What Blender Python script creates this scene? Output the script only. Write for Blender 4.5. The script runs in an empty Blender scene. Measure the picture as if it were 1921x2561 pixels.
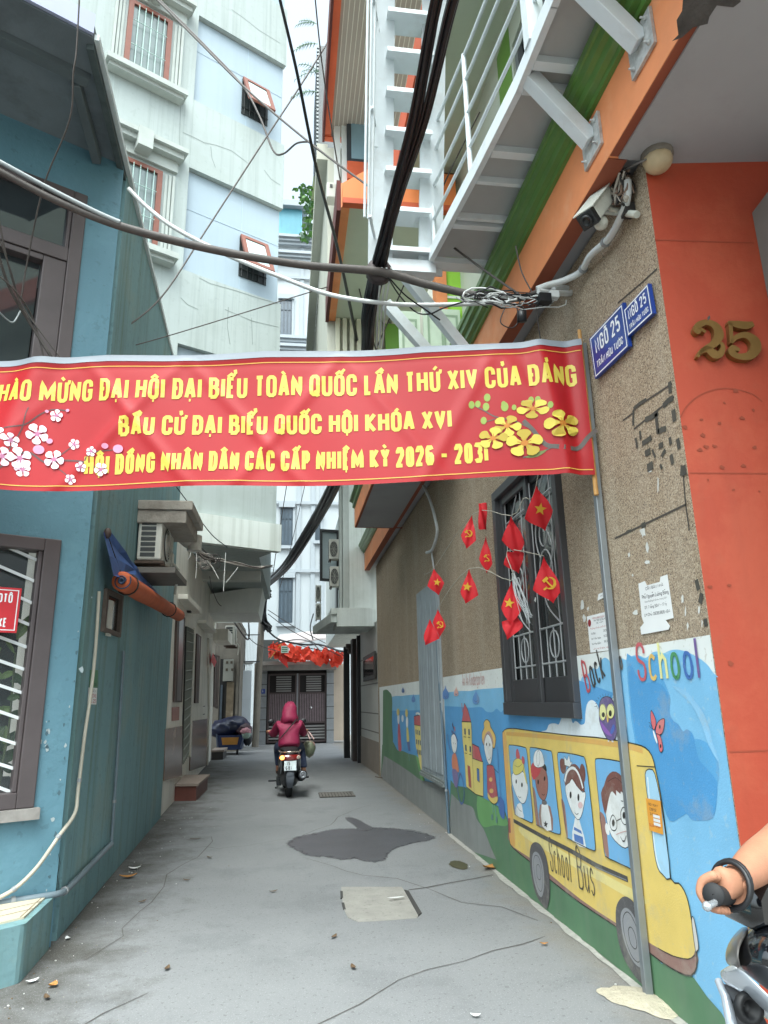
import bpy, bmesh, math, random, unicodedata
import numpy as np
from mathutils import Vector, Matrix
random.seed(11)
R = math.radians
SC = bpy.context.scene
COL = SC.collection

# ------------------------------------------------------------------ camera
F, PX, PY = 1735.0, 960.5, 1280.5          # focal length and centre of the 1921 x 2561 photograph
_up = np.array([834 - PX, -5121 - PY, F]); _up /= np.linalg.norm(_up)
_fw = np.array([718 - PX, 1755 - PY, F]); _fw -= _up * _fw.dot(_up); _fw /= np.linalg.norm(_fw)
_rt = np.cross(_fw, _up)
if _rt[0] < 0: _rt = -_rt
MW = np.array([_rt, _fw, _up])
EYE = np.array([0, 0, 1.5])
cam = bpy.data.objects.new('camera', bpy.data.cameras.new('camera'))
COL.objects.link(cam)
rot = Matrix((MW[:, 0], -MW[:, 1], -MW[:, 2])).transposed().to_4x4()
cam.matrix_world = Matrix.Translation(EYE) @ rot
cam.data.sensor_fit = 'VERTICAL'; cam.data.sensor_height = 24.0
cam.data.lens = F / 2561 * 24.0
cam.data.clip_start = 0.02; cam.data.clip_end = 500
SC.camera = cam

# ------------------------------------------------------------------ sky, sun, exposure
SUN_EL, SUN_AZ = 62, 195
w = bpy.data.worlds.new('World'); SC.world = w; w.use_nodes = True
nt = w.node_tree
bg = nt.nodes['Background']
sky = nt.nodes.new('ShaderNodeTexSky'); sky.sky_type = 'NISHITA'; sky.sun_disc = False
sky.sun_elevation = R(SUN_EL); sky.sun_rotation = R(SUN_AZ)
sky.air_density = 1.0; sky.dust_density = 6.0; sky.ozone_density = 1.0
hs = nt.nodes.new('ShaderNodeHueSaturation'); hs.inputs['Saturation'].default_value = .34; hs.inputs['Value'].default_value = 1.5   # an overcast sky is nearly white
nt.links.new(sky.outputs[0], hs.inputs['Color']); tn = nt.nodes.new('ShaderNodeMix'); tn.data_type = 'RGBA'; tn.blend_type = 'MULTIPLY'; tn.inputs[0].default_value = 1; tn.inputs[7].default_value = (.88, .99, 1, 1)
nt.links.new(hs.outputs[0], tn.inputs[6]); nt.links.new(tn.outputs[2], bg.inputs[0]); bg.inputs[1].default_value = 0.15
sl = bpy.data.lights.new('sun', 'SUN'); sl.energy = .5; sl.angle = R(60); sl.color = (1.0, 0.97, 0.92)
sun = bpy.data.objects.new('sun', sl); COL.objects.link(sun)
_sd = Vector((math.sin(R(SUN_AZ)) * math.cos(R(SUN_EL)), math.cos(R(SUN_AZ)) * math.cos(R(SUN_EL)), math.sin(R(SUN_EL))))
sun.rotation_euler = _sd.to_track_quat('Z', 'Y').to_euler(); sun.location = (0, 0, 40)
SC.view_settings.view_transform = 'Standard'; SC.view_settings.look = 'None'
SC.view_settings.gamma = 1; SC.view_settings.use_curve_mapping = False
SC.view_settings.exposure = 1.25
SC.cycles.max_bounces = 8; SC.cycles.diffuse_bounces = 5; SC.cycles.use_denoising = True

# ------------------------------------------------------------------ photo pixel -> point on a real plane
def ray(x, y): return MW @ np.array([(x - PX) / F, (y - PY) / F, 1.0])
def onpl(x, y, n, p):
    d = ray(x, y); n = np.asarray(n, float)
    return Vector(EYE + d * ((np.asarray(p, float) - EYE).dot(n) / d.dot(n)))
def at(x, y, Y): return onpl(x, y, (0, 1, 0), (0, Y, 0))
def gr(x, y, z=0.0): return onpl(x, y, (0, 0, 1), (0, 0, z))
def proj(P):
    c = MW.T @ (np.array(P, float) - EYE)
    return PX + F * c[0] / c[2], PY + F * c[1] / c[2], c[2]
XR = 1.90                                   # the pebble wall on the right stands on the plane x = 1.90
def rw(x, y, off=0.0):
    p = onpl(x, y, (1, 0, 0), (XR, 0, 0)); p.x -= off; return p
def lw(x, y, off=0.0):                      # alley side of the teal house
    n = Vector((1, .038, 0)).normalized()
    p = onpl(x, y, n, (-1.5, 5.6, 0)); return p + n * off
DF = Vector((.874, .486, 0)).normalized(); NF = Vector((DF.y, -DF.x, 0)); CT = Vector((-1.489, 5.31, 0))
def tf(x, y, off=0.0): return onpl(x, y, NF, CT) + NF * off          # front of the teal house
CWH = Vector((-0.351, 13.285, 0))
def wf(x, y, off=0.0): return onpl(x, y, NF, CWH) + NF * off         # front of the tall white house
NQ = Vector((1, .034, 0)).normalized(); CQ = Vector((-1.71, 10.7, 0))
def qw(x, y, off=0.0): return onpl(x, y, NQ, CQ) + NQ * off          # white ground floor along the alley
NO = Vector((-.139, -.99, 0)).normalized(); CO = Vector((1.9, 2.957, 0))
def ow(x, y, off=0.0): return onpl(x, y, NO, CO) + NO * off          # orange pillar face

# ------------------------------------------------------------------ materials
def lin(c):
    if isinstance(c, str):
        c = tuple(int(c[i:i + 2], 16) / 255 for i in (0, 2, 4))
        return tuple(v / 12.92 if v < .04045 else ((v + .055) / 1.055) ** 2.4 for v in c)
    return c
MATS = {}
def mat(name, col, rough=.7, metal=0.0, var=.12, vs=2.0, bump=.0, bs=60.0, streak=0.0, scol=None, ss=(5, 5, .5), speck=0.0, pcol=(.1, .1, .1), ps=40.0,
        emit=0, alpha=1, trans=0, spec=.5, cells=None, coat=0, patch=0, patchcol=None, pscale=.8):
    if name in MATS: return MATS[name]
    col = lin(col)
    m = bpy.data.materials.new(name); m.use_nodes = True; MATS[name] = m
    n = m.node_tree; L = n.links.new; bs_ = n.nodes['Principled BSDF']
    bs_.inputs['Roughness'].default_value = rough; bs_.inputs['Metallic'].default_value = metal
    bs_.inputs['Specular IOR Level'].default_value = spec
    bs_.inputs['Coat Weight'].default_value = coat
    tc = n.nodes.new('ShaderNodeTexCoord'); src = tc.outputs['Object']
    def noise(scale, det=5, vec=None, rough_=.6):
        t = n.nodes.new('ShaderNodeTexNoise'); t.inputs['Scale'].default_value = scale; t.inputs['Detail'].default_value = det
        t.inputs['Roughness'].default_value = rough_
        L(vec or src, t.inputs['Vector']); return t.outputs['Fac']
    def ramp(fac, a, b):
        r = n.nodes.new('ShaderNodeMapRange'); r.inputs[1].default_value = a; r.inputs[2].default_value = b; r.clamp = True
        L(fac, r.inputs[0]); return r.outputs[0]
    def mix(fac, a, b):
        x = n.nodes.new('ShaderNodeMix'); x.data_type = 'RGBA'
        for s, v in ((0, fac), (6, a), (7, b)):
            if isinstance(v, (tuple, list)): x.inputs[s].default_value = (*v[:3], 1)
            elif isinstance(v, float): x.inputs[s].default_value = v
            else: L(v, x.inputs[s])
        return x.outputs[2]
    lo = tuple(max(0, c * (1 - var)) for c in col); hi = tuple(min(1, c * (1 + var)) for c in col)
    out = mix(ramp(noise(vs), .3, .7), lo, hi)
    if cells:
        for sc_, thr, cc in cells:
            v = n.nodes.new('ShaderNodeTexVoronoi'); v.inputs['Scale'].default_value = sc_; L(src, v.inputs['Vector'])
            sep = n.nodes.new('ShaderNodeSeparateColor'); L(v.outputs['Color'], sep.inputs[0])
            out = mix(ramp(sep.outputs[0], thr, thr + .02), out, lin(cc))
    if patch:
        out = mix(math_mul(n, L, ramp(noise(pscale, 8, None, .7), .52, .62), patch), out, lin(patchcol))
    if streak:
        mp = n.nodes.new('ShaderNodeMapping'); mp.inputs['Scale'].default_value = ss; L(src, mp.inputs['Vector'])
        f = ramp(noise(1.0, 6, mp.outputs[0], .65), .48, .75)
        out = mix(math_mul(n, L, f, streak), out, lin(scol or (.1, .1, .09)))
    if speck:
        f = ramp(noise(ps, 2), .62, .68)
        out = mix(math_mul(n, L, f, speck), out, lin(pcol))
    L(out, bs_.inputs['Base Color'])
    if bump:
        b = n.nodes.new('ShaderNodeBump'); b.inputs['Strength'].default_value = bump; b.inputs['Distance'].default_value = .02
        L(noise(bs, 4), b.inputs['Height']); L(b.outputs[0], bs_.inputs['Normal'])
    if emit:
        bs_.inputs['Emission Color'].default_value = (*col, 1); bs_.inputs['Emission Strength'].default_value = emit
    if trans:
        bs_.inputs['Transmission Weight'].default_value = trans
    if alpha < 1:
        bs_.inputs['Alpha'].default_value = alpha
    return m
def math_mul(n, L, a, k):
    x = n.nodes.new('ShaderNodeMath'); x.operation = 'MULTIPLY'; x.inputs[1].default_value = k; L(a, x.inputs[0]); return x.outputs[0]
def plain(name, col, rough=.6, var=.05, **k): return mat(name, col, rough, var=var, vs=k.pop('vs', 8.0), **k)

# ------------------------------------------------------------------ mesh builder
V = Vector
class B:
    def __init__(s): s.v = []; s.f = []; s.mi = []; s.sm = []
    def add(s, vs, fs, mi=0, smooth=False):
        o = len(s.v); s.v += [V(p) for p in vs]
        for f in fs: s.f.append([o + i for i in f]); s.mi.append(mi); s.sm.append(smooth)
    def obox(s, o, U, W, H, mi=0):
        o, U, W, H = V(o), V(U), V(W), V(H)
        s.add([o, o + U, o + U + W, o + W, o + H, o + U + H, o + U + W + H, o + W + H],
              [(0, 3, 2, 1), (4, 5, 6, 7), (0, 1, 5, 4), (1, 2, 6, 5), (2, 3, 7, 6), (3, 0, 4, 7)], mi)
    def box(s, x0, x1, y0, y1, z0, z1, mi=0): s.obox((x0, y0, z0), (x1 - x0, 0, 0), (0, y1 - y0, 0), (0, 0, z1 - z0), mi)
    def poly(s, pts, mi=0): s.add(pts, [list(range(len(pts)))], mi)
    def prism(s, pts, ext, mi=0, smooth=False):
        ext = V(ext); n = len(pts); a = [V(p) for p in pts]
        s.add(a + [p + ext for p in a], [list(range(n))[::-1], list(range(n, 2 * n))], mi)
        s.add(a + [p + ext for p in a], [(i, (i + 1) % n, n + (i + 1) % n, n + i) for i in range(n)], mi, smooth)
    def tube(s, pts, r, n=8, mi=0, cap=True, flat=1.0):
        pts = [V(p) for p in pts]; k = len(pts)
        rs = [r] * k if not isinstance(r, (list, tuple)) else list(np.interp(np.linspace(0, 1, k), np.linspace(0, 1, len(r)), r))
        tg = [(pts[min(i + 1, k - 1)] - pts[max(i - 1, 0)]).normalized() for i in range(k)]
        up = V((0, 0, 1)) if abs(tg[0].z) < .9 else V((1, 0, 0))
        a = tg[0].cross(up).normalized(); vs = []; fs = []
        for i in range(k):
            a = (a - tg[i] * a.dot(tg[i]))
            if a.length < 1e-6: a = tg[i].orthogonal()
            a.normalize(); b = tg[i].cross(a)
            for j in range(n):
                t = 2 * math.pi * j / n
                vs.append(pts[i] + (a * math.cos(t) + b * math.sin(t) * flat) * rs[i])
        for i in range(k - 1):
            for j in range(n):
                fs.append((i * n + j, i * n + (j + 1) % n, (i + 1) * n + (j + 1) % n, (i + 1) * n + j))
        s.add(vs, fs, mi, True)
        if cap: s.add(vs[:n], [list(range(n))[::-1]], mi); s.add(vs[-n:], [list(range(n))], mi)
    def bar(s, a, b, w, h, mi=0, up=(0, 0, 1)):
        a, b = V(a), V(b); t = (b - a).normalized(); u = t.cross(V(up))
        if u.length < 1e-5: u = t.orthogonal()
        u.normalize(); q = u.cross(t)
        s.obox(a - u * w / 2 - q * h / 2, b - a, u * w, q * h, mi)
    def ball(s, c, r, mi=0, seg=12, rings=8, fn=None):
        c = V(c); r = r if isinstance(r, (list, tuple)) else (r, r, r); vs = []; fs = []
        for i in range(rings + 1):
            th = math.pi * i / rings
            for j in range(seg):
                ph = 2 * math.pi * j / seg
                d = V((math.sin(th) * math.cos(ph), math.sin(th) * math.sin(ph), math.cos(th)))
                k = fn(d) if fn else 1
                vs.append(c + V((d.x * r[0], d.y * r[1], d.z * r[2])) * k)
        for i in range(rings):
            for j in range(seg):
                fs.append((i * seg + j, i * seg + (j + 1) % seg, (i + 1) * seg + (j + 1) % seg, (i + 1) * seg + j))
        s.add(vs, fs, mi, True)
    def lathe(s, c, ax, prof, n=20, mi=0, smooth=True):
        c, ax = V(c), V(ax).normalized(); a = ax.orthogonal().normalized(); b = ax.cross(a); vs = []; fs = []
        for (h, r) in prof:
            for j in range(n):
                t = 2 * math.pi * j / n; vs.append(c + ax * h + (a * math.cos(t) + b * math.sin(t)) * r)
        for i in range(len(prof) - 1):
            for j in range(n): fs.append((i * n + j, i * n + (j + 1) % n, (i + 1) * n + (j + 1) % n, (i + 1) * n + j))
        s.add(vs, fs, mi, smooth)
    def loft(s, rings, mi=0, cap=True, smooth=True):
        n = len(rings[0]); vs = [V(p) for r in rings for p in r]; fs = []
        for i in range(len(rings) - 1):
            for j in range(n): fs.append((i * n + j, i * n + (j + 1) % n, (i + 1) * n + (j + 1) % n, (i + 1) * n + j))
        s.add(vs, fs, mi, smooth)
        if cap: s.add(rings[0], [list(range(n))[::-1]], mi, smooth); s.add(rings[-1], [list(range(n))], mi, smooth)
    def build(s, name, mats, parent=None, bevel=0, sub=0, merge=False, fix=True):
        me = bpy.data.meshes.new(name)
        base = V((0, 0, 0))
        q = parent
        while q is not None: base += q.location; q = q.parent
        me.from_pydata([p - base for p in s.v], [], s.f)
        for m in (mats if isinstance(mats, (list, tuple)) else [mats]): me.materials.append(m)
        me.polygons.foreach_set('material_index', s.mi); me.polygons.foreach_set('use_smooth', s.sm)
        if fix or merge:
            bm = bmesh.new(); bm.from_mesh(me)
            if merge: bmesh.ops.remove_doubles(bm, verts=bm.verts, dist=1e-5)
            bmesh.ops.recalc_face_normals(bm, faces=bm.faces); bm.to_mesh(me); bm.free()
        me.update()
        o = bpy.data.objects.new(name, me); COL.objects.link(o)
        if parent is not None: o.parent = parent
        if bevel:
            md = o.modifiers.new('bevel', 'BEVEL'); md.width = bevel; md.segments = 2; md.limit_method = 'ANGLE'; md.angle_limit = R(40)
        if sub:
            md = o.modifiers.new('sub', 'SUBSURF'); md.levels = sub; md.render_levels = sub
        return o

def thing(name, label, cat, loc=(0, 0, 0), group=None):
    o = bpy.data.objects.new(name, None); COL.objects.link(o); o.location = V(loc); o.empty_display_size = .1
    return tag(o, label, cat, group)
def tag(o, label, cat, group=None):
    o['label'] = label; o['category'] = cat
    if group: o['group'] = group
    return o
def struct(o, kind='structure'): o['kind'] = kind; return o
def copy_tree(o, parent=None):
    c = o.copy(); COL.objects.link(c)
    if parent is not None: c.parent = parent
    for ch in list(o.children): copy_tree(ch, c)
    return c
def smooth(pts, closed=False, k=4):
    pts = [V(p) for p in pts]; n = len(pts); out = []
    rng = range(n if closed else n - 1)
    for i in rng:
        if closed: a, b, c, d = pts[i - 1], pts[i], pts[(i + 1) % n], pts[(i + 2) % n]
        else: a, b, c, d = pts[max(i - 1, 0)], pts[i], pts[i + 1], pts[min(i + 2, n - 1)]
        for j in range(k):
            t = j / k
            out.append(.5 * ((2 * b) + (c - a) * t + (2 * a - 5 * b + 4 * c - d) * t * t + (3 * b - a - 3 * c + d) * t ** 3))
    if not closed: out.append(pts[-1])
    return out
def ribbon(pts, w, nrm, closed=False):
    """mitred flat band along pts, lying square to nrm: returns quads"""
    pts = [V(p) for p in pts]; n = len(pts); nrm = V(nrm); L, Rr = [], []
    ws = w if isinstance(w, (list, tuple)) else [w] * n
    for i in range(n):
        p = pts[i]
        a = (p - pts[i - 1]).normalized() if (i > 0 or closed) else None
        b = (pts[(i + 1) % n] - p).normalized() if (i < n - 1 or closed) else None
        a = a or b; b = b or a
        na, nb = nrm.cross(a).normalized(), nrm.cross(b).normalized()
        m = (na + nb)
        if m.length < .2: m = na.copy()
        m.normalize(); c_ = m.dot(na); k = 1 / c_ if c_ > .6 else 1.15
        L.append(p + m * ws[i] / 2 * k); Rr.append(p - m * ws[i] / 2 * k)
    q = []
    for i in range(n if closed else n - 1):
        j = (i + 1) % n; q.append([L[i], L[j], Rr[j], Rr[i]])
    return q
def wire(pts, r, n=6, k=5): return smooth([at(*p) for p in pts], False, k)
def pxr(p, wpx):                            # half-width in metres of something wpx wide on the photograph at point p
    return wpx / 2 / F * proj(p)[2]

# ------------------------------------------------------------------ stroke lettering
def _arc(cx, cy, rx, ry, a0, a1, n=8): return [(cx + rx * math.cos(R(a0 + (a1 - a0) * i / n)), cy + ry * math.sin(R(a0 + (a1 - a0) * i / n))) for i in range(n + 1)]
_O = [(.3, 0), (.7, 0), (.93, .07), (1, .2), (1, .8), (.93, .93), (.7, 1), (.3, 1), (.07, .93), (0, .8), (0, .2), (.07, .07), (.3, 0)]
_C = [(1, .66), (1, .8), (.93, .93), (.7, 1), (.3, 1), (.07, .93), (0, .8), (0, .2), (.07, .07), (.3, 0), (.7, 0), (.93, .07), (1, .2), (1, .34)]
_D = [(0, 0), (0, 1), (.6, 1), (.9, .9), (1, .72), (1, .28), (.9, .1), (.6, 0), (0, 0)]
GL = {
 'A': (1.0, [[(0, 0), (.44, 1), (.56, 1), (1, 0)], [(.2, .28), (.8, .28)]]),
 'B': (.95, [[(0, 0), (0, 1), (.62, 1), (.9, .9), (.9, .65), (.62, .54), (0, .54)], [(.62, .54), (1, .4), (1, .14), (.7, 0), (0, 0)]]),
 'C': (.95, [_C]), 'D': (.95, [_D]), 'Đ': (.95, [_D, [(-.25, .52), (.45, .52)]]),
 'E': (.75, [[(1, 1), (0, 1), (0, 0), (1, 0)], [(0, .53), (.85, .53)]]),
 'F': (.75, [[(1, 1), (0, 1), (0, 0)], [(0, .53), (.85, .53)]]),
 'G': (.95, [[(1, .7), (1, .8), (.93, .93), (.7, 1), (.3, 1), (.07, .93), (0, .8), (0, .2), (.07, .07), (.3, 0), (.7, 0), (1, .1), (1, .48), (.55, .48)]]),
 'H': (1.0, [[(0, 0), (0, 1)], [(1, 0), (1, 1)], [(0, .53), (1, .53)]]), 'I': (0.0, [[(0, 0), (0, 1)]]),
 'K': (1.0, [[(0, 0), (0, 1)], [(1, 1), (.12, .5), (1, 0)]]), 'L': (.72, [[(0, 1), (0, 0), (1, 0)]]),
 'M': (1.35, [[(0, 0), (0, 1), (.5, .15), (1, 1), (1, 0)]]), 'N': (1.0, [[(0, 0), (0, 1), (1, 0), (1, 1)]]),
 'O': (.95, [_O]), 'P': (.9, [[(0, 0), (0, 1), (.65, 1), (1, .88), (1, .58), (.65, .46), (0, .46)]]),
 'Q': (.95, [_O, [(.6, .22), (1.05, -.1)]]),
 'R': (.95, [[(0, 0), (0, 1), (.65, 1), (1, .88), (1, .62), (.65, .5), (0, .5)], [(.55, .5), (1, 0)]]),
 'S': (.9, [[(1, .74), (1, .85), (.75, 1), (.25, 1), (0, .86), (0, .66), (.2, .55), (.8, .45), (1, .33), (1, .14), (.75, 0), (.25, 0), (0, .15), (0, .27)]]),
 'T': (.9, [[(0, 1), (1, 1)], [(.5, 1), (.5, 0)]]), 'U': (.95, [[(0, 1), (0, .2), (.07, .07), (.3, 0), (.7, 0), (.93, .07), (1, .2), (1, 1)]]),
 'V': (1.0, [[(0, 1), (.5, 0), (1, 1)]]), 'X': (1.0, [[(0, 0), (1, 1)], [(0, 1), (1, 0)]]), 'Y': (1.0, [[(0, 1), (.5, .45), (1, 1)], [(.5, .45), (.5, 0)]]),
 '0': (.9, [_O]), '1': (.4, [[(0, .8), (1, 1), (1, 0)]]), '2': (.9, [[(0, .74), (0, .86), (.25, 1), (.75, 1), (1, .86), (1, .64), (0, .05), (0, 0), (1, 0)]]),
 '3': (.9, [[(0, .85), (.25, 1), (.75, 1), (1, .85), (1, .65), (.7, .53), (.35, .53)], [(.7, .53), (1, .38), (1, .15), (.75, 0), (.25, 0), (0, .15)]]),
 '4': (.95, [[(.75, 0), (.75, 1), (0, .3), (1, .3)]]), '5': (.9, [[(.95, 1), (.08, 1), (.03, .56), (.7, .6), (1, .45), (1, .15), (.75, 0), (.25, 0), (0, .15)]]),
 '6': (.9, [[(1, .85), (.75, 1), (.25, 1), (0, .85), (0, .15), (.25, 0), (.75, 0), (1, .15), (1, .42), (.75, .55), (.25, .55), (0, .42)]]),
 '8': (.9, [[(.3, .54), (0, .68), (0, .87), (.25, 1), (.75, 1), (1, .87), (1, .68), (.7, .54), (.3, .54), (0, .4), (0, .14), (.25, 0), (.75, 0), (1, .14), (1, .4), (.7, .54)]]),
 '7': (.85, [[(0, 1), (1, 1), (.35, 0)]]), '9': (.9, [[(0, .15), (.25, 0), (.75, 0), (1, .15), (1, .85), (.75, 1), (.25, 1), (0, .85), (0, .58), (.25, .45), (.75, .45), (1, .58)]]),
 '-': (.9, [[(-.1, .45), (1.1, .45)]]), '.': (0, [[(0, 0), (0, .07)]]), ':': (0, [[(0, .1), (0, .2)], [(0, .5), (0, .6)]]),
 'a': (.8, [[(1, .62), (1, 0)], [(1, .5), (.6, .65), (.15, .58), (0, .3), (.15, .05), (.6, 0), (1, .15)]]), 'c': (.75, [[(1, .55), (.6, .65), (.15, .58), (0, .3), (.15, .05), (.6, 0), (1, .1)]]),
 'e': (.8, [[(0, .33), (1, .36), (.9, .55), (.5, .65), (.1, .55), (0, .3), (.15, .05), (.6, 0), (1, .12)]]), 'g': (.8, [[(1, .62), (1, -.15), (.6, -.3), (.05, -.2)], [(1, .5), (.6, .65), (.15, .58), (0, .3), (.15, .05), (.6, 0), (1, .15)]]),
 'd': (.8, [[(1, 1), (1, 0)], [(1, .5), (.6, .65), (.15, .58), (0, .3), (.15, .05), (.6, 0), (1, .15)]]),
 'h': (.75, [[(0, 1), (0, 0)], [(0, .45), (.5, .65), (.95, .5), (1, 0)]]), 'i': (0, [[(0, .62), (0, 0)], [(0, .82), (0, .92)]]), 'k': (.75, [[(0, 1), (0, 0)], [(.95, .65), (.05, .3), (1, 0)]]),
 'l': (0.1, [[(0, 1), (0, .1), (1, 0)]]), 'n': (.75, [[(0, .62), (0, 0)], [(0, .45), (.5, .65), (.95, .5), (1, 0)]]),
 'o': (.8, [[(.5, 0), (.85, .08), (1, .3), (.85, .57), (.5, .65), (.15, .57), (0, .3), (.15, .08), (.5, 0)]]), 'p': (.8, [[(0, .62), (0, -.3)], [(0, .5), (.4, .65), (.85, .58), (1, .3), (.85, .05), (.4, 0), (0, .15)]]),
 'r': (.5, [[(0, .62), (0, 0)], [(0, .4), (.5, .62), (1, .6)]]), 's': (.65, [[(1, .52), (.5, .65), (.05, .52), (.2, .36), (.85, .27), (.95, .1), (.5, 0), (0, .1)]]),
 't': (.5, [[(.4, .95), (.4, .1), (1, 0)], [(0, .65), (1, .65)]]), 'u': (.75, [[(0, .62), (.05, .12), (.5, 0), (1, .2)], [(1, .62), (1, 0)]]), 'y': (.75, [[(0, .62), (.5, .05)], [(1, .62), (.3, -.3)]]),
 '²': (.4, [[(0, .85), (.5, 1), (1, .85), (0, .6), (1, .6)]]),
}
DIA = {'\u0302': [[(.08, 1.12), (.5, 1.27), (.92, 1.12)]], '\u0301': [[(.4, 1.12), (.75, 1.3)]], '\u0300': [[(.6, 1.12), (.25, 1.3)]], '\u0309': [[(.4, 1.3), (.62, 1.32), (.66, 1.22), (.48, 1.14)]],
       '\u0303': [[(.1, 1.14), (.32, 1.24), (.6, 1.14), (.9, 1.24)]], '\u0323': [[(.4, -.17), (.6, -.17)]], '\u031b': [[(1.0, .93), (1.22, .98), (1.28, 1.14)]], '\u0306': [[(.1, 1.25), (.5, 1.12), (.9, 1.25)]]}
def glyphs(text, size, wid, th, gap):
    """strokes of a line of text: [(polyline in metres, thickness)], total width"""
    x = 0; out = []
    for ch in text:
        if ch == ' ': x += wid * .5; continue
        dec = unicodedata.normalize('NFD', ch); base = dec[0]; marks = dec[1:]
        if base not in GL: base = base.upper()
        if base not in GL: x += wid * .5; continue
        gw, strokes = GL[base]; cw = gw * wid
        iw, ih = max(cw - th, 0), size - th
        f = lambda p: (x + th / 2 + p[0] * iw, th / 2 + p[1] * ih)
        for st in strokes: out.append(([f(p) for p in st], th))
        mw = max(iw, wid * .75); mx = x + th / 2 + iw / 2 - mw / 2
        circ = '\u0302' in marks
        for m in marks:
            for st in DIA.get(m, []):
                if m == '\u031b': pl_ = [(x + th / 2 + iw * min(p[0], 1) + (p[0] - 1) * wid * .9 if p[0] > 1 else x + th / 2 + iw, th / 2 + (p[1] - .02) * ih) for p in st]
                else:
                    dx, dy = (mw * .38, size * .09) if (circ and m != '\u0302' and m != '\u0323') else (0, 0)
                    pl_ = [(mx + p[0] * mw + dx, th / 2 + p[1] * ih + dy) for p in st]
                out.append((pl_, th * .75))
        x += (cw if gw else th) + gap
        if cw < th and gw: x += th - cw
    return out, x - gap
def fitw(text, size, th, gap, W):
    a, b_ = glyphs(text, size, .1, th, gap)[1], glyphs(text, size, .2, th, gap)[1]
    return max(th * 1.2, .1 + (W - a) / max(b_ - a, 1e-6) * .1) if b_ - a > 1e-5 else .1
def letter_mesh(b, text, org, U, Vv, nrm, size, wid, th, gap, mi=0, align='l', lift=.00012):
    st, W = glyphs(text, size, wid, th, gap)
    U, Vv, nrm = V(U).normalized(), V(Vv).normalized(), V(nrm).normalized()
    off = {'l': 0, 'c': -W / 2, 'r': -W}[align]
    for i, (pl_, t) in enumerate(st):
        closed = len(pl_) > 3 and (V((*pl_[0], 0)) - V((*pl_[-1], 0))).length < 1e-6
        pp = pl_[:-1] if closed else pl_
        pts = [V(org) + U * (p[0] + off) + Vv * p[1] + nrm * lift * (i % 4) for p in pp]
        for q in ribbon(pts, t, nrm, closed): b.poly(q, mi)
    return W

# ================================================================== SETTING: the alley floor
def ground_material():
    m = mat('alley_concrete', '808182', .85, var=.08, vs=.9, bump=.25, bs=160, speck=.5, pcol=(.09, .09, .09), ps=38, patch=.45, patchcol=(.155, .16, .165), pscale=1.3)
    n = m.node_tree; L = n.links.new; p = n.nodes['Principled BSDF']
    old = p.inputs['Base Color'].links[0].from_socket
    tc = n.nodes.new('ShaderNodeTexCoord'); sep = n.nodes.new('ShaderNodeSeparateXYZ'); L(tc.outputs['Object'], sep.inputs[0])
    no = n.nodes.new('ShaderNodeTexNoise'); no.inputs['Scale'].default_value = 2.2; no.inputs['Detail'].default_value = 9; no.inputs['Roughness'].default_value = .72
    L(tc.outputs['Object'], no.inputs['Vector'])
    def M(op, a, b):
        x = n.nodes.new('ShaderNodeMath'); x.operation = op
        for i, v in enumerate((a, b)):
            if isinstance(v, (int, float)): x.inputs[i].default_value = v
            else: L(v, x.inputs[i])
        return x.outputs[0]
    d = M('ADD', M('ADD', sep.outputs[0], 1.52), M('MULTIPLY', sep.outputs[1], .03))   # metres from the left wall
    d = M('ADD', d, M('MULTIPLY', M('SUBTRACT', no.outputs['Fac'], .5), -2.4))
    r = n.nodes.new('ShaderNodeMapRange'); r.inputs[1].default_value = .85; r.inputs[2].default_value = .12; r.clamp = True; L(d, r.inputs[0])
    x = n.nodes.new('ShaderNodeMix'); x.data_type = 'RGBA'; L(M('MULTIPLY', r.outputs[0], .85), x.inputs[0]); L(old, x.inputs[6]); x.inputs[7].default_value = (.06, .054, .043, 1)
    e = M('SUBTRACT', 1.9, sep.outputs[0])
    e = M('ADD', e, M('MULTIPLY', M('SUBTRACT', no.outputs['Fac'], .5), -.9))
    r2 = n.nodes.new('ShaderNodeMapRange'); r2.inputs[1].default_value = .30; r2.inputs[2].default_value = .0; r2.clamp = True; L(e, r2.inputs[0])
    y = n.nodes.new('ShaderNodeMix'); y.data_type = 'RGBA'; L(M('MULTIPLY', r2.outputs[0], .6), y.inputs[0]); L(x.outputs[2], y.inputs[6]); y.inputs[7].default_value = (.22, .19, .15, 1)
    # pale grit scattered in front
    no2 = n.nodes.new('ShaderNodeTexNoise'); no2.inputs['Scale'].default_value = 120; no2.inputs['Detail'].default_value = 3; L(tc.outputs['Object'], no2.inputs['Vector'])
    r3 = n.nodes.new('ShaderNodeMapRange'); r3.inputs[1].default_value = .60; r3.inputs[2].default_value = .66; r3.clamp = True; L(no2.outputs['Fac'], r3.inputs[0])
    z = n.nodes.new('ShaderNodeMix'); z.data_type = 'RGBA'; L(M('MULTIPLY', r3.outputs[0], .3), z.inputs[0]); L(y.outputs[2], z.inputs[6]); z.inputs[7].default_value = (.55, .55, .55, 1)
    L(z.outputs[2], p.inputs['Base Color'])
    return m
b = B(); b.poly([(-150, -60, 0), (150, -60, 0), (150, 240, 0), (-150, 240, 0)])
struct(b.build('ground', ground_material()))

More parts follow.
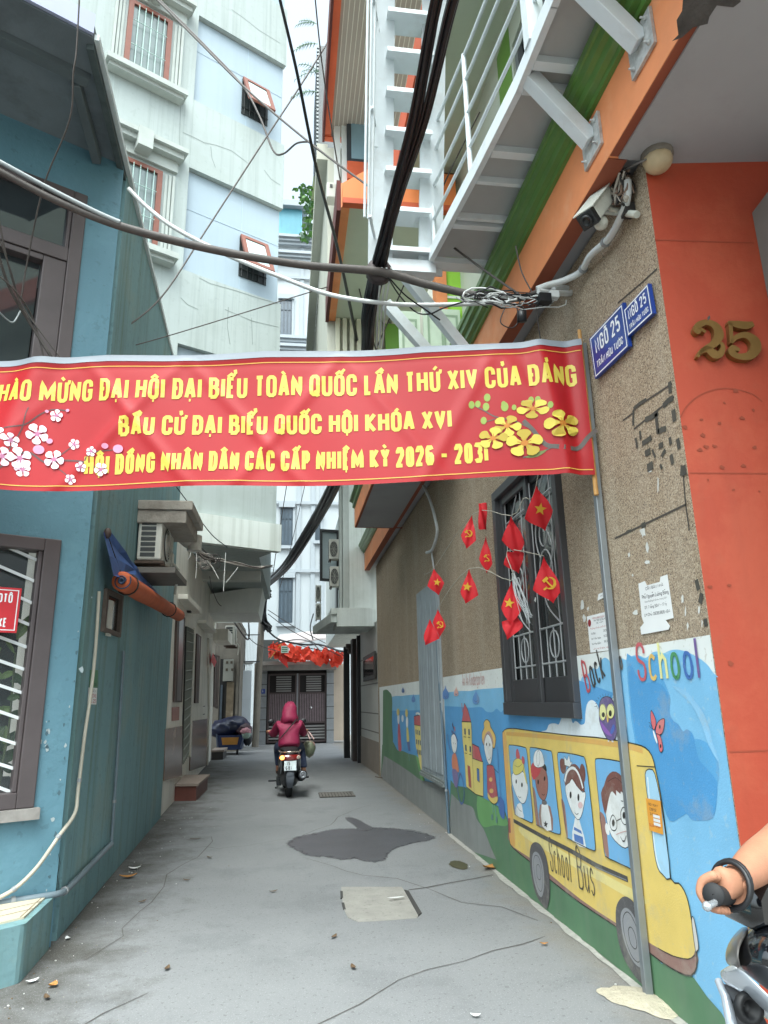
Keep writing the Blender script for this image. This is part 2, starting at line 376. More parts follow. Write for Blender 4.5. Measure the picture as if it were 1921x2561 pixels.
def flat(name, pts, z, m, jag=0, k=5, seed=1):
    """a thin irregular sheet lying on the ground"""
    rnd = random.Random(seed); p = smooth([gr(*q) for q in pts], True, k)
    p = [V((q.x + rnd.uniform(-jag, jag), q.y + rnd.uniform(-jag, jag) * 2.5, z)) for q in p]
    bb = B(); bb.poly(p); return bb.build(name, m)
def G3(x, y): return (600 + x / 2.37, 1950 + y / 2.37)
wet = mat('wet_concrete', '57565A', .42, var=.12, vs=3, speck=.3, pcol=(.2, .15, .11), ps=18, bump=.1, bs=120)
PUD = ([gr(*G3(*q)) for q in [(285, 385), (330, 345), (440, 320), (560, 295), (690, 292), (770, 284), (850, 288), (1000, 300), (1150, 345), (1040, 375), (930, 405), (880, 440), (860, 475), (800, 490), (720, 480), (690, 468), (600, 476), (540, 462), (420, 455), (330, 415)]])
def stain(name, ring, m, z=.004, grow=1.12):
    """a damp mark whose rim breaks up: the attribute falls from 1 inside to 0 at the rim and the material thins it with noise"""
    ring = smooth(ring, True, 5); cen = sum(ring, V((0, 0, 0))) / len(ring); n = len(ring); vs = [V((cen.x, cen.y, z))]; at_ = [1.0]
    for k, a in ((.55, 1.0), (.85, .8), (1.0, .5), (grow, .0)):
        for p in ring: q = cen + (p - cen) * k; vs.append(V((q.x, q.y, z))); at_.append(a)
    fs = [(0, 1 + i, 1 + (i + 1) % n) for i in range(n)]
    for r_ in range(3): fs += [(1 + r_ * n + i, 1 + (r_ + 1) * n + i, 1 + (r_ + 1) * n + (i + 1) % n, 1 + r_ * n + (i + 1) % n) for i in range(n)]
    b = B(); b.add(vs, fs, 0, True); o = b.build(name, m, fix=False)
    at2 = o.data.attributes.new('rim', 'FLOAT', 'POINT'); at2.data.foreach_set('value', at_); return o
def rimmed(m):
    n = m.node_tree; L = n.links.new; p = n.nodes['Principled BSDF']
    a = n.nodes.new('ShaderNodeAttribute'); a.attribute_name = 'rim'; no = n.nodes.new('ShaderNodeTexNoise'); no.inputs['Scale'].default_value = 9; no.inputs['Detail'].default_value = 8; no.inputs['Roughness'].default_value = .7
    tc = n.nodes.new('ShaderNodeTexCoord'); L(tc.outputs['Object'], no.inputs['Vector'])
    x = n.nodes.new('ShaderNodeMath'); x.operation = 'ADD'; L(a.outputs['Fac'], x.inputs[0]); L(math_mul(n, L, no.outputs['Fac'], 1.1), x.inputs[1])
    r = n.nodes.new('ShaderNodeMapRange'); r.inputs[1].default_value = .92; r.inputs[2].default_value = 1.14; r.clamp = True; L(x.outputs[0], r.inputs[0]); L(math_mul(n, L, r.outputs[0], .92), p.inputs['Alpha']); return m
struct(stain('puddle', PUD, rimmed(wet))); struct(stain('puddle', [gr(*G3(*p)) for p in [(625, 226), (665, 226), (705, 240), (745, 262), (790, 290), (740, 308), (700, 290), (670, 262), (640, 246)]], wet, .0045, 1.06))
struct(flat('damp_patch', [G3(*q) for q in [(1240, 505), (1265, 482), (1320, 490), (1352, 510), (1335, 533), (1280, 528)]], .004, mat('damp_moss', '4D4A33', .6, var=.2), .006, seed=3))
sandm = mat('spilled_sand', 'BDB49F', .95, var=.15, vs=30, bump=.6, bs=90, speck=.3, pcol=(.25, .22, .18), ps=70)
def P1(x, y): return (1200 + x / 2.187, 1550 + y / 2.187)
sand = B(); rnd = random.Random(5)
ring = smooth([gr(*P1(*q)) for q in [(640, 2040), (700, 2015), (830, 2010), (930, 2030), (1010, 2065), (1080, 2110), (1100, 2160), (1010, 2190), (900, 2150), (800, 2120), (700, 2080)]], True, 3)
cen = sum(ring, V((0, 0, 0))) / len(ring)
rings = []
for k, h in ((1, .003), (.8, .010), (.55, .018), (.25, .024)):
    rings.append([cen + (p - cen) * (k + (rnd.uniform(-.06, .06) if k == 1 else 0)) + V((0, 0, h + rnd.uniform(0, .004))) for p in ring])
sand.loft(rings, 0, True, False)
o = sand.build('sand_spill', sandm); struct(o, 'stuff')
b = B()
for q, zz in (([(600, 640), (960, 640), (1065, 800), (1050, 822), (850, 838), (700, 845), (640, 820), (612, 760)], .006),):
    pts = [gr(*G3(*p)) for p in q]; b.prism([V((p.x, p.y, .001)) for p in pts], (0, 0, zz))
man = b.build('manhole_cover', mat('pale_concrete', '99968F', .9, var=.12, vs=6, bump=.5, bs=70, speck=.4, pcol=(.15, .14, .12), ps=30), bevel=.002)
tag(man, 'pale square concrete cover let into the grey alley floor', 'manhole cover')
b = B(); pts = [gr(*G3(*p)) for p in [(972, 658), (1000, 664), (1078, 795), (1058, 812)]]; b.prism([V((p.x, p.y, .001)) for p in pts], (0, 0, .008))
for q in ([(595, 665), (610, 668), (612, 705), (597, 710)], [(603, 735), (618, 735), (628, 775), (612, 772)]):
    b.prism([V((p.x, p.y, .001)) for p in [gr(*G3(*c)) for c in q]], (0, 0, .008))
b.build('lifting_slot', plain('dark_slot', '3F3D3B', .9), man)
# iron drain grate
b = B(); g0, g1 = gr(*G3(470, 97)), gr(*G3(680, 92)); gx0, gx1, gy = g0.x, g1.x, g0.y - .25
dg = thing('drain_grate', 'round topped iron drain grate set in the alley floor', 'drain grate', ((gx0 + gx1) / 2, gy + .3, 0))
b.box(gx0, gx1, gy, gy + .6, .001, .005); b.build('pit', plain('pit_black', '2A2826', .9), dg)
b = B()
for i in range(11):
    x = gx0 + (gx1 - gx0) * (i + .5) / 11; b.box(x - .018, x + .018, gy + .03, gy + .57, .005, .014)
for i in range(4):
    y = gy + .05 + i * .16; b.box(gx0, gx1, y, y + .03, .014, .018)
b.build('bars', mat('rusty_iron', '77726C', .7, .3, var=.25, vs=20), dg)
# crack across the concrete
b = B()
for q in ribbon([gr(*G3(*p)) + V((0, 0, .003)) for p in [(1000, 655), (1110, 640), (1250, 612), (1380, 590), (1500, 565)]], .018, (0, 0, 1)): b.poly(q)
struct(b.build('ground_crack', plain('crack_dark', '5A5753', .95)))
rnd = random.Random(14); b = B()
for (x, y, dx, dy, n) in ((-1.2, 5.0, .05, .35, 12), (-.5, 3.6, .22, .12, 11), (-1.3, 8.2, .2, .05, 10), (1.75, 5.2, -.14, .3, 9), (.2, 8.8, .15, .22, 9), (-.9, 3.2, .04, .25, 7)):
    p = []
    for i in range(n): p.append(V((x, y, .003))); x += dx + rnd.gauss(0, .07); y += dy + rnd.gauss(0, .09)
    for q in ribbon(p, [rnd.uniform(.004, .010) for _ in p], (0, 0, 1)): b.poly(q)
struct(b.build('hairline_cracks', MATS['crack_dark']), 'stuff')
b = B(); p = [V((1.875 + rnd.uniform(-.012, .0), 3.0 + .16 * i, .004)) for i in range(36)]
for q in ribbon(p, [rnd.uniform(.02, .09) for _ in p], (0, 0, 1)): b.poly(q)
struct(b.build('mortar_dust', mat('pale_mortar', 'A9A69F', .95, var=.2, vs=20)), 'stuff')
# small things lying about: leaves and scraps of paper
def leaf(name, label, cat, s, size, m, group, rz, curl=.35):
    p = gr(*s); bb = B(); n = 7; L_, w_ = size
    up, dn = [], []
    for i in range(n):
        t = i / (n - 1); ww = w_ * math.sin(math.pi * min(max(t, .02), .98)) ** .7
        z = .006 + curl * size[1] * (2 * t - 1) ** 2
        for s_, lst in ((1, up), (-1, dn)):
            lst.append(V((t * L_ - L_ / 2, s_ * ww / 2, z + curl * .35 * ww)))
    mid = [V((a.x, 0, a.z - curl * .3 * w_)) for a in up]
    for a, c in ((up, mid), (mid, dn)):
        for i in range(n - 1): bb.add([a[i], a[i + 1], c[i + 1], c[i]], [(0, 1, 2, 3)], 0, True)
    o_ = bb.build(name, m); o_.location = (p.x, p.y, .003); o_.rotation_euler = (0, 0, rz)
    return tag(o_, label, cat, group)
drl = mat('dry_leaf', 'A8763F', .8, var=.3, vs=40); ppr = mat('paper_scrap', 'D9DAD8', .8, var=.05); drk = mat('dark_leaf', '5E4A35', .8, var=.3)
def G2(x, y): return (x / 1.843, 1900 + y / 1.843)
leaf('dry_leaf', 'curled tan dry leaf lying against the foot of the mural wall', 'leaf', G3(1490, 530), (.20, .11), drl, 'litter on the ground', .5)
leaf('dry_leaf', 'brown crumpled leaf by the foot of the teal side wall', 'leaf', G2(590, 547), (.15, .08), drl, 'litter on the ground', .2)
leaf('dry_leaf', 'small tan leaf near the left bottom corner of the alley', 'leaf', G2(242, 1050), (.06, .05), drl, 'litter on the ground', 1.2)
leaf('paper_scrap', 'white paper scrap beside the brown leaf at the teal wall', 'litter', G2(620, 507), (.11, .06), ppr, 'litter on the ground', .1)
leaf('paper_scrap', 'white paper scrap lowest by the teal step', 'litter', G2(148, 1030), (.07, .035), ppr, 'litter on the ground', .6)
leaf('paper_scrap', 'white paper scrap under the corner of the tiled step', 'litter', G2(312, 832), (.05, .035), ppr, 'litter on the ground', 2.2)
leaf('paper_scrap', 'long pale scrap lying on the square concrete cover', 'litter', G3(925, 720), (.14, .03), ppr, 'litter on the ground', .15, .1).location.z = .02
leaf('cigarette_packet', 'white crushed packet at the front right of the alley floor', 'litter', G3(1398, 1412), (.05, .03), ppr, 'litter on the ground', -.3)
leaf('dry_leaf', 'small yellow leaf in front of the bus mural', 'leaf', P1(352, 1782), (.05, .03), drl, 'litter on the ground', -.3)
leaf('dark_leaf', 'dark scrap of leaf at the far end of the mural wall', 'leaf', (960, 1948), (.35, .10), drk, 'litter on the ground', -.4)
for i, (x, y) in enumerate([(900, 370), (655, 660), (770, 970), (215, 1105), (860, 560), (1260, 613), (1540, 823), (1628, 965), (965, 455)]):
    leaf('dark_leaf', ['curled dark leaf nearest the row of white scraps', 'dark twig like leaf below the crumpled brown leaf', 'tiny dark scrap in the open left foreground', 'dark scrap nearest the left bottom corner', 'dark scrap right of the crumpled brown leaf', 'dark spot of litter left of the square cover', 'dark spot of litter in the middle foreground', 'dark spot of litter below the square cover', 'small dark scrap left of the puddle'][i], 'litter', G2(x, y), (.07 if i else .12, .03), drk, 'litter on the ground', i * .7)
rnd = random.Random(9); b = B()
for i in range(200):
    t = rnd.random() ** 1.3
    if rnd.random() < .75: y = 3.6 + t * 8; x = -1.5 - .035 * (y - 5.3) + abs(rnd.gauss(0, .33)) + .02
    else: y = 3.2 + t * 7; x = 1.86 - abs(rnd.gauss(0, .16))
    s_ = rnd.uniform(.0025, .008); b.ball((x, y, s_ * .3), (s_, s_, s_ * .6), rnd.randrange(3), 5, 3)
struct(b.build('grit', [plain('grit_pale', 'C9C7C2'), plain('grit_grey', '8E8A84'), plain('grit_brown', '6B5A45')]), 'stuff')

# ================================================================== RIGHT: the kindergarten building with the mural
pebble = mat('pebble_dash', 'A39079', .85, var=.12, vs=1.4, bump=.5, bs=230, cells=[(130, .62, '8F7C67'), (170, .72, 'BCAC95'), (200, .90, '5E5044')], streak=.35, scol=lin('BDB3A2'), ss=(3, 3, .35))
orange = mat('orange_paint', 'A94229', .55, var=.05, vs=1.2, speck=.08, pcol=(.25, .09, .05), ps=9, bump=.12, bs=18, patch=.3, patchcol=lin('B85A3C'), pscale=1.6, streak=.25, scol=lin('8A3A24'), ss=(6, 6, .5))
orbeam = mat('orange_beam', 'E8905C', .6, var=.10, vs=2.5, patch=.35, patchcol=lin('EDB08A'), pscale=1.6)
green = mat('green_cornice', '567F3A', .4, var=.10, vs=3, coat=.3)
limem = mat('lime_paint', '9FD64A', .6, var=.06)
soff = mat('grey_soffit', '9C9B9C', .85, var=.07, vs=1.3, patch=.3, patchcol=lin('8A8788'), pscale=1.1)
whitem = mat('white_steel', 'D5DCDF', .45, var=.05, vs=3, patch=.3, patchcol=lin('B5B3AE'), pscale=2.5)
dgrey = mat('dark_aluminium', '4B4B4D', .4, .3, var=.08)
glassd = mat('dark_glass', '20262A', .08, spec=.8, var=.2, vs=1.5)
ZS = 4.34; YC = 2.957; YE = 15.0
KB = thing('kindergarten_building', 'pebble walled corner house with cartoon mural, orange beam and green cornice', 'building', (XR, 9, 0))
b = B()
wy0, wy1, wz0, wz1 = 4.50, 5.97, 1.42, 3.30
b.box(XR, XR + .22, YC, wy0, 0, ZS + .02); b.box(XR, XR + .22, wy1, YE, 0, ZS + .02)
b.box(XR, XR + .22, wy0, wy1, 0, wz0); b.box(XR, XR + .22, wy0, wy1, wz1, ZS + .02)
b.build('pebble_wall', pebble, KB)
b = B()                                     # joints scratched across the pebble dash
def P5(x, y): return (1450 + x / 2.765, 900 + y / 2.765)
def Pc4(x, y): return (1350 + x / 2.905, 350 + y / 2.905)
for pts in ([P5(245, 1235), P5(400, 1160), P5(740, 998)], [P5(375, 340), P5(640, 165)], [P5(375, 480), P5(655, 255)], [P5(300, 420), P5(375, 365)], [Pc4(570, 1185), Pc4(740, 1040), Pc4(855, 935)], [P5(715, 760), P5(735, 1000), P5(760, 1180)]):
    for q in ribbon([rw(*p, .002) for p in pts], .011, (-1, 0, 0)): b.poly(q)
b.build('wall_joint', plain('joint_dark', '4A443E', .9), KB)
b = B(); ink = random.Random(2)
for (x, y, dx, dy, wd) in [(375, 340, 90, -65, .022), (375, 345, -2, 110, .02), (455, 415, 90, -50, .03), (530, 370, 15, 140, .028), (545, 500, 55, -25, .03), (420, 490, 5, 60, .02), (390, 540, 12, 70, .02), (435, 580, 65, -45, .03), (550, 600, 30, -15, .03), (570, 670, 25, -50, .022), (455, 650, 38, -20, .035), (625, 535, 10, 50, .025), (635, 655, 12, 65, .03), (470, 750, 40, -25, .045), (680, 545, 12, 70, .03), (650, 345, 10, 80, .035), (580, 320, 70, -60, .03), (625, 150, 5, 80, .03), (560, 745, 12, -15, .03), (505, 620, 22, 55, .018), (700, 765, 40, -10, .05), (810, 1520, 18, 70, .03), (830, 1640, 25, 15, .05), (870, 1790, 10, 50, .03), (430, 1150, 30, -15, .03), (320, 1200, 40, -20, .015), (895, 20 - 320, 5, 20, .02)]:
    a, c = rw(*P5(x, y), .0035), rw(*P5(x + dx, y + dy), .0035)
    for q in ribbon([a, (a + c) / 2 + V((0, 0, ink.uniform(-.006, .006))), c], wd, (-1, 0, 0)): b.poly(q)
b.build('paint_marks', plain('mark_grey', '47453F', .85, var=.25), KB)
b = B(); ink = random.Random(8)
for (x, y, w_, h_) in [(440, 1190, 30, 60), (470, 1300, 22, 60), (470, 1400, 30, 22), (345, 1350, 12, 25), (370, 1490, 10, 15), (715, 1650, 14, 60), (735, 1740, 10, 50), (750, 1840, 12, 45), (815, 1560, 10, 40), (830, 1730, 14, 50), (850, 1820, 8, 40), (20, 1700, 22, 60), (35, 1790, 20, 50), (60, 1720, 12, 20), (390, 1745, 30, 25), (545, 860, 7, 90), (490, 770, 20, 12), (-215, 1650, 18, 22), (-305, 1660, 10, 25), (-420, 1700, 8, 30)]:
    n = 11; pp = []
    for i in range(n):
        t = 2 * math.pi * i / n; k = ink.uniform(.55, 1.15)
        pp.append(rw(*P5(x + w_ * k * math.cos(t) * .7, y + h_ * k * math.sin(t) * .7), .003))
    b.poly(pp)
b.build('paper_residue', plain('residue_white', 'CFCFCA', .9, var=.1), KB)

# orange corner pillar, ceiling, slab edge
UO = V((.99, -.139, 0)).normalized(); NOv = V((-.139, -.99, 0)).normalized()
b = B(); p0 = V((XR + .001, YC - .0, 0))
b.prism([p0, p0 + UO * 1.9, p0 + UO * 1.9 - NOv * .25, p0 - NOv * .25 + V((.24, 0, 0)), V((XR + .23, YC + .03, 0))], (0, 0, ZS))
b.build('orange_pillar', orange, KB)
b = B()
for pts in ([ow(*Pc4(835, 727), .002), ow(*Pc4(1555, 750), .002)], [ow(*P5(760, 783), .002), ow(*P5(1302, 786), .002)], [ow(*P1(1365, 723), .002), ow(*P1(1577, 715), .002)],
            smooth([ow(*P5(x, y), .002) for x, y in [(695, 400), (740, 320), (830, 245), (960, 200), (1080, 205), (1200, 240), (1260, 290)]], False, 4)):
    for q in ribbon(pts, .006, NOv): b.poly(q)
b.build('panel_joint', plain('orange_dark', '93402A', .8), KB)
b = B(); ink = random.Random(4)
for (x, y) in [(1000, 300), (1120, 405), (965, 440), (840, 415), (875, 600), (930, 598), (850, 520), (1200, 350), (1075, 215), (1130, 735), (885, 830), (1060, 900), (1240, 910), (980, 745), (1210, 605), (830, 625), (725, 465), (1040, 2100), (1035, 1560), (900, 1570)]:
    c = ow(*P5(x, y), .003); s_ = ink.uniform(.006, .014)
    b.poly([c + UO * math.cos(2 * math.pi * i / 8) * s_ * ink.uniform(.6, 1.4) + V((0, 0, math.sin(2 * math.pi * i / 8) * s_ * ink.uniform(.4, 1.1))) for i in range(8)])
b.build('scuff_marks', plain('scuff_brown', '8B3F2A', .8), KB)
b = B(); pk = [ow(1886, 545, 0), ow(1900, 900, 0)]
c = ow(1893, 600, 0); c.z = 0
b.obox(c + NOv * .002, UO * .9, NOv * .35, (0, 0, ZS - .35)); b.build('side_pier', mat('grey_render', '74706A', .85, var=.15, streak=.4, scol=(.2, .2, .2)), KB)
# soffit over the alley edge and porch ceiling
b = B(); b.box(1.74, 6.0, -1.5, YC - .02, ZS - .02, ZS + .3); b.box(1.76, XR + .3, YC - .02, 15.42, ZS + .06, ZS + .3)
b.build('porch_ceiling', soff, KB)
def spall(pts, off): return [gr(x, y, ZS - .022 - off) for x, y in pts]
P3 = lambda x, y: (1160 + x / 2.18, y / 2.18)
b = B(); b.poly(spall([P3(*q) for q in [(1135, 225), (1170, 190), (1160, 110), (1190, 60), (1200, -60), (1500, -80), (1510, 10), (1470, 40), (1380, 30), (1340, 90), (1330, 130), (1250, 150), (1190, 205)]], .002))
b.build('spalled_plaster', mat('spalled_dark', '55524F', .95, var=.35, vs=9, bump=.8, bs=30), KB)
b = B(); b.box(1.690, 1.76, -1.5, 15.42, ZS, 4.74); b.build('edge_beam', orbeam, KB)
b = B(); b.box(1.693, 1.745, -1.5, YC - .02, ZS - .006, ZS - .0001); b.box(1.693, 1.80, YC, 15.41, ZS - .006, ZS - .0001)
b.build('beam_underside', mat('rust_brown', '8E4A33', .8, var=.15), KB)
b = B(); prof = [(1.69, 4.741), (1.665, 4.745), (1.66, 4.775), (1.625, 4.785), (1.615, 4.83), (1.585, 4.84), (1.575, 4.885), (1.56, 4.89), (1.555, 4.93), (1.80, 4.93), (1.80, 4.741)]
b.prism([(x, -1.5, z) for x, z in prof], (0, 16.92, 0)); b.build('cornice', green, KB)
# deeper balcony slab hung behind the banner
b = B(); b.box(1.085, 1.689, 7.2, 11.38, ZS, 4.66); b.build('balcony_beam', orbeam, KB)
b = B(); b.box(1.12, 1.74, 7.22, 11.36, ZS - .012, ZS - .001); b.build('balcony_soffit', soff, KB)
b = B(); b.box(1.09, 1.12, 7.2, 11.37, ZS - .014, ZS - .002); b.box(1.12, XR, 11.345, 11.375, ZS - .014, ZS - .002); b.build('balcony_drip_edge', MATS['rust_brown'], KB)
b = B(); b.prism([(1.086, 7.2, 4.66), (1.05, 7.2, 4.68), (1.05, 7.2, 4.76), (1.00, 7.2, 4.79), (1.00, 7.2, 4.84), (1.55, 7.2, 4.84), (1.55, 7.2, 4.66)], (0, 4.18, 0)); b.build('balcony_cornice', green, KB)
# window with grille
win = B()
for (y0, y1, z0, z1, d) in [(wy0 - .03, wy1 + .03, wz0 - .06, wz0 + .04, .06), (wy0 - .03, wy1 + .03, wz1 - .05, wz1 + .03, .05), (wy0 - .03, wy0 + .05, wz0 + .04, wz1 - .05, .05), (wy1 - .05, wy1 + .03, wz0 + .04, wz1 - .05, .05)]:
    win.box(XR - d, XR + .10, y0, y1, z0, z1)
ym = (wy0 + wy1) / 2
for (y0, y1, xx) in [(wy0 + .05, ym + .04, XR + .03), (ym - .04, wy1 - .05, XR - .005)]:
    win.box(xx, xx + .03, y0, y0 + .07, wz0 + .04, wz1 - .05); win.box(xx, xx + .03, y1 - .07, y1, wz0 + .04, wz1 - .05)
    win.box(xx, xx + .03, y0 + .07, y1 - .07, wz0 + .04, wz0 + .22); win.box(xx, xx + .03, y0 + .07, y1 - .07, wz1 - .12, wz1 - .05)
wo = win.build('window_frame', dgrey, KB, bevel=.004)
b = B(); b.box(XR + .05, XR + .055, wy0 + .05, wy1 - .05, wz0 + .04, wz1 - .05)
b.build('pane', mat('sheer_glass', '3C3F40', .12, var=.25, vs=2.2, spec=.7), wo)
b = B()
def bar(p, q_, r=.008): b.tube([p, q_], r, 6)
gx = XR + .022
for y0, y1 in ((wy0 + .13, ym - .05), (ym + .05, wy1 - .13)):
    ww = y1 - y0
    for z in (wz0 + .32, wz0 + .36 + .22, wz1 - .3): bar((gx, y0, z), (gx, y1, z))
    for k in range(5):
        y = y0 + ww * k / 4
        bar((gx, y, wz0 + .22), (gx, y, wz1 - .12) if k in (0, 4) else (gx, y, wz0 + .58), .006)
        if k == 1: bar((gx, y, wz0 + .58), (gx, y, wz1 - .12), .005)
    b.tube([(gx, y0 + ww / 2 + .09 * math.cos(t * .5236), wz0 + .45 + .1 * math.sin(t * .5236)) for t in range(13)], .006, 6, 0, False)
    for s_, zc in ((1, wz0 + 1.0), (-1, wz0 + 1.3)):
        pts = []
        for t in range(26):
            a = t * .42; rr = .03 + .007 * t
            pts.append((gx, y0 + ww * .62 + s_ * rr * math.cos(a) * .8, zc + rr * math.sin(a)))
        b.tube(pts, .006, 6)
    b.tube(smooth([(gx, y0 + ww * .2, wz0 + .58), (gx, y0 + ww * .7, wz0 + .8), (gx, y0 + ww * .3, wz0 + 1.15), (gx, y0 + ww * .75, wz0 + 1.5), (gx, y0 + ww * .4, wz1 - .12)], False, 6), .006, 6)
b.build('grille', plain('grille_grey', 'A3A5A6', .5), wo)
# grey boarded shutter above the drainpipe
b = B(); sy0, sy1, sz0, sz1 = 8.63, 10.08, .56, 3.0
b.box(XR - .03, XR + .001, sy0, sy1, sz0, sz1); sh = b.build('shutter', mat('weathered_shutter', '9AA3A8', .7, var=.12, vs=4, streak=.7, scol=lin('5F6668'), ss=(14, 14, .5)), KB, bevel=.004)
b = B()
for i in range(4):
    y0 = sy0 + .05 + i * (sy1 - sy0 - .1) / 4; y1 = y0 + (sy1 - sy0 - .1) / 4 - .035
    b.box(XR - .042, XR - .0305, y0, y1, sz0 + .06, sz1 - .08)
b.build('board', MATS['weathered_shutter'], sh)
b = B(); b.box(XR - .06, XR - .001, sy0 - .03, sy1 + .03, sz0 - .07, sz0 - .03); b.box(XR - .045, XR - .001, sy0 - .02, sy1 + .02, sz0 - .026, sz0 - .001)
b.build('shutter_sill', plain('sill_grey', '7F8583'), sh)

# ------------------------------------------------------------------ the mural, painted on the wall
def P6(x, y): return (1240 + x / 4.1475, 1800 + y / 4.1475)
def P7(x, y): return (1400 + x / 4.1475, 1580 + y / 4.1475)
def P8(x, y): return (950 + x / 4.423, 1650 + y / 4.423)
def P9(x, y): return (900 + x / 2.458, 1200 + y / 2.458)
def pmat(hexc, var=.07):
    c = lin(hexc); g_ = .3 * c[0] + .59 * c[1] + .11 * c[2]; c = tuple(.86 * v + .10 * g_ + .035 for v in c) if hexc != INK else c
    return mat('paint_' + hexc, c, .6, var=var, vs=3.5, bump=.15, bs=120, patch=.28, patchcol=lin('A9A698'), pscale=3.2, speck=.15, pcol=lin('A9A9A2'), ps=40)
def paint(name, parent, P, items, base, step=.00025, wall=rw, nrm=(-1, 0, 0)):
    b = B(); cols = []
    for i, it in enumerate(items):
        k, c, pts = it[:3]; off = base + i * step
        if c not in cols: cols.append(c)
        mi = cols.index(c); sm_ = it[3] if len(it) > 3 else 3
        pp = [wall(*P(*q), off) for q in pts]
        if k == 'f': b.poly(smooth(pp, True, sm_) if sm_ else pp, mi)
        elif k == 'e':                       # ellipse: pts = [(cx, cy), (rx, ry)] in crop units
            (cx_, cy_), (rx, ry) = pts
            b.poly([wall(*P(cx_ + rx * math.cos(R(a)), cy_ + ry * math.sin(R(a))), off) for a in range(0, 360, 20)], mi)
        else:                                # stroke, width in metres; closed if 'c'
            wd = it[4]; closed = k == 'c'
            q_ = smooth(pp, closed, sm_) if sm_ else pp
            for q in ribbon(q_, wd, nrm, closed): b.poly(q, mi)
    return b.build(name, [pmat(c) for c in cols], parent, fix=False)
def W(y, z, off=.004): return V((XR - off, y, z))
SKYB, CLB, DKB, GRN, WHT, INK = '6FB2E0', '58A5DC', '1F93D6', '4F7F55', 'E3E7E3', '2A2724'
b = B(); yl = 14.75
def col(y0, y1, z0, z1, mi): b.poly([W(y0, z0), W(y1, z0), W(y1, z1), W(y0, z1)], mi)
# the white plastered band the picture is painted on, cut round the window and the shutter
for y0, y1, z0, z1 in ((YC, wy0 - .03, 0, 1.757), (wy0 - .03, wy1 + .03, 0, wz0 - .062), (wy1 + .03, sy0 - .03, 0, 1.757), (sy0 - .03, sy1 + .03, 0, sz0 - .072), (sy1 + .03, yl, 0, 1.757)): col(y0, y1, z0, z1, 0)
mur = b.build('mural', mat('mural_white', 'DCE0DD', .7, var=.06, vs=3, speck=.5, pcol=(.45, .42, .36), ps=26), KB)
def zone(name, cuts, m, off):
    """cuts: list of polygons given in (y, z)"""
    b = B()
    for c in cuts: b.poly([W(y, z, off) for y, z in c])
    return b.build(name, m, mur, fix=False)
sky1 = mat('paint_sky', '7DB8DC', .6, var=.08, vs=2.5, bump=.15, bs=120, patch=.25, patchcol=lin('8CC4E6'), pscale=1.2, speck=.25, pcol=(.5, .6, .62), ps=22)
sky2 = mat('paint_midblue', '5A9CCE', .6, var=.08, vs=2.5, bump=.15, bs=120, patch=.2, patchcol=lin('3F8FCE'), pscale=1.5)
deep = mat('paint_deepblue', '1590D8', .6, var=.08, vs=2, bump=.15, bs=120, patch=.2, patchcol=lin('2F9EDD'), pscale=1.2)
grass = mat('paint_grass', '587E5E', .65, var=.14, vs=1.6, patch=.3, patchcol=lin('6E8B66'), pscale=1.1, streak=.25, scol=lin('83847C'), ss=(4, 4, .6))
lgrass = mat('paint_lightgrass', '6FA266', .65, var=.1, vs=2)
gray = mat('paint_worngrey', '8C8F8D', .8, var=.12, vs=2, streak=.5, scol=lin('6E7470'), ss=(4, 4, .4))
def yz(P, pts): return [(p.y, p.z) for p in (rw(*P(*q)) for q in pts)]
def S3(pts, k=4): return [(p.x, p.y) for p in smooth([V((a, c, 0)) for a, c in pts], False, k)]
# sky bands; each polygon avoids the window and the shutter
top = S3(yz(P7, [(1655, 470), (1600, 420), (1540, 340), (1450, 270), (1330, 210), (1230, 185), (1150, 195), (1080, 225), (1030, 205), (970, 215), (900, 270), (830, 245), (760, 250), (700, 290), (640, 270), (590, 265), (540, 320), (510, 285), (470, 270), (430, 310), (400, 385), (350, 380), (300, 440), (240, 470), (225, 520)]))
zone('painted_sky', [[(YC, .0), (YC, top[0][1])] + top + [(wy0 - .032, .9), (wy0 - .032, 0)],
    [(wy0 - .032, 0), (wy0 - .032, wz0 - .064), (wy1 + .032, wz0 - .064), (wy1 + .032, 0)],
    [(wy1 + .032, 0), (wy1 + .032, 1.50)] + S3(yz(P8, [(1410, 306), (1200, 320), (1080, 330), (1000, 345), (900, 345), (760, 360), (715, 375)])) + [(sy0 - .033, 0)],
    [(sy0 - .033, 0), (sy0 - .033, sz0 - .075), (sy1 + .033, sz0 - .075), (sy1 + .033, 0)],
    [(sy1 + .033, 0)] + S3(yz(P8, [(465, 385), (330, 390), (240, 400), (180, 400), (140, 410)])) + [(yl - .9, 0)]], sky1, .0048)
zone('painted_middle_sky', [[(wy1 + .032, .3), (wy1 + .032, 1.36)] + S3(yz(P8, [(1450, 480), (1390, 520), (1350, 580), (1300, 540), (1250, 580), (1180, 570), (1130, 525), (1000, 530), (880, 520), (760, 515), (720, 510)])) + [(sy0 - .033, .3)],
    [(3.9, .2), (3.9, 1.5), (wy0 - .034, 1.60), (wy0 - .034, .2)], [(wy0 - .034, .2), (wy0 - .034, wz0 - .066), (wy1 + .031, wz0 - .066), (wy1 + .031, .2)], [(sy1 + .034, .3), (sy1 + .034, 1.35), (yl - 1.2, 1.3), (yl - 1.2, .3)]], sky2, .0053)
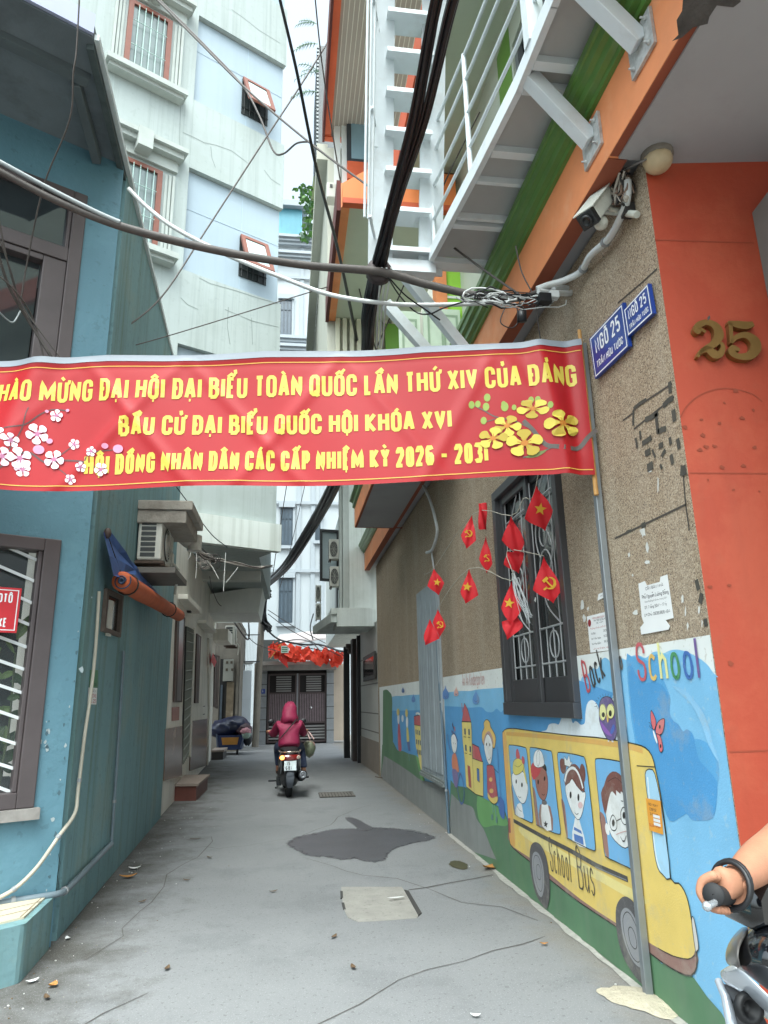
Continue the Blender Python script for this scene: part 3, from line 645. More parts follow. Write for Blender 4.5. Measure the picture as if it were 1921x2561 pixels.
paint('painted_cloud', mur, P7, [
    ('f', '3F9ED4', [(700, 300), (760, 262), (830, 255), (890, 285), (930, 300), (990, 240), (1050, 255), (1060, 420), (1120, 580), (1160, 700), (1150, 850), (1250, 1000), (1350, 1100), (1480, 1120), (1600, 1200), (1655, 1330), (1650, 1600), (1500, 1700), (1050, 1600), (800, 1200)]),
    ('f', '2C92CE', [(720, 330), (850, 520), (1000, 520), (1080, 560), (1150, 690), (1155, 880), (1240, 960), (1290, 1030), (1330, 1010), (1390, 1060), (1420, 1180), (1460, 1330), (1560, 1440), (1640, 1560), (1640, 1760), (1600, 1930), (1480, 1960), (1380, 1950), (1330, 1890), (1270, 1920), (1150, 1960), (1060, 1700), (960, 1300), (800, 1100)]),
    ('f', '7DBCE2', [(1180, 560), (1300, 600), (1400, 700), (1490, 820), (1560, 980), (1600, 1150), (1655, 1300), (1658, 1350), (1560, 1180), (1480, 950), (1380, 760), (1260, 640)])], .0056)
paint('white_cloud', mur, P7, [
    ('f', 'DDE6EA', [(-200, 1120), (-190, 1040), (-130, 1020), (-100, 960), (-40, 950), (0, 960), (30, 890), (75, 862), (125, 890), (145, 950), (170, 925), (200, 940), (230, 965), (270, 945), (275, 860), (290, 760), (325, 712), (370, 720), (410, 780), (440, 900), (520, 900), (555, 720), (575, 560), (605, 510), (640, 540), (700, 1140), (400, 1110), (100, 1075)])], .0066)
zone('painted_grass', [S3(yz(P8, [(30, 940), (60, 930), (140, 900), (200, 1000), (260, 1010), (330, 1040), (400, 1060), (440, 1110), (480, 1230)])) + [(sy1 + .034, .0), (yl, .0)],
    [(sy0 - .034, .0)] + S3(yz(P8, [(790, 1330), (850, 1390), (950, 1410), (1060, 1480), (1160, 1530), (1260, 1590), (1380, 1660), (1430, 1800)])) + S3(yz(P6, [(140, 1150), (300, 1330), (500, 1480), (700, 1640), (1000, 1800), (1300, 1950)])) + yz(P1, [(1000, 1880), (1080, 1890), (1180, 1960), (1250, 2060), (1330, 2150), (1380, 2240)]) + [(YC, .25), (YC, .0)]], grass, .0070)
zone('painted_tree', [S3(yz(P8, [(40, 340), (75, 330), (105, 350), (140, 420), (140, 700), (150, 900), (110, 960), (60, 965), (35, 950)]))], grass, .0074)
zone('painted_bright_grass', [S3(yz(P8, [(400, 1050), (440, 1100), (490, 1230), (530, 1700), (520, 1740), (470, 1500), (460, 1330)])), S3(yz(P8, [(1090, 1490), (1160, 1530), (1260, 1590), (1380, 1700), (1420, 1830), (1280, 1830), (1160, 1850), (1100, 1750), (1080, 1600)]))], lgrass, .0075)
zone('painted_worn_grey', [[(sy0 - .0, .0)] + S3(yz(P8, [(800, 1480), (880, 1560), (960, 1600), (1040, 1640), (1080, 1760), (1160, 1880), (1240, 2080), (1300, 2212)])) + [(7.5, .0)],
     S3(yz(P8, [(50, 1060), (200, 1150), (350, 1250), (460, 1330), (560, 1350), (740, 1400), (780, 1500)])) + [(8.6, .0), (yl, .0)]], gray, .0079)
# school bus
YB, BRN, TYR, HUB = 'E3C14C', '8D6458', '4A4749', '8E8F93'
bus = paint('school_bus_picture', mur, P1, [
    ('f', BRN, [(160, 1160), (185, 1245), (290, 1330), (390, 1420), (560, 1550), (740, 1668), (790, 1700), (985, 1860), (1100, 1928), (1165, 1946), (1196, 1900), (1197, 1820), (1100, 1780), (900, 1600), (500, 1350), (300, 1200)], 2),
    ('f', YB, [(130, 640), (134, 612), (152, 597), (200, 595), (320, 612), (400, 620), (520, 634), (640, 643), (760, 660), (860, 680), (915, 700), (950, 742), (970, 815), (1000, 960), (1030, 1180), (1055, 1415), (1098, 1440), (1128, 1480), (1150, 1540), (1165, 1620), (1180, 1720), (1188, 1790), (1180, 1830), (1150, 1855), (1100, 1850), (1040, 1822), (985, 1795), (900, 1744), (740, 1650), (560, 1530), (390, 1392), (285, 1305), (190, 1243), (168, 1200), (160, 1080), (145, 860)], 2),
    ('f', 'E0A53C', [(131, 640), (150, 640), (170, 900), (190, 1100), (200, 1230), (182, 1235), (166, 1190), (150, 900)], 3),
    ('f', 'E6D27A', [(240, 1130), (500, 1290), (820, 1460), (900, 1500), (900, 1560), (700, 1450), (450, 1310), (240, 1180)], 3),
    ('s', 'DCA53A', [(150, 622), (400, 642), (760, 683), (900, 716)], 3, .03),
    ('f', 'A84E48', [(160, 1085), (173, 1085), (176, 1165), (164, 1165)], 0),
    ('c', INK, [(130, 640), (134, 612), (152, 597), (200, 595), (320, 612), (400, 620), (520, 634), (640, 643), (760, 660), (860, 680), (915, 700), (950, 742), (970, 815), (1000, 960), (1030, 1180), (1055, 1415), (1098, 1440), (1128, 1480), (1150, 1540), (1165, 1620), (1180, 1720), (1188, 1790), (1196, 1830), (1196, 1900), (1165, 1946), (1100, 1928), (1000, 1868), (900, 1790), (740, 1668), (560, 1550), (390, 1420), (285, 1325), (190, 1250), (168, 1200), (160, 1080), (145, 860)], 2, .007),
    ('s', INK, [(868, 798), (966, 805)], 0, .005), ('s', INK, [(985, 1795), (1060, 1835), (1150, 1855), (1190, 1830)], 3, .004),
    ('f', 'C9C6C0', [(1170, 1640), (1185, 1640), (1208, 1780), (1200, 1812), (1190, 1800)], 3), ('c', INK, [(1170, 1640), (1185, 1640), (1208, 1780), (1200, 1812), (1190, 1800)], 3, .005),
    ('s', '3C3834', [(192, 1098), (350, 1185), (500, 1260), (650, 1345), (820, 1420)], 0, .030), ('s', '7A7F86', [(640, 1350), (730, 1390), (815, 1425)], 0, .006),
    ('f', '9CCDE8', [(916, 845), (928, 820), (948, 818), (968, 840), (1000, 980), (1030, 1190), (1054, 1415), (1010, 1390), (985, 1355), (965, 1260), (945, 1080), (925, 940)], 2), ('c', INK, [(916, 845), (928, 820), (948, 818), (968, 840), (1000, 980), (1030, 1190), (1054, 1415), (1010, 1390), (985, 1355), (965, 1260), (945, 1080), (925, 940)], 2, .006),
    ('s', 'D9E8EE', [(930, 860), (938, 960), (960, 1160), (978, 1300), (1000, 1370)], 3, .012)], .0084)
wins = [[(150, 285), (165, 262), (230, 268), (310, 285), (335, 310), (350, 450), (375, 720), (400, 980), (400, 1058), (370, 1062), (230, 990), (208, 950), (190, 760), (165, 480)],
        [(370, 310), (395, 288), (480, 300), (575, 322), (602, 350), (625, 560), (660, 900), (692, 1150), (670, 1186), (580, 1155), (455, 1095), (437, 1060), (410, 800), (385, 520)],
        [(660, 370), (690, 338), (800, 352), (915, 378), (948, 410), (980, 600), (1020, 950), (1056, 1310), (1035, 1355), (930, 1310), (780, 1235), (755, 1190), (720, 900), (685, 600)],
        [(1055, 440), (1080, 402), (1200, 412), (1370, 445), (1410, 480), (1440, 800), (1480, 1250), (1510, 1560), (1400, 1530), (1260, 1465), (1180, 1425), (1150, 1360), (1110, 1000), (1075, 650)]]
seats = [[(175, 680), (195, 760), (215, 950), (225, 985), (205, 950), (190, 850)], [(400, 700), (430, 760), (460, 1000), (475, 1100), (445, 1085), (420, 900)], [(700, 820), (735, 880), (760, 1100), (770, 1225), (748, 1170), (720, 980)], [(1100, 960), (1160, 1020), (1185, 1250), (1200, 1430), (1160, 1380), (1125, 1180)]]
it = []
for w_, s_ in zip(wins, seats): it += [('f', '62ADDE', w_, 2), ('f', '9A6A5C', s_, 3), ('c', INK, w_, 2, .006)]
paint('bus_window_picture', mur, P6, it, .0130)
paint('bus_wheel_picture', mur, P6, [('f', TYR, [(375, 1330), (400, 1280), (440, 1270), (490, 1310), (540, 1420), (570, 1600), (578, 1800), (560, 1920), (540, 1960), (500, 1920), (430, 1800), (385, 1620), (368, 1450)], 3),
    ('f', HUB, [(400, 1400), (430, 1368), (470, 1400), (505, 1500), (520, 1640), (515, 1770), (490, 1840), (450, 1790), (410, 1650), (393, 1500)], 3), ('c', INK, [(415, 1430), (435, 1405), (465, 1430), (492, 1520), (505, 1640), (500, 1740), (485, 1780), (455, 1740), (425, 1630), (410, 1510)], 3, .004),
    ('c', INK, [(440, 1530), (458, 1500), (480, 1540), (487, 1620), (475, 1660), (450, 1630)], 3, .004)], .0130)
paint('bus_wheel_picture', mur, P1, [('f', TYR, [(755, 1600), (770, 1540), (805, 1512), (850, 1540), (890, 1610), (920, 1720), (938, 1860), (935, 1985), (925, 2010), (870, 1960), (800, 1850), (765, 1730)], 3),
    ('f', HUB, [(782, 1640), (790, 1590), (815, 1575), (850, 1610), (885, 1690), (905, 1800), (905, 1880), (885, 1900), (840, 1850), (800, 1750)], 3), ('c', INK, [(795, 1650), (803, 1610), (822, 1598), (848, 1630), (875, 1700), (893, 1800), (890, 1860), (872, 1870), (840, 1830), (808, 1740)], 3, .005),
    ('c', INK, [(825, 1700), (840, 1680), (862, 1720), (872, 1780), (862, 1800), (838, 1770)], 3, .005)], .0130)
SKIN = 'E4E6E4'; HAIR = '74392A'
def face(cx, cy, s, sx=1.0, brow=False): return []
paint('painted_blonde_child', mur, P6, [('f', SKIN, [(240, 880), (285, 870), (300, 960), (308, 1020), (225, 985)], 2), ('f', SKIN, [(190, 560), (187, 640), (215, 740), (245, 810), (290, 868), (325, 850), (348, 770), (352, 690), (330, 610), (300, 540), (240, 530)], 3),
    ('c', INK, [(190, 560), (187, 640), (215, 740), (245, 810), (290, 868), (325, 850), (348, 770), (352, 690), (330, 610), (300, 540), (240, 530)], 3, .004), ('f', 'D9C94B', [(195, 520), (200, 440), (240, 400), (290, 420), (312, 480), (345, 660), (330, 640), (300, 530), (270, 560), (230, 572), (205, 560)], 3), ('c', INK, [(200, 440), (240, 400), (290, 420), (312, 480), (290, 540), (230, 572), (200, 540)], 3, .0035),
    ('s', INK, [(215, 470), (250, 490), (290, 460)], 3, .003), ('f', 'C8474B', [(228, 340), (240, 300), (258, 330), (270, 395), (235, 400)], 3), ('f', 'C8474B', [(288, 400), (300, 375), (318, 410), (315, 460), (295, 450)], 3), ('e', INK, [(232, 640), (7, 22)]), ('e', INK, [(292, 675), (8, 24)]),
    ('s', INK, [(250, 790), (268, 805), (285, 800)], 3, .0035), ('s', INK, [(240, 890), (265, 935), (290, 950)], 3, .0035)], .0146)
paint('painted_capped_child', mur, P6, [('f', '9A6A58', [(478, 880), (585, 900), (612, 1150), (480, 1095)], 2), ('f', SKIN, [(495, 880), (560, 880), (600, 1145), (500, 1100)], 2), ('f', '6B6462', [(505, 830), (545, 840), (548, 880), (500, 875)], 2), ('f', '9B5D4B', [(428, 600), (440, 700), (465, 780), (500, 830), (530, 830), (555, 760), (562, 650), (550, 560), (520, 490), (470, 500), (440, 550)], 3), ('c', INK, [(428, 600), (440, 700), (465, 780), (500, 830), (530, 830), (555, 760), (562, 650), (550, 560), (520, 490), (470, 500), (440, 550)], 3, .004),
    ('f', INK, [(505, 490), (525, 455), (545, 490), (548, 535), (520, 510)], 2), ('f', 'C32F33', [(385, 540), (390, 470), (420, 440), (470, 480), (488, 500), (475, 560), (440, 600), (410, 622)], 3), ('f', SKIN, [(412, 400), (430, 330), (465, 308), (500, 340), (522, 420), (520, 475), (460, 496), (420, 470)], 3), ('c', INK, [(412, 400), (430, 330), (465, 308), (500, 340), (522, 420), (520, 475), (460, 496), (420, 470)], 3, .003), ('c', INK, [(445, 380), (458, 325), (472, 330), (480, 420), (465, 480), (450, 460)], 3, .003),
    ('e', INK, [(462, 645), (7, 26)]), ('e', INK, [(530, 610), (7, 24)]), ('s', INK, [(500, 770), (520, 782), (532, 772)], 3, .0035), ('f', INK, [(540, 1045), (547, 1070), (565, 1075), (552, 1092), (556, 1118), (540, 1100), (525, 1105), (532, 1085), (520, 1065), (535, 1068)], 0)], .0146)
paint('painted_bun_hair_child', mur, P6, [('f', SKIN, [(850, 1010), (885, 1030), (900, 1080), (960, 1330), (815, 1245), (835, 1070)], 2), ('f', '3E74BF', [(835, 1110), (908, 1150), (918, 1185), (832, 1140)], 0), ('f', '3E74BF', [(832, 1180), (926, 1215), (936, 1300), (840, 1255)], 0), ('f', HAIR, [(686, 440), (700, 402), (730, 410), (752, 460), (745, 540), (720, 560), (695, 520)], 3), ('f', HAIR, [(895, 520), (912, 458), (940, 480), (955, 560), (945, 640), (910, 620)], 3), ('f', HAIR, [(735, 600), (760, 520), (800, 470), (850, 460), (900, 520), (935, 620), (945, 740), (920, 740), (760, 700)], 3),
    ('f', SKIN, [(745, 690), (790, 650), (815, 610), (860, 680), (925, 750), (950, 745), (957, 790), (945, 850), (925, 960), (890, 1035), (850, 1010), (800, 920), (760, 800)], 2), ('c', INK, [(745, 690), (790, 650), (815, 610), (860, 680), (925, 750), (950, 745), (957, 790), (945, 850), (925, 960), (890, 1035), (850, 1010), (800, 920), (760, 800)], 2, .004),
    ('s', SKIN, [(740, 640), (760, 550), (800, 500), (850, 510), (895, 590), (930, 710)], 3, .022), ('s', INK, [(728, 640), (750, 540), (800, 485), (850, 495), (905, 580), (940, 700)], 3, .003), ('f', SKIN, [(740, 470), (735, 380), (765, 420), (785, 365), (800, 440), (820, 440), (795, 490)], 0), ('c', INK, [(740, 470), (735, 380), (765, 420), (785, 365), (800, 440), (820, 440), (795, 490)], 0, .003),
    ('e', INK, [(802, 780), (10, 36)]), ('e', INK, [(884, 805), (10, 38)]), ('s', INK, [(845, 960), (865, 980), (885, 970)], 3, .004), ('e', 'DDB5B4', [(905, 885), (24, 34)])], .0146)
paint('painted_spectacled_child', mur, P6, [('f', SKIN, [(1335, 1330), (1385, 1340), (1395, 1385), (1470, 1440), (1490, 1555), (1400, 1520), (1270, 1465), (1290, 1400), (1335, 1370)], 2), ('c', INK, [(1335, 1330), (1385, 1340), (1395, 1385), (1470, 1440), (1490, 1555), (1400, 1520), (1270, 1465), (1290, 1400), (1335, 1370)], 2, .004), ('s', INK, [(1335, 1370), (1370, 1415), (1400, 1390)], 3, .004),
    ('f', SKIN, [(1160, 880), (1200, 780), (1230, 730), (1330, 740), (1400, 830), (1420, 960), (1440, 1080), (1445, 1200), (1420, 1290), (1370, 1332), (1300, 1290), (1230, 1210), (1190, 1100), (1170, 1000)], 2), ('c', INK, [(1160, 880), (1200, 780), (1230, 730), (1330, 740), (1400, 830), (1420, 960), (1440, 1080), (1445, 1200), (1420, 1290), (1370, 1332), (1300, 1290), (1230, 1210), (1190, 1100), (1170, 1000)], 2, .005),
    ('f', SKIN, [(1172, 1070), (1160, 1110), (1175, 1180), (1205, 1190), (1200, 1110)], 3), ('f', HAIR, [(1118, 760), (1150, 680), (1180, 590), (1240, 535), (1310, 560), (1370, 650), (1410, 770), (1418, 850), (1412, 900), (1395, 860), (1370, 790), (1325, 740), (1320, 770), (1275, 730), (1278, 790), (1235, 740), (1210, 780), (1190, 860), (1165, 980), (1140, 900)], 2),
    ('s', INK, [(1190, 640), (1270, 600), (1340, 660)], 3, .003), ('c', INK, [(1212, 1060), (1240, 985), (1278, 1040), (1285, 1110), (1262, 1150), (1225, 1130)], 3, .005), ('c', INK, [(1325, 960), (1355, 905), (1392, 960), (1398, 1050), (1372, 1088), (1335, 1050)], 3, .005), ('s', INK, [(1278, 1050), (1325, 1025)], 0, .005), ('s', INK, [(1395, 980), (1425, 910)], 0, .004),
    ('e', INK, [(1248, 1068), (14, 36)]), ('e', INK, [(1360, 990), (14, 36)]), ('s', INK, [(1345, 1255), (1365, 1260), (1385, 1200)], 3, .005), ('s', INK, [(1325, 1210), (1345, 1250), (1370, 1255)], 3, .004), ('s', 'C98F8C', [(1280, 1190), (1340, 1165), (1410, 1150)], 3, .004), ('s', INK, [(1330, 840), (1355, 845)], 0, .004)], .0146)
paint('painted_owl', mur, P7, [('s', INK, [(410, 800), (395, 760)], 0, .003), ('f', '5D4A87', [(425, 850), (425, 760), (455, 690), (510, 672), (560, 700), (590, 780), (612, 900), (615, 1000), (600, 1090), (570, 1128), (510, 1110), (460, 1020), (430, 930)], 3), ('c', INK, [(425, 850), (425, 760), (455, 690), (510, 672), (560, 700), (590, 780), (612, 900), (615, 1000), (600, 1090), (570, 1128), (510, 1110), (460, 1020), (430, 930)], 3, .0045),
    ('f', '8B4FB0', [(440, 930), (500, 1000), (560, 1080), (500, 1060), (455, 1000)], 3), ('f', '3A5DB5', [(540, 1040), (575, 960), (590, 1000), (560, 1060)], 3), ('f', '3A5DB5', [(590, 900), (625, 845), (645, 850), (620, 905)], 3), ('e', 'E6E28E', [(465, 835), (36, 88)]), ('e', 'E6E28E', [(545, 825), (42, 80)]), ('c', INK, [(465, 750), (495, 790), (500, 860), (475, 920), (445, 890), (432, 820), (440, 765)], 3, .003), ('c', INK, [(545, 748), (580, 790), (586, 850), (560, 900), (520, 885), (508, 820), (520, 765)], 3, .003),
    ('e', INK, [(472, 860), (16, 26)]), ('e', INK, [(545, 845), (16, 32)]), ('f', 'E2B52E', [(508, 850), (528, 890), (522, 945), (508, 905)], 2), ('s', 'D9D6CE', [(520, 1130), (535, 1135)], 0, .01), ('s', 'D9D6CE', [(560, 1135), (580, 1138)], 0, .01)]
    + [('s', INK, [(500 + 95 * math.cos(R(a)), 775 + 110 * math.sin(R(a))), (500 + 118 * math.cos(R(a)), 775 + 136 * math.sin(R(a)))], 0, .0025) for a in range(180, 361, 15)], .0100)
paint('painted_butterfly', mur, P7, [('f', 'D95A60', [(965, 815), (1000, 880), (1015, 950), (995, 1020), (975, 980), (960, 900)], 3), ('c', INK, [(965, 815), (1000, 880), (1015, 950), (995, 1020), (975, 980), (960, 900)], 3, .004), ('f', 'D95A60', [(1015, 1000), (1040, 930), (1100, 900), (1102, 960), (1085, 1040), (1050, 1070), (1015, 1050)], 3), ('c', INK, [(1015, 1000), (1040, 930), (1100, 900), (1102, 960), (1085, 1040), (1050, 1070), (1015, 1050)], 3, .004),
    ('f', 'D95A60', [(1020, 1060), (1060, 1080), (1080, 1150), (1088, 1220), (1070, 1250), (1050, 1220), (1040, 1140)], 3), ('c', INK, [(1020, 1060), (1060, 1080), (1080, 1150), (1088, 1220), (1070, 1250), (1050, 1220), (1040, 1140)], 3, .004), ('f', 'E4E6E4', [(985, 1020), (1005, 1050), (1030, 1130), (1028, 1160), (1012, 1130), (992, 1070)], 3), ('e', INK, [(1057, 985), (9, 20)]), ('e', INK, [(1066, 1185), (8, 20)]), ('s', INK, [(985, 1010), (955, 985), (950, 970)], 3, .003), ('s', INK, [(980, 990), (960, 950), (945, 940)], 3, .003)], .0086)
YEL, RED = 'E5D062', 'C24B50'
hw = [(945, 790), (990, 795), (955, 970), (1005, 985)]
it = [('f', YEL, [(915, 685), (1020, 690), (1035, 1090), (1150, 1125), (1155, 1515), (1075, 1490), (965, 1405), (945, 1080), (925, 900)], 0), ('c', INK, [(915, 685), (1020, 690), (1035, 1090), (1150, 1125), (1155, 1515), (1075, 1490), (965, 1405), (945, 1080), (925, 900)], 0, .008), ('f', RED, [(920, 680), (935, 540), (945, 480), (985, 560), (1018, 685)], 0), ('c', INK, [(920, 680), (935, 540), (945, 480), (985, 560), (1018, 685)], 0, .008), ('s', RED, [(915, 480), (925, 580)], 0, .02), ('f', RED, [(1033, 930), (1105, 965), (1145, 1130), (1040, 1090)], 0), ('c', INK, [(1033, 930), (1105, 965), (1145, 1130), (1040, 1090)], 0, .008), ('s', INK, [(1035, 1090), (1055, 1480)], 0, .006),
      ('f', 'B5483C', [(980, 1165), (1010, 1180), (1025, 1420), (995, 1400)], 0), ('f', '2F6CB3', [(1085, 1200), (1110, 1210), (1115, 1355), (1090, 1330)], 0), ('c', INK, [(1085, 1200), (1110, 1210), (1115, 1355), (1090, 1330)], 0, .006)]
for x, y in hw: it += [('f', '2F4A63', [(x, y - 30), (x + 16, y - 28), (x + 18, y + 38), (x + 2, y + 34)], 0), ('s', INK, [(x - 5, y + 60), (x + 22, y + 66)], 0, .006)]
paint('painted_tower_house', mur, P8, it, .0086)
it = [('f', YEL, [(388, 715), (490, 740), (500, 1000), (505, 1225), (460, 1215), (430, 1060), (405, 960)], 0), ('f', RED, [(385, 625), (470, 608), (490, 740), (388, 718)], 0), ('c', INK, [(385, 625), (470, 608), (490, 740), (388, 718)], 0, .01), ('s', WHT, [(405, 600), (425, 590), (450, 605)], 3, .03)]
for r_ in range(3):
    for c_ in range(4): it.append(('f', '2E4E6E', [(402 + c_ * 20 + r_ * 8, 770 + c_ * 6 + r_ * 110), (412 + c_ * 20 + r_ * 8, 772 + c_ * 6 + r_ * 110), (414 + c_ * 20 + r_ * 8, 825 + c_ * 6 + r_ * 110), (404 + c_ * 20 + r_ * 8, 820 + c_ * 6 + r_ * 110)], 0))
paint('painted_apartment_house', mur, P8, it, .0086)
paint('painted_straw_hat_girl', mur, P8, [('f', 'E2B84C', [(1140, 870), (1145, 800), (1165, 750), (1160, 700), (1190, 660), (1225, 690), (1235, 740), (1265, 790), (1292, 860), (1285, 950), (1265, 975), (1200, 860), (1160, 940)], 3), ('c', INK, [(1140, 870), (1145, 800), (1165, 750), (1160, 700), (1190, 660), (1225, 690), (1235, 740), (1265, 790), (1292, 860), (1285, 950), (1265, 975), (1200, 860), (1160, 940)], 3, .007), ('f', 'B98F86', [(1155, 900), (1180, 820), (1220, 790), (1255, 850), (1265, 940), (1200, 850), (1165, 940)], 3), ('f', SKIN, [(1165, 950), (1180, 860), (1205, 820), (1240, 870), (1258, 960), (1250, 1090), (1230, 1160), (1205, 1130), (1180, 1050)], 3), ('c', INK, [(1165, 950), (1180, 860), (1205, 820), (1240, 870), (1258, 960), (1250, 1090), (1230, 1160), (1205, 1130), (1180, 1050)], 3, .005),
    ('f', 'B8434C', [(1195, 1180), (1215, 1165), (1270, 1180), (1290, 1300), (1315, 1500), (1300, 1560), (1250, 1560), (1205, 1480), (1198, 1300)], 3), ('f', 'E2C24E', [(1205, 1470), (1250, 1530), (1315, 1510), (1312, 1570), (1270, 1595), (1215, 1540)], 3), ('c', INK, [(1195, 1180), (1215, 1165), (1270, 1180), (1290, 1300), (1315, 1500), (1312, 1570), (1270, 1595), (1215, 1540), (1200, 1480), (1198, 1300)], 3, .006), ('e', 'E3B24A', [(1240, 1325), (18, 24)]), ('e', 'E3B24A', [(1248, 1450), (22, 26)]), ('e', INK, [(1193, 935), (5, 18)]), ('e', INK, [(1230, 940), (5, 18)]), ('s', INK, [(1205, 1080), (1220, 1110), (1240, 1080)], 3, .005), ('s', '4E7DB8', [(1310, 960), (1330, 1250), (1350, 1520)], 0, .012), ('s', INK, [(1275, 1200), (1325, 1250)], 0, .006),
    ('f', '2F66AE', [(1325, 1520), (1385, 1560), (1395, 1740), (1370, 1755), (1335, 1680)], 3), ('s', '5E93B8', [(1262, 1600), (1270, 1690)], 0, .012), ('s', '5E93B8', [(1285, 1600), (1310, 1780)], 0, .012), ('e', '4A7F7A', [(1258, 1740), (12, 36)]), ('e', '4A7F7A', [(1308, 1770), (11, 38)])], .0088)
paint('painted_hoop_child', mur, P8, [('s', '36579A', [(800, 790), (840, 830), (870, 900)], 3, .03), ('f', SKIN, [(800, 850), (830, 820), (858, 880), (862, 960), (845, 1030), (820, 1020), (803, 940)], 3), ('c', INK, [(800, 850), (830, 820), (858, 880), (862, 960), (845, 1030), (820, 1020), (803, 940)], 3, .006), ('s', '2E3A66', [(810, 705), (825, 760)], 0, .04), ('s', 'D06B6A', [(835, 740), (840, 790)], 0, .04), ('f', 'D9774A', [(810, 1060), (850, 1040), (880, 1180), (885, 1240), (850, 1235), (810, 1190)], 3), ('f', '7A6CA0', [(812, 1210), (870, 1240), (865, 1400), (840, 1400), (820, 1320)], 3), ('c', '3E62A6', [(870, 1390), (895, 1260), (925, 1320), (943, 1450), (935, 1560), (910, 1590), (885, 1520)], 3, .022), ('s', INK, [(820, 915), (826, 930)], 0, .008), ('s', INK, [(845, 920), (850, 935)], 0, .008), ('s', '4B70A8', [(760, 820), (770, 920), (790, 1000)], 3, .03)], .0088)
paint('painted_red_child', mur, P8, [('f', 'C94A5C', [(208, 720), (225, 720), (240, 900), (245, 1000), (215, 1005), (205, 880)], 2), ('e', SKIN, [(212, 650), (12, 60)]), ('e', 'D9C25A', [(208, 580), (16, 40)])], .0088)
paint('painted_yellow_child', mur, P8, [('f', 'DCCB58', [(300, 760), (318, 750), (332, 880), (325, 915), (305, 905)], 2), ('f', '34549C', [(305, 910), (335, 905), (345, 1015), (322, 1005)], 0), ('e', SKIN, [(308, 690), (13, 62)]), ('e', 'D9C25A', [(302, 590), (15, 45)]), ('s', '5A7FB0', [(322, 1010), (335, 1120)], 0, .02), ('e', 'DDE6EA', [(258, 650), (12, 40)])], .0088)
for i, (cx_, cy_, s_, c_) in enumerate([(1408, 225, 1.0, '4C86CC'), (1073, 420, .95, '4B8FD2'), (735, 370, .9, '4C86CC'), (378, 430, .55, '4C86CC'), (262, 335, .4, '4C6FA6'), (853, 355, .62, 'DDA79A')]):
    k = s_
    paint('painted_balloon', mur, P8, [('f', c_, [(cx_, cy_ - 100 * k), (cx_ + 8 * k, cy_ - 60 * k), (cx_ + 34 * k, cy_ - 10 * k), (cx_ + 40 * k, cy_ + 40 * k), (cx_ + 20 * k, cy_ + 72 * k), (cx_ - 22 * k, cy_ + 72 * k), (cx_ - 40 * k, cy_ + 40 * k), (cx_ - 32 * k, cy_ - 20 * k), (cx_ - 8 * k, cy_ - 60 * k)], 2), ('s', '3A66A8', [(cx_ - 20 * k, cy_ + 30 * k), (cx_, cy_ + 50 * k), (cx_ + 20 * k, cy_ + 28 * k)], 3, .01)], .0086)
# lettering of the mural
def yz_letters(name, text, p0, p1, hgt, wid, th, gap, hexes, base, slant=0):
    a, c = rw(*p0), rw(*p1); U = (c - a).normalized(); Up = V((0, 0, 1)); Up = (Up - U * Up.dot(U)).normalized()
    b = B(); cols = []
    x = 0.0
    for i, ch in enumerate(text):
        if ch == ' ': x += wid * .8; continue
        h = hexes[i % len(hexes)]
        if h not in cols: cols.append(h)
        o_ = a + U * x; o_.x = XR - base
        st, W_ = glyphs(ch, hgt, wid, th, gap)
        for j, (pl_, t) in enumerate(st):
            pts = [o_ + U * (p[0] + slant * p[1]) + Up * p[1] + V((-.00015 * (j % 4), 0, 0)) for p in pl_]
            pts = smooth(pts, False, 3) if len(pts) > 4 else pts
            for q in ribbon(pts, [t * random.uniform(.85, 1.15) for _ in pts], (-1, 0, 0)): b.poly(q, cols.index(h))
        x += W_ + gap
    return b.build(name, [pmat(h) for h in cols], mur, fix=False)
yz_letters('mural_lettering', 'Back', P7(300, 640), P7(585, 400), .20, .075, .018, .022, ['BF3742', '22211F', '22211F', '22211F'], .0100, .0)
yz_letters('mural_lettering', 'to', P7(610, 420), P7(800, 350), .12, .05, .016, .02, ['22211F'], .0100)
yz_letters('mural_lettering', 'School', P7(835, 510), P7(1440, 500), .20, .105, .020, .030, ['C24851', 'E0B44A', 'E2DD8C', '2F8A4E', '2467B5', '6B4C93'], .0100)
yz_letters('mural_lettering', 'School', P6(590, 1560), P6(800, 1690), .22, .062, .010, .024, ['3A3023'], .0136)
yz_letters('mural_lettering', 'Bus', P6(885, 1745), P6(1050, 1835), .24, .085, .011, .026, ['3A3023'], .0136)
yz_letters('mural_lettering', 'An An Kindergarten', P8(925, 290), P8(1300, 265), .125, .046, .006, .018, ['B9483F'], .0086)

# ------------------------------------------------------------------ upper floors of the kindergarten
beige = mat('pale_green_soffit', 'BFC6B5', .8, var=.06)
b = B(); zu0, zu1 = 4.93, 7.6
b.box(XR + .02, XR + .25, -1.5, 3.05, zu0, zu1); b.box(XR + .02, XR + .25, 4.75, 7.0, zu0, zu1); b.box(XR + .02, XR + .25, 3.05, 4.75, zu0, 5.3); b.box(XR + .02, XR + .25, 3.05, 4.75, 7.2, zu1)
b.build('upper_wall', beige, KB)
for y0, y1 in ((2.75, 3.02), (4.80, 5.15)): b = B(); b.box(XR + .015, XR + .019, y0, y1, 5.0, 7.5); b.build('green_stripe', mat('olive_green', '6E9A3E', .5, var=.08), KB)
b = B(); b.box(XR + .10, XR + .11, 3.05, 4.75, 5.3, 7.2); wo2 = b.build('upper_window', glassd, KB)
b = B()
for y in (3.05, 3.6, 4.15, 4.68): b.box(XR + .04, XR + .09, y, y + .07, 5.3, 7.2)
for z in (5.3, 6.0, 7.13): b.box(XR + .045, XR + .085, 3.05, 4.75, z, z + .07)
b.build('window_frame', plain('grey_frame', '767A7D', .4), wo2)
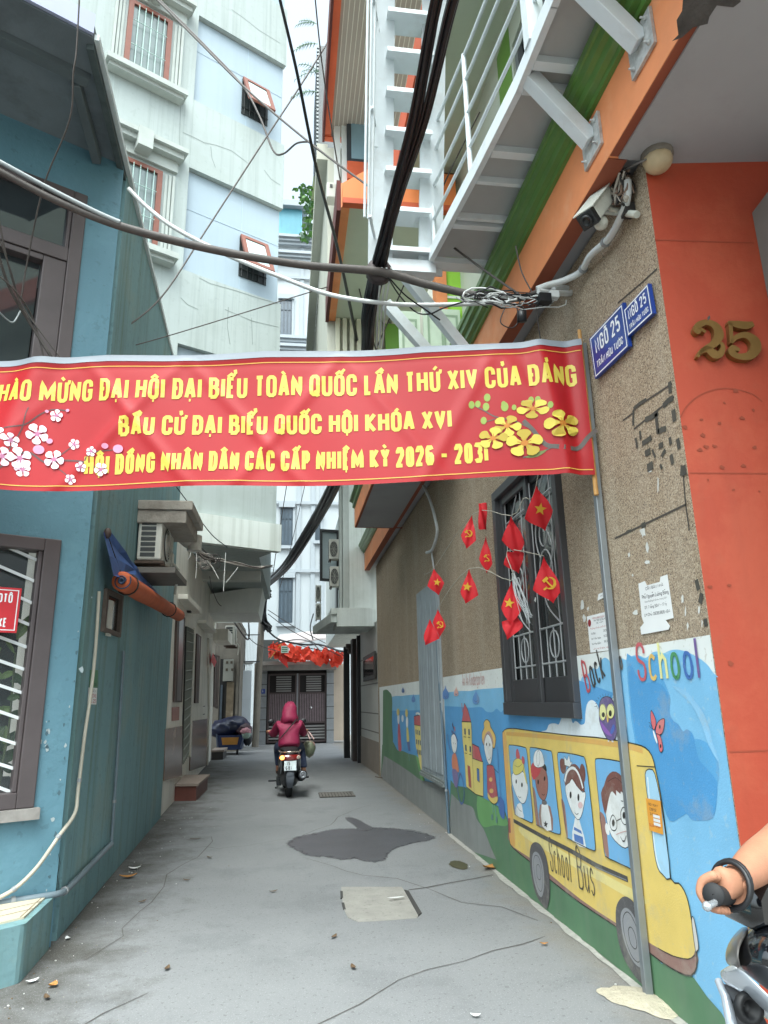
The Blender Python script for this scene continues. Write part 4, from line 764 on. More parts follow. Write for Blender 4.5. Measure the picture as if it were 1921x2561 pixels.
# lime end wall facing the alley mouth
YL = 6.9; lx0 = at(1088, 600, YL).x
b = B(); b.box(lx0 + .11, XR + .02, YL, YL + .15, 4.40, 7.6); b.build('lime_wall', limem, KB)
b = B(); b.box(lx0 - .02, lx0 + .108, YL - .03, YL + .16, 4.40, 7.6); b.build('orange_quoin', orbeam, KB)
b = B()
for z in (5.5, 5.95, 6.4, 6.85): b.box(lx0 + .0, XR, YL - .015, YL - .002, z, z + .03)
b.build('tile_joint', plain('joint_white', 'E4E8E0'), KB)
b = B(); b.box(lx0 - .02, XR, YL - .1, YL, 7.5, 7.6); b.build('lintel_line', plain('brown_line', '6B4A2E'), KB)
b = B(); b.box(1.25, XR + .25, -1.5, YL + .1, 7.6, 7.85); b.build('third_floor_soffit', beige, KB)
b = B(); b.box(1.17, 1.248, -1.5, YL + .1, 7.56, 7.95); b.build('third_floor_edge', mat('dark_orange', 'CF5B35', .6, var=.12), KB)
b = B(); b.box(XR + .02, XR + .25, -1.5, YL + .1, 7.85, 11.5); b.build('third_floor_wall', beige, KB)
# doors and panels low on the lime wall, seen between the struts
b = B()
for i, (s0, s1, c) in enumerate([((1000, 780), (1050, 890), 0), ((1062, 775), (1150, 890), 0)]):
    a, c_ = at(s0[0], s1[1], (YL - .04)), at(s1[0], s0[1], (YL - .04))
    b.box(a.x, c_.x, (YL - .04), YL - .01, a.z, c_.z)
dr = b.build('panel_door', plain('mint_door', 'C9D8C4', .5), KB)
b = B()
for s0, s1 in [((1010, 800), (1040, 880)), ((1075, 790), (1105, 880)), ((1115, 790), (1142, 880))]:
    a, c_ = at(s0[0], s1[1], YL - .05), at(s1[0], s0[1], YL - .05)
    for q in ribbon([(a.x, (YL - .045), a.z), (c_.x, (YL - .045), a.z), (c_.x, (YL - .045), c_.z), (a.x, (YL - .045), c_.z)], .025, (0, -1, 0), True): b.poly(q)
b.build('moulding', plain('mint_dark', '93A88F', .5), dr)

# ------------------------------------------------------------------ steel walkway on struts
ZW = 5.0
SW = thing('steel_walkway', 'white steel walkway on diagonal struts above the orange beam', 'walkway', (1.5, 3.5, ZW))
edge = [(1.36, 1.2), (1.335, 2.64), (1.32, 3.17), (1.25, 3.85), (1.13, 4.83)]
edge = [V((x, y, ZW)) for x, y in edge]
inn = [V((1.66, p.y, ZW)) for p in edge]
b = B()
for i in range(len(edge) - 1):
    b.prism([edge[i], edge[i + 1], inn[i + 1], inn[i]], (0, 0, .035))
b.build('deck', mat('deck_grey', 'A9ABAB', .6, var=.08), SW)
b = B()
for i in range(len(edge) - 1):
    a, c = edge[i] + V((-.02, 0, .01)), edge[i + 1] + V((-.02, 0, .01)); b.bar(a, c + (c - a).normalized() * .005, .04, .11)
    a, c = inn[i] + V((-.03, 0, -.02)), inn[i + 1] + V((-.03, 0, -.02)); b.bar(a, c, .03, .04)
b.build('edge_channel', whitem, SW)
for y, wd in ((1.6, .05), (2.3, .05), (2.95, .06), (3.12, .06), (3.62, .06), (3.90, .03), (4.28, .03), (4.36, .05), (4.83, .12)):
    b = B(); t = np.interp(y, [p.y for p in edge], [p.x for p in edge]); b.box(t + .0, 1.64, y, y + wd, ZW - .05, ZW - .001); b.build('cross_member', whitem, SW)
b = B()
def ex(y): return float(np.interp(y, [p.y for p in edge], [p.x for p in edge]))
for h in (.32, .62, .92, 1.15):
    b.tube([(ex(y), y, ZW + h) for y in (1.2, 2.64, 3.17, 3.85, 4.83)], .014, 6)
for y in (1.25, 2.2, 3.0, 4.0, 4.8):
    b.tube([(ex(y), y, ZW + .06), (ex(y), y, ZW + 1.16)], .02, 6)
b.build('railing', whitem, SW)
b = B(); y_ = 2.55
b.box(ex(y_) - .06, ex(y_) + .06, 2.5, 2.62, ZW + .05, ZW + 2.55); b.box(ex(2.95) - .05, ex(2.95) + .05, 2.9, 2.98, ZW + .05, ZW + 2.55); b.build('post', whitem, SW)
def strut(a, c, wd, plate=True):
    b = B(); b.bar(a, c, wd, wd * 1.0); s = b.build('strut', whitem, SW, bevel=.004)
    if plate:
        b = B(); b.box(1.672, 1.6885, c[1] - .11, c[1] + .11, c[2] - .11, c[2] + .11)
        for dy in (-.075, .075):
            for dz in (-.075, .075): b.lathe((1.672, c[1] + dy, c[2] + dz), (-1, 0, 0), [(0, .014), (.012, .014), (.012, .006), (.03, .006), (.03, 0)], 6)
        b.build('bracket_plate', mat('worn_plate', 'B9BAB8', .5, .3, var=.3, vs=20), s)
strut((ex(2.5) + .02, 2.5, ZW - .02), (1.67, 2.5, 4.60), .085); strut((ex(3.09) + .02, 3.09, ZW - .02), (1.67, 3.09, 4.57), .085)
strut((ex(1.7) + .02, 1.7, ZW - .02), (1.67, 1.7, 4.58), .085)
p0, p1 = at(985, 655, 5.4), at(1170, 885, 5.4); strut(p0, p1, .09, False)
p0, p1 = at(965, 760, 6.2), at(1075, 885, 6.2); strut(p0, p1, .10, False)
# ------------------------------------------------------------------ steel stair climbing from the walkway
ST = thing('steel_stair', 'steep white steel stair rising beside the black cable bundle', 'staircase', (.9, 4.9, ZW))
def stp(t): return V((0, 4.95 - .27 * t * 3.3, ZW + 3.3 * t))
xl, xr_ = .70, 1.10
b = B(); b.bar(V((xl, 0, 0)) + stp(0) - V((0, 0, .1)), V((xl - .02, 0, 0)) + stp(1), .035, .20, up=(1, 0, 0)); b.bar(V((xl - .07, 0, 0)) + stp(.25) - V((0, .12, 0)), V((xl - .09, 0, 0)) + stp(1) - V((0, .12, 0)), .012, .05, up=(1, 0, 0)); b.build('stringer', whitem, ST)
b = B(); b.bar(V((xr_ + .02, 0, 0)) + stp(0) - V((0, 0, .1)), V((xr_ + .02, 0, 0)) + stp(1), .035, .20, up=(1, 0, 0)); b.build('stringer', whitem, ST)
for k in range(11):
    p = stp((k + .15) / 10.6); b = B()
    b.box(xl + .018, xr_ - .0, p.y - .13, p.y + .10, p.z, p.z + .012); b.box(xl + .018, xr_, p.y - .134, p.y - .12, p.z - .03, p.z + .012)
    b.box(xl + .018, xr_, p.y + .092, p.y + .10, p.z + .012, p.z + .17)
    b.build('tread', whitem, ST)
b = B()
for dx in (-.10, -.13, -.16): b.tube([V((xl + dx, -.25 - .5 * (-.10 - dx), 0)) + stp(.05), V((xl + dx, -.25, 0)) + stp(1)], .012, 6)
for t in (.05, .3, .55, .8): b.tube([V((xl - .04, 0, 0)) + stp(t), V((xl - .12, -.3, 0)) + stp(t)], .012, 6)
b.build('handrail', whitem, ST)
b = B(); b.box(xl, xr_ + .05, 4.86, 4.98, ZW - .13, ZW - .02); b.build('landing_beam', whitem, ST)

# ------------------------------------------------------------------ galvanised pole and the red banner
galv = mat('galvanised_steel', '8E9498', .45, .6, var=.12, vs=4, streak=.25, scol=(.25, .25, .25))
pb = gr(1633, 2495); pb = V((1.862, pb.y, 0)); ptop = at(1474, 835, pb.y)
SP = thing('sign_pole', 'tall grey galvanised pole leaning on the mural wall', 'pole', pb)
b = B(); b.bar(pb + V((0, 0, .0)), V((1.872, pb.y, 3.72)), .042, .042); b.build('post', galv, SP, bevel=.004)
b = B(); b.tube([V((1.845, pb.y - .032, 2.68)), V((1.845, pb.y - .032, 3.80))], [.016, .013], 8); b.build('bamboo_stick', mat('bamboo', 'B98A4E', .6, var=.2, vs=20), SP)
A0 = V((1.838, 3.815, 0)); A1 = V((-2.9, 4.55, 0)); BD = (A1 - A0); BL = BD.length; BD.normalize(); BN = V((-BD.y, BD.x, 0))
if BN.y > 0: BN = -BN
BT0, BT1, BB0, BB1 = 3.70, 3.672, 2.80, 2.815
def fold(u, v):
    """depth of the cloth's folds; u metres from the right end, v 0 bottom..1 top"""
    v = min(max(v, 0.0), 1.0)
    d = .012 * math.sin(u * 2.1 + v * 2.0) + .008 * math.sin(u * 5.3 - v * 3.1 + 1)
    for uc, k, s_ in ((.55, .9, .016), (1.55, 1.2, .02), (2.55, 1.4, .022), (3.2, -1.3, .02)):
        for dirn in (1, -1):
            x = (u - uc) - dirn * (1 - v) * k * .55
            d += s_ * math.exp(-(x / .05) ** 2) * (1 - v) ** .5 * v ** .3 * (1 if dirn == 1 else .7)
    x = (u - .22) - (v - .5) * .12; d += .035 * math.exp(-(x / .07) ** 2)
    x = (u - .10); d += -.02 * math.exp(-(x / .05) ** 2)
    x = (u - 3.62) + (v - .5) * .25; d += .05 * math.exp(-(x / .12) ** 2)
    d += .01 * math.sin(v * 40) * math.exp(-((v - .98) / .05) ** 2)
    return d
def bpt(u, v, off=0.0):
    t = u / BL; sag = .03 * math.sin(math.pi * t) ; scal = .010 * abs(math.sin(u / 1.02 * math.pi)) * v
    zt = BT0 + (BT1 - BT0) * t - scal - .6 * sag; zb = BB0 + (BB1 - BB0) * t - sag * .8 + .012 * math.sin(u * 3.3)
    p = A0 + BD * u + BN * (fold(u, v) + off); p.z = zb + (zt - zb) * v; return p
BAN = thing('banner', 'long red banner with yellow lettering stretched across the alley', 'banner', A0 + V((0, 0, 2.8)))
red = mat('banner_red', 'A3191F', .45, var=.05, vs=2, spec=.4, bump=.03, bs=15)
b = B(); nu, nv = 260, 40
vs = [bpt(BL * i / nu, j / nv) for i in range(nu + 1) for j in range(nv + 1)]
b.add(vs, [(i * (nv + 1) + j, (i + 1) * (nv + 1) + j, (i + 1) * (nv + 1) + j + 1, i * (nv + 1) + j + 1) for i in range(nu) for j in range(nv)], 0, True)
b.build('cloth', red, BAN)
b = B(); 
vs = [bpt(BL * i / nu, vv, .0025) for i in range(nu + 1) for vv in (.972, 1.0, 1.022)]
b.add(vs, [(i * 3 + j, i * 3 + 3 + j, i * 3 + 4 + j, i * 3 + 1 + j) for i in range(nu) for j in (0, 1)], 0, True)
b.build('top_hem', mat('hem_grey', '888F98', .5, var=.1), BAN)
def banner_poly(b, pts, off, mi, maxlen=.02):
    b.poly([bpt(u, v, off) for u, v in pts], mi)
def banner_ribbon(b, pts, wd, off, mi, closed=False, sub=.03):
    q = [V((p[0], p[1], 0)) for p in pts]; dense = []
    n = len(q)
    for i in range(n if closed else n - 1):
        a, c = q[i], q[(i + 1) % n]; k = max(1, int((c - a).length / sub))
        for j in range(k): dense.append(a + (c - a) * (j / k))
    if not closed: dense.append(q[-1])
    for f in ribbon(dense, wd, (0, 0, 1), closed):
        b.add([bpt(p.x, p.y / .89, off) for p in f], [(0, 1, 2, 3)], mi)
b = B()
for vv in (.935 * .89, .035 * .89): banner_ribbon(b, [(0.01, vv), (BL - .01, vv)], .006, .003, 0)
b.build('border_line', plain('banner_line', 'D9A54A', .5), BAN)
# the photograph's text positions along the banner
def ban_uv(x, y):
    p = onpl(x, y, BN, A0); u = (p - A0).dot(BD); t = u / BL
    zt = BT0 + (BT1 - BT0) * t; zb = BB0 + (BB1 - BB0) * t
    return u, (p.z - zb) / (zt - zb) * .89
yel = mat('banner_yellow', 'CDB84A', .4, var=.04, spec=.5)
def banner_text(text, x0, x1, ybase, h, th, lead=0.0):
    u0, v0 = ban_uv(x0, ybase[0]); u1, v1 = ban_uv(x1, ybase[1])
    st, W_ = glyphs(text, h, fitw(text, h, th, h * .075, u0 - u1), th, h * .075)
    k = (u0 - u1) / W_; b = B()
    for i, (pl_, t) in enumerate(st):
        closed = len(pl_) > 3 and abs(pl_[0][0] - pl_[-1][0]) + abs(pl_[0][1] - pl_[-1][1]) < 1e-6
        pp = [(u0 - p[0] * k, v0 + (v1 - v0) * p[0] / W_ + p[1]) for p in (pl_[:-1] if closed else pl_)]
        banner_ribbon(b, pp, t, .0028 + .0002 * (i % 4), 0, closed)
    return b.build('lettering', yel, BAN)
def D(x): return x * 1.158
banner_text('CHÀO MỪNG ĐẠI HỘI ĐẠI BIỂU TOÀN QUỐC LẦN THỨ XIV CỦA ĐẢNG', D(-30), D(1247), (D(868), D(833)), .150, .0245)
banner_text('BẦU CỬ ĐẠI BIỂU QUỐC HỘI KHÓA XVI', D(258), D(976), (D(937), D(923)), .135, .025)
banner_text('HỘI ĐỒNG NHÂN DÂN CÁC CẤP NHIỆM KỲ 2026 - 2031', D(182), D(1055), (D(1018), D(999)), .133, .024)
def P10(x, y): return (960 + x / 1.7263, 800 + y / 1.7263)
def P11(x, y): return (x / 1.728, 800 + y / 1.728)
def ban_shape(b, P, pts, mi, off, k=3):
    q = [V((*ban_uv(*P(*p)), 0)) for p in pts]; q = smooth(q, True, k) if k else q
    b.poly([bpt(p.x, p.y / .89, off) for p in q], mi)
def ban_stroke(b, P, pts, wd, mi, off, k=4):
    q = [V((*ban_uv(*P(*p)), 0)) for p in pts]; q = smooth(q, False, k)
    banner_ribbon(b, [(p.x, p.y) for p in q], wd, off, mi)
def bloom(b, P, c, r, rot, cols, off, squash=1.0):
    for k in range(5):
        a = rot + k * 2 * math.pi / 5; pts = []
        for t, rr in ((-.42, .50), (-.52, .82), (-.22, 1.02), (.22, 1.02), (.52, .82), (.42, .50), (.0, .08)):
            pts.append((c[0] + r * rr * math.cos(a + t), c[1] + r * rr * math.sin(a + t) * squash))
        ban_shape(b, P, pts, cols[k % 2], off + .0003 * k, 2)
    ban_shape(b, P, [(c[0] + r * .22 * math.cos(i * 1.05), c[1] + r * .22 * math.sin(i * 1.05) * squash) for i in range(6)], cols[2], off + .0016, 2)
    for k in range(8):
        a = rot + k * .785
        ban_stroke(b, P, [c, (c[0] + r * .42 * math.cos(a), c[1] + r * .42 * math.sin(a) * squash)], .004, cols[2], off + .0018 + .00005 * k, 1)
apm = [plain('apricot_yellow', 'CDBB4E'), plain('apricot_deep', 'B59C38'), plain('apricot_eye', 'C07A2C'), plain('bud_green', '8DA04A'), plain('branch_grey', '5C5450'), plain('leaf_green', '6F7A45')]
b = B()
ban_stroke(b, P10, [(918, 475), (880, 510), (830, 560), (720, 555), (680, 530), (640, 480), (600, 440)], .028, 4, .0015); ban_stroke(b, P10, [(640, 480), (560, 440), (480, 420), (430, 390), (375, 360)], .008, 4, .0018); ban_stroke(b, P10, [(480, 430), (440, 440)], .006, 4, .002); ban_stroke(b, P10, [(720, 560), (660, 585), (600, 600)], .008, 4, .0021)
ban_shape(b, P10, [(700, 570), (650, 580), (610, 600), (660, 598)], 5, .0024)
for i, (x, y, r) in enumerate([(378, 365, 13), (405, 362, 12), (445, 335, 14), (440, 375, 14), (520, 378, 16), (515, 365, 10), (430, 435, 13), (560, 382, 10), (632, 352, 12), (660, 352, 12), (712, 380, 12), (600, 365, 10)]):
    ban_shape(b, P10, [(x + r * math.cos(t * .785), y + r * 1.25 * math.sin(t * .785)) for t in range(8)], 3, .0022 + .0001 * i)
for i, (c, r, sq) in enumerate([((640, 390), 68, .6), ((530, 462), 60, .75), ((470, 515), 62, .75), ((605, 540), 78, .75), ((765, 462), 78, .75)]): bloom(b, P10, c, r, .4 + i, (0, 1, 2), .0035 + .0022 * i, sq)
b.build('apricot_blossom', apm, BAN)
chm = [plain('cherry_white', 'EFE3EA'), plain('cherry_pink', 'DFC3D2'), plain('cherry_eye', 'B0698C'), plain('cherry_bud', 'D58BA6'), plain('cherry_branch', '5A3B3C')]
b = B()
for pts, wd in (([(20, 640), (120, 560), (200, 600), (280, 590), (370, 600), (450, 640)], .012), ([(60, 560), (110, 470), (130, 400), (140, 375)], .007), ([(40, 470), (120, 450), (180, 400), (230, 375), (300, 380)], .009), ([(200, 600), (260, 570), (330, 520)], .007), ([(250, 620), (290, 650), (310, 670)], .006), ([(370, 600), (400, 560), (520, 545)], .007)): ban_stroke(b, P11, pts, wd, 4, .0015 + wd * .05)
for i, (c, r) in enumerate([((15, 500), 40), ((70, 520), 34), ((170, 482), 50), ((250, 402), 30), ((325, 522), 26), ((35, 590), 45), ((100, 590), 52), ((240, 588), 46), ((108, 635), 36), ((310, 672), 24), ((355, 620), 24), ((440, 630), 32), ((400, 555), 24)]): bloom(b, P11, c, r * .9, .3 + i * .7, (0, 1, 2), .0028 + .0018 * (i % 4) + .00012 * i, .95)
for i, (x, y, r) in enumerate([(175, 548, 24), (220, 510, 14), (515, 545, 22), (460, 533, 14), (298, 380, 8), (210, 385, 8)]): ban_shape(b, P11, [(x + r * math.cos(t * .785), y + r * .8 * math.sin(t * .785)) for t in range(8)], 3, .0075 + .0002 * i)
b.build('cherry_blossom', chm, BAN)

# ------------------------------------------------------------------ street name plates, house number, notices
navy = mat('enamel_blue', '1B3C8C', .3, var=.1, vs=5, spec=.6); whitep = plain('enamel_white', 'E9ECEF', .35)
def wall_sign(name, label, cat, q, P, thick, m, group=None, tilt=0.0, wall=rw, nrm=(-1, 0, 0)):
    """q: four corners on the photo (top-left, top-right, bottom-right, bottom-left)"""
    c = [wall(*P(*p), .012) for p in q]; cen = sum(c, V((0, 0, 0))) / 4
    t = thing(name, label, cat, cen, group); b = B(); b.prism(c, V(nrm).normalized() * thick); o_ = b.build('plate', m, t); return t, c, cen
def frame_of(c):
    U = ((c[1] - c[0]) + (c[2] - c[3])).normalized(); Vv = ((c[0] - c[3]) + (c[1] - c[2])).normalized()
    return U, Vv, ((c[1] - c[0]).length + (c[2] - c[3]).length) / 2, ((c[0] - c[3]).length + (c[1] - c[2]).length) / 2
def name_plate(label, q):
    t, c, cen = wall_sign('street_sign', label, 'street sign', q, Pc4, .02, navy, 'blue alley name plates')
    n = V((-1, 0, 0)); c = [p + n * .0215 for p in c]; cen = cen + n * .0215; U, Vv, w_, h_ = frame_of(c)
    b = B()
    for q_ in ribbon([cen + (p - cen) * .92 for p in c], .008, n, True): b.poly(q_)
    b.build('border', whitep, t)
    b = B()
    for tx, dv, hs, ts, ws in (('NGÕ 25', .0, .36, .052, .72), ('TRẦN HỮU TƯỚC', -.33, .165, .024, .76)):
        letter_mesh(b, tx, cen + Vv * h_ * dv, U, Vv, n, h_ * hs, fitw(tx, h_ * hs, h_ * ts, h_ * ts * .9, w_ * ws), h_ * ts, h_ * ts * .9, 0, 'c')
    b.build('lettering', whitep, t)
name_plate('blue street name plate hanging lower, beside the banner pole', [(395, 1448), (642, 1183), (688, 1500), (437, 1738)])
name_plate('blue street name plate mounted higher, next to the orange pillar', [(650, 1240), (828, 1045), (865, 1262), (680, 1430)])
bronze = mat('bronze_number', '8C6B3C', .35, .6, var=.12, vs=6)
HN = thing('house_number', 'bronze house number 25 on the orange pillar', 'house number', ow(*Pc4(1330, 1480)))
def ornate(strokes, P, cut):
    """a digit cut out of thick metal: ribbons of changing width closed round the centre line"""
    for pts, ws in strokes:
        pp = smooth([ow(*P(*p), 0.0) for p in pts], False, 5); n = len(pp)
        wv = np.interp(np.linspace(0, 1, n), np.linspace(0, 1, len(ws)), ws)
        q = ribbon(pp, list(wv * .86), NOv); L_ = [f[0] for f in q] + [q[-1][1]]; R_ = [f[3] for f in q] + [q[-1][2]]
        cut.prism(L_ + R_[::-1], NOv * .034)
b = B(); ornate([([(1185, 1420), (1150, 1400), (1130, 1415), (1122, 1400), (1140, 1365), (1200, 1350), (1260, 1380), (1280, 1440), (1250, 1500), (1180, 1540), (1135, 1580)], [.016, .02, .034, .044, .04, .036, .05, .058, .045, .03, .014]), ([(1128, 1600), (1150, 1560), (1200, 1545), (1250, 1580), (1290, 1575), (1310, 1530), (1295, 1495)], [.015, .024, .045, .056, .04, .025, .02])], Pc4, b); b.build('digit', bronze, HN, bevel=.003)
b = B(); ornate([([(1345, 1350), (1420, 1365), (1480, 1370), (1530, 1360)], [.02, .05, .05, .03]), ([(1362, 1350), (1368, 1420), (1372, 1500)], [.024, .022, .02]), ([(1372, 1500), (1400, 1460), (1470, 1440), (1535, 1480), (1545, 1540), (1500, 1590), (1420, 1595), (1375, 1565), (1385, 1535), (1430, 1550)], [.016, .028, .04, .06, .062, .05, .036, .042, .04, .016])], Pc4, b); b.build('digit', bronze, HN, bevel=.003)
paper = mat('paper_white', 'DFE0DF', .85, var=.04); inkm = plain('print_black', '33343A', .8); inkr = plain('print_red', 'B23A3A', .8)
def notice(label, q, P, lines, m=paper, torn=False, wall=rw, n=(-1, 0, 0), group='paper notices on the walls', name='paper_notice', cat='notice', lift=.004):
    c = [wall(*P(*p), lift) for p in q[:4]]; cen = sum(c, V((0, 0, 0))) / 4
    t = thing(name, label, cat, cen, group); n = V(n).normalized()
    b = B(); out = [wall(*P(*p), lift) for p in (q[4:] if len(q) > 4 else q)]; b.prism(out, n * .0015); b.build('sheet', m, t)
    U, Vv, w_, h_ = frame_of(c); o_ = c[0] + n * .0019; b = B(); mm = [inkm, inkr]
    for (tx, fx, fy, hh, fw, mi) in lines:
        q_ = h_ * hh * .13
        letter_mesh(b, tx, o_ + U * w_ * fx - Vv * h_ * fy, U, Vv, n, h_ * hh, fitw(tx, h_ * hh, q_, q_ * 1.1, fw * w_), q_, q_ * 1.1, mi, 'l', .0001)
    b.build('print', mm, t); return t, c, U, Vv, w_, h_
notice('torn white house-for-sale flyer pasted right of the pole', [(415, 1545), (610, 1485), (652, 1785), (440, 1810), (412, 1548), (455, 1530), (470, 1560), (560, 1535), (565, 1500), (612, 1484), (655, 1785), (600, 1800), (630, 1840), (622, 1865), (432, 1900), (425, 1850), (450, 1820), (436, 1780)], P5,
       [('CẦN BÁN NHÀ', .22, .22, .075, .6, 0), ('Phố Nguyễn Lương Bằng', .06, .42, .10, .9, 0), ('Cách đường ô tô khu trung tâm', .14, .52, .04, .75, 0), ('DT: 7 tầng 50m² - 17 tỷ', .12, .68, .075, .74, 0), ('LH Chủ: 0936.868.494', .08, .86, .075, .86, 0)])
notice('white printed notice with red emblem fixed left of the pole above Back', [(55, 1775), (215, 1735), (240, 2005), (80, 2025)], P5,
       [('THÔNG BÁO QUẢN LÝ', .22, .12, .05, .66, 1), ('PHÍ TRÔNG GIỮ XE', .3, .19, .05, .52, 0), ('XE MÁY', .4, .26, .05, .3, 0), ('Phường tổ dân phố số tám', .1, .38, .04, .8, 1), ('Xe đạp', .12, .52, .055, .2, 0), ('3.000', .66, .50, .055, .25, 0), ('Xe máy ngày', .12, .66, .055, .42, 0), ('5.000', .66, .64, .055, .25, 0), ('Xe máy đêm', .12, .80, .055, .4, 0), ('8.000', .66, .78, .055, .25, 0), ('Liên hệ tổ bảo vệ', .15, .93, .035, .66, 1)])
b = B(); e = [rw(*P5(75 + 11 * math.cos(t * .5), 1820 + 26 * math.sin(t * .5)), .0078) for t in range(13)]; b.poly(e)
tag(b.build('emblem', plain('emblem_red', '8E2A2E')), 'dark red round emblem printed on the white notice left of the pole', 'emblem').parent = None
_em = bpy.data.objects['emblem']; _nt = [o for o in bpy.data.objects if o.name.startswith('paper_notice')][-1]
_em.parent = _nt; _em.location = -_nt.location
for k_ in ('label', 'category'): del _em[k_]
notice('scrap of torn white paper above the printed notice left of the pole', [(135, 1620), (200, 1590), (205, 1630), (130, 1665), (135, 1620), (165, 1608), (200, 1590), (205, 1625), (160, 1650), (128, 1665)], P5, [('CHO THUÊ', .2, .6, .2, .6, 0)])
t, c, U, Vv, w_, h_ = notice('orange sticker on the painted windscreen beside the pole', [(925, 975), (1005, 990), (1020, 1175), (945, 1150)], P1, [('GỌI NGAY', .15, .2, .07, .7, 0), ('0912', .2, .35, .08, .5, 0), ('345 678', .2, .5, .08, .6, 0), ('SỬA NHÀ', .1, .85, .09, .75, 1)], plain('sticker_orange', 'E09A3A'), lift=.016, name='sticker', cat='sticker')
b = B(); o_ = c[0] + V((-.0035, 0, 0))
for i in range(3): b.poly([o_ + U * w_ * .45 - Vv * h_ * (.45 + .12 * i), o_ + U * w_ * .92 - Vv * h_ * (.45 + .12 * i), o_ + U * w_ * .92 - Vv * h_ * (.54 + .12 * i), o_ + U * w_ * .45 - Vv * h_ * (.54 + .12 * i)])
b.build('white_strip', paper, t)

# ------------------------------------------------------------------ paper flags on strings by the window
fred = mat('flag_red', 'D61F2A', .6, var=.05, vs=6); fyel = plain('flag_yellow', 'E8B93C', .6)
def flag(label, q, Y, emb=None, er=0, twist=.0, P=P9, group='small red flags hanging by the mural window', bow=.02):
    pts = [P(*p) for p in q]; yy = [Y, Y + twist, Y + .01, Y - twist]
    c = [at(x, y, (yy + [Y] * 4)[i]) for i, (x, y) in enumerate(pts)]
    top = c[0]; t = thing('paper_flag', label, 'flag', top, group)
    b = B(); n = len(c)
    if n == 4:
        T_, L_, Bt, R_ = c; N_ = 6; rows = []
        for i in range(N_ + 1):
            v = i / N_; row = []
            for j in range(N_ + 1):
                u = j / N_
                p = T_.lerp(L_, u).lerp(R_.lerp(Bt, u), v)
                p = p + V((0, -bow * math.sin(math.pi * (u + v) / 2) - .012 * math.sin(7 * (u - v)) , 0)); row.append(p)
            rows.append(row)
        b.add([p for r_ in rows for p in r_], [(i * (N_ + 1) + j, (i + 1) * (N_ + 1) + j, (i + 1) * (N_ + 1) + j + 1, i * (N_ + 1) + j + 1) for i in range(N_) for j in range(N_)], 0, True)
    else: b.poly(c)
    b.build('cloth', fred, t)
    if emb:
        (ex_, ey_), kind = emb, er[1]; r = er[0]; b = B(); off = -(bow + .022)
        def E(px_, py_): p = at(*P(ex_ + r * px_, ey_ + r * py_), Y + off); return p
        if kind == 's':
            b.poly([E((1 if k % 2 == 0 else .42) * math.sin(k * math.pi / 5 + .15), -(1 if k % 2 == 0 else .42) * math.cos(k * math.pi / 5 + .15)) for k in range(10)])
        else:
            arc = [E(.75 * math.cos(R(a)) - .0, .75 * math.sin(R(a)) + .05) for a in range(-95, 125, 12)]
            L0 = (arc[1] - arc[0]).length; wv = [max(.25, math.sin(math.pi * min(.97, (i + .6) / len(arc)))) * r * .0001 * Y for i in range(len(arc))]
            for q_ in ribbon(arc, wv, (0, -1, 0)): b.poly(q_)
            for q_ in ribbon([E(-.28, .62), E(-.75, .95)], r * .00006 * Y, (0, -1, 0)): b.poly(q_)
            for q_ in ribbon([E(-.55, -.35) + V((0, -.001, 0)), E(.55, .75) + V((0, -.001, 0))], r * .000055 * Y, (0, -1, 0)): b.poly(q_)
            for q_ in ribbon([E(-.85, -.12) + V((0, -.002, 0)), E(-.25, -.66) + V((0, -.002, 0))], r * .00010 * Y, (0, -1, 0)): b.poly(q_)
        b.build('star' if kind == 's' else 'hammer_and_sickle', fyel, t)
    return top
tops = {}
tops[1] = flag('largest red flag with yellow star, top right over the window', [(1085, 35), (1005, 245), (1140, 315), (1182, 190)], 4.55, (1110, 180), (40, 's'), .03)
tops[2] = flag('plain red flag back seen left of the starred flag on the window', [(930, 222), (865, 375), (975, 475), (1008, 385)], 4.85, None, 0, .02)
tops[12] = flag('plain red flag tucked below another plain one at the window frame', [(905, 440), (878, 525), (978, 578), (1006, 450)], 4.90, None, 0, .02)
tops[3] = flag('large red hammer and sickle flag lowest right over the window', [(1130, 470), (1055, 680), (1190, 760), (1235, 670)], 4.60, (1165, 632), (46, 'h'), .03)
tops[4] = flag('red flag with yellow star over the left window frame', [(932, 622), (862, 790), (925, 900), (990, 800)], 4.85, (918, 758), (34, 's'), .03)
tops[13] = flag('crumpled plain red flag below the starred one at the left window frame', [(970, 840), (865, 875), (905, 985), (1000, 905)], 4.88, None, 0, .02)
tops[5] = flag('narrow upright red paper strip left of the window top', [(730, 145), (725, 308), (778, 308), (778, 145)], 5.9, None, 0, 0)
tops[6] = flag('red hammer and sickle flag highest on the pebble wall', [(690, 215), (617, 345), (655, 425), (712, 375)], 6.3, (668, 328), (26, 'h'), .03)
tops[7] = flag('turned hammer and sickle flag nearest the narrow red strip', [(775, 345), (728, 490), (780, 575), (812, 515)], 6.0, (786, 478), (26, 'h'), .05)
tops[8] = flag('red flag with yellow star in the middle of the pebble wall', [(672, 548), (613, 690), (650, 762), (727, 710)], 6.3, (660, 658), (30, 's'), .03)
tops[9] = flag('red flag with yellow star above the grey shutter', [(455, 545), (412, 655), (485, 710), (517, 635)], 7.9, (475, 630), (24, 's'), .03)
tops[10] = flag('hammer and sickle flag lowest before the grey shutter', [(480, 795), (445, 880), (490, 970), (528, 900)], 7.9, (494, 888), (24, 'h'), .03)
tops[11] = flag('plain red flag folded beside the lowest flag at the shutter', [(430, 855), (390, 960), (402, 1018), (490, 975)], 7.95, None, 0, .02)
stringm = plain('string_pale', 'B9B4A6', .8)
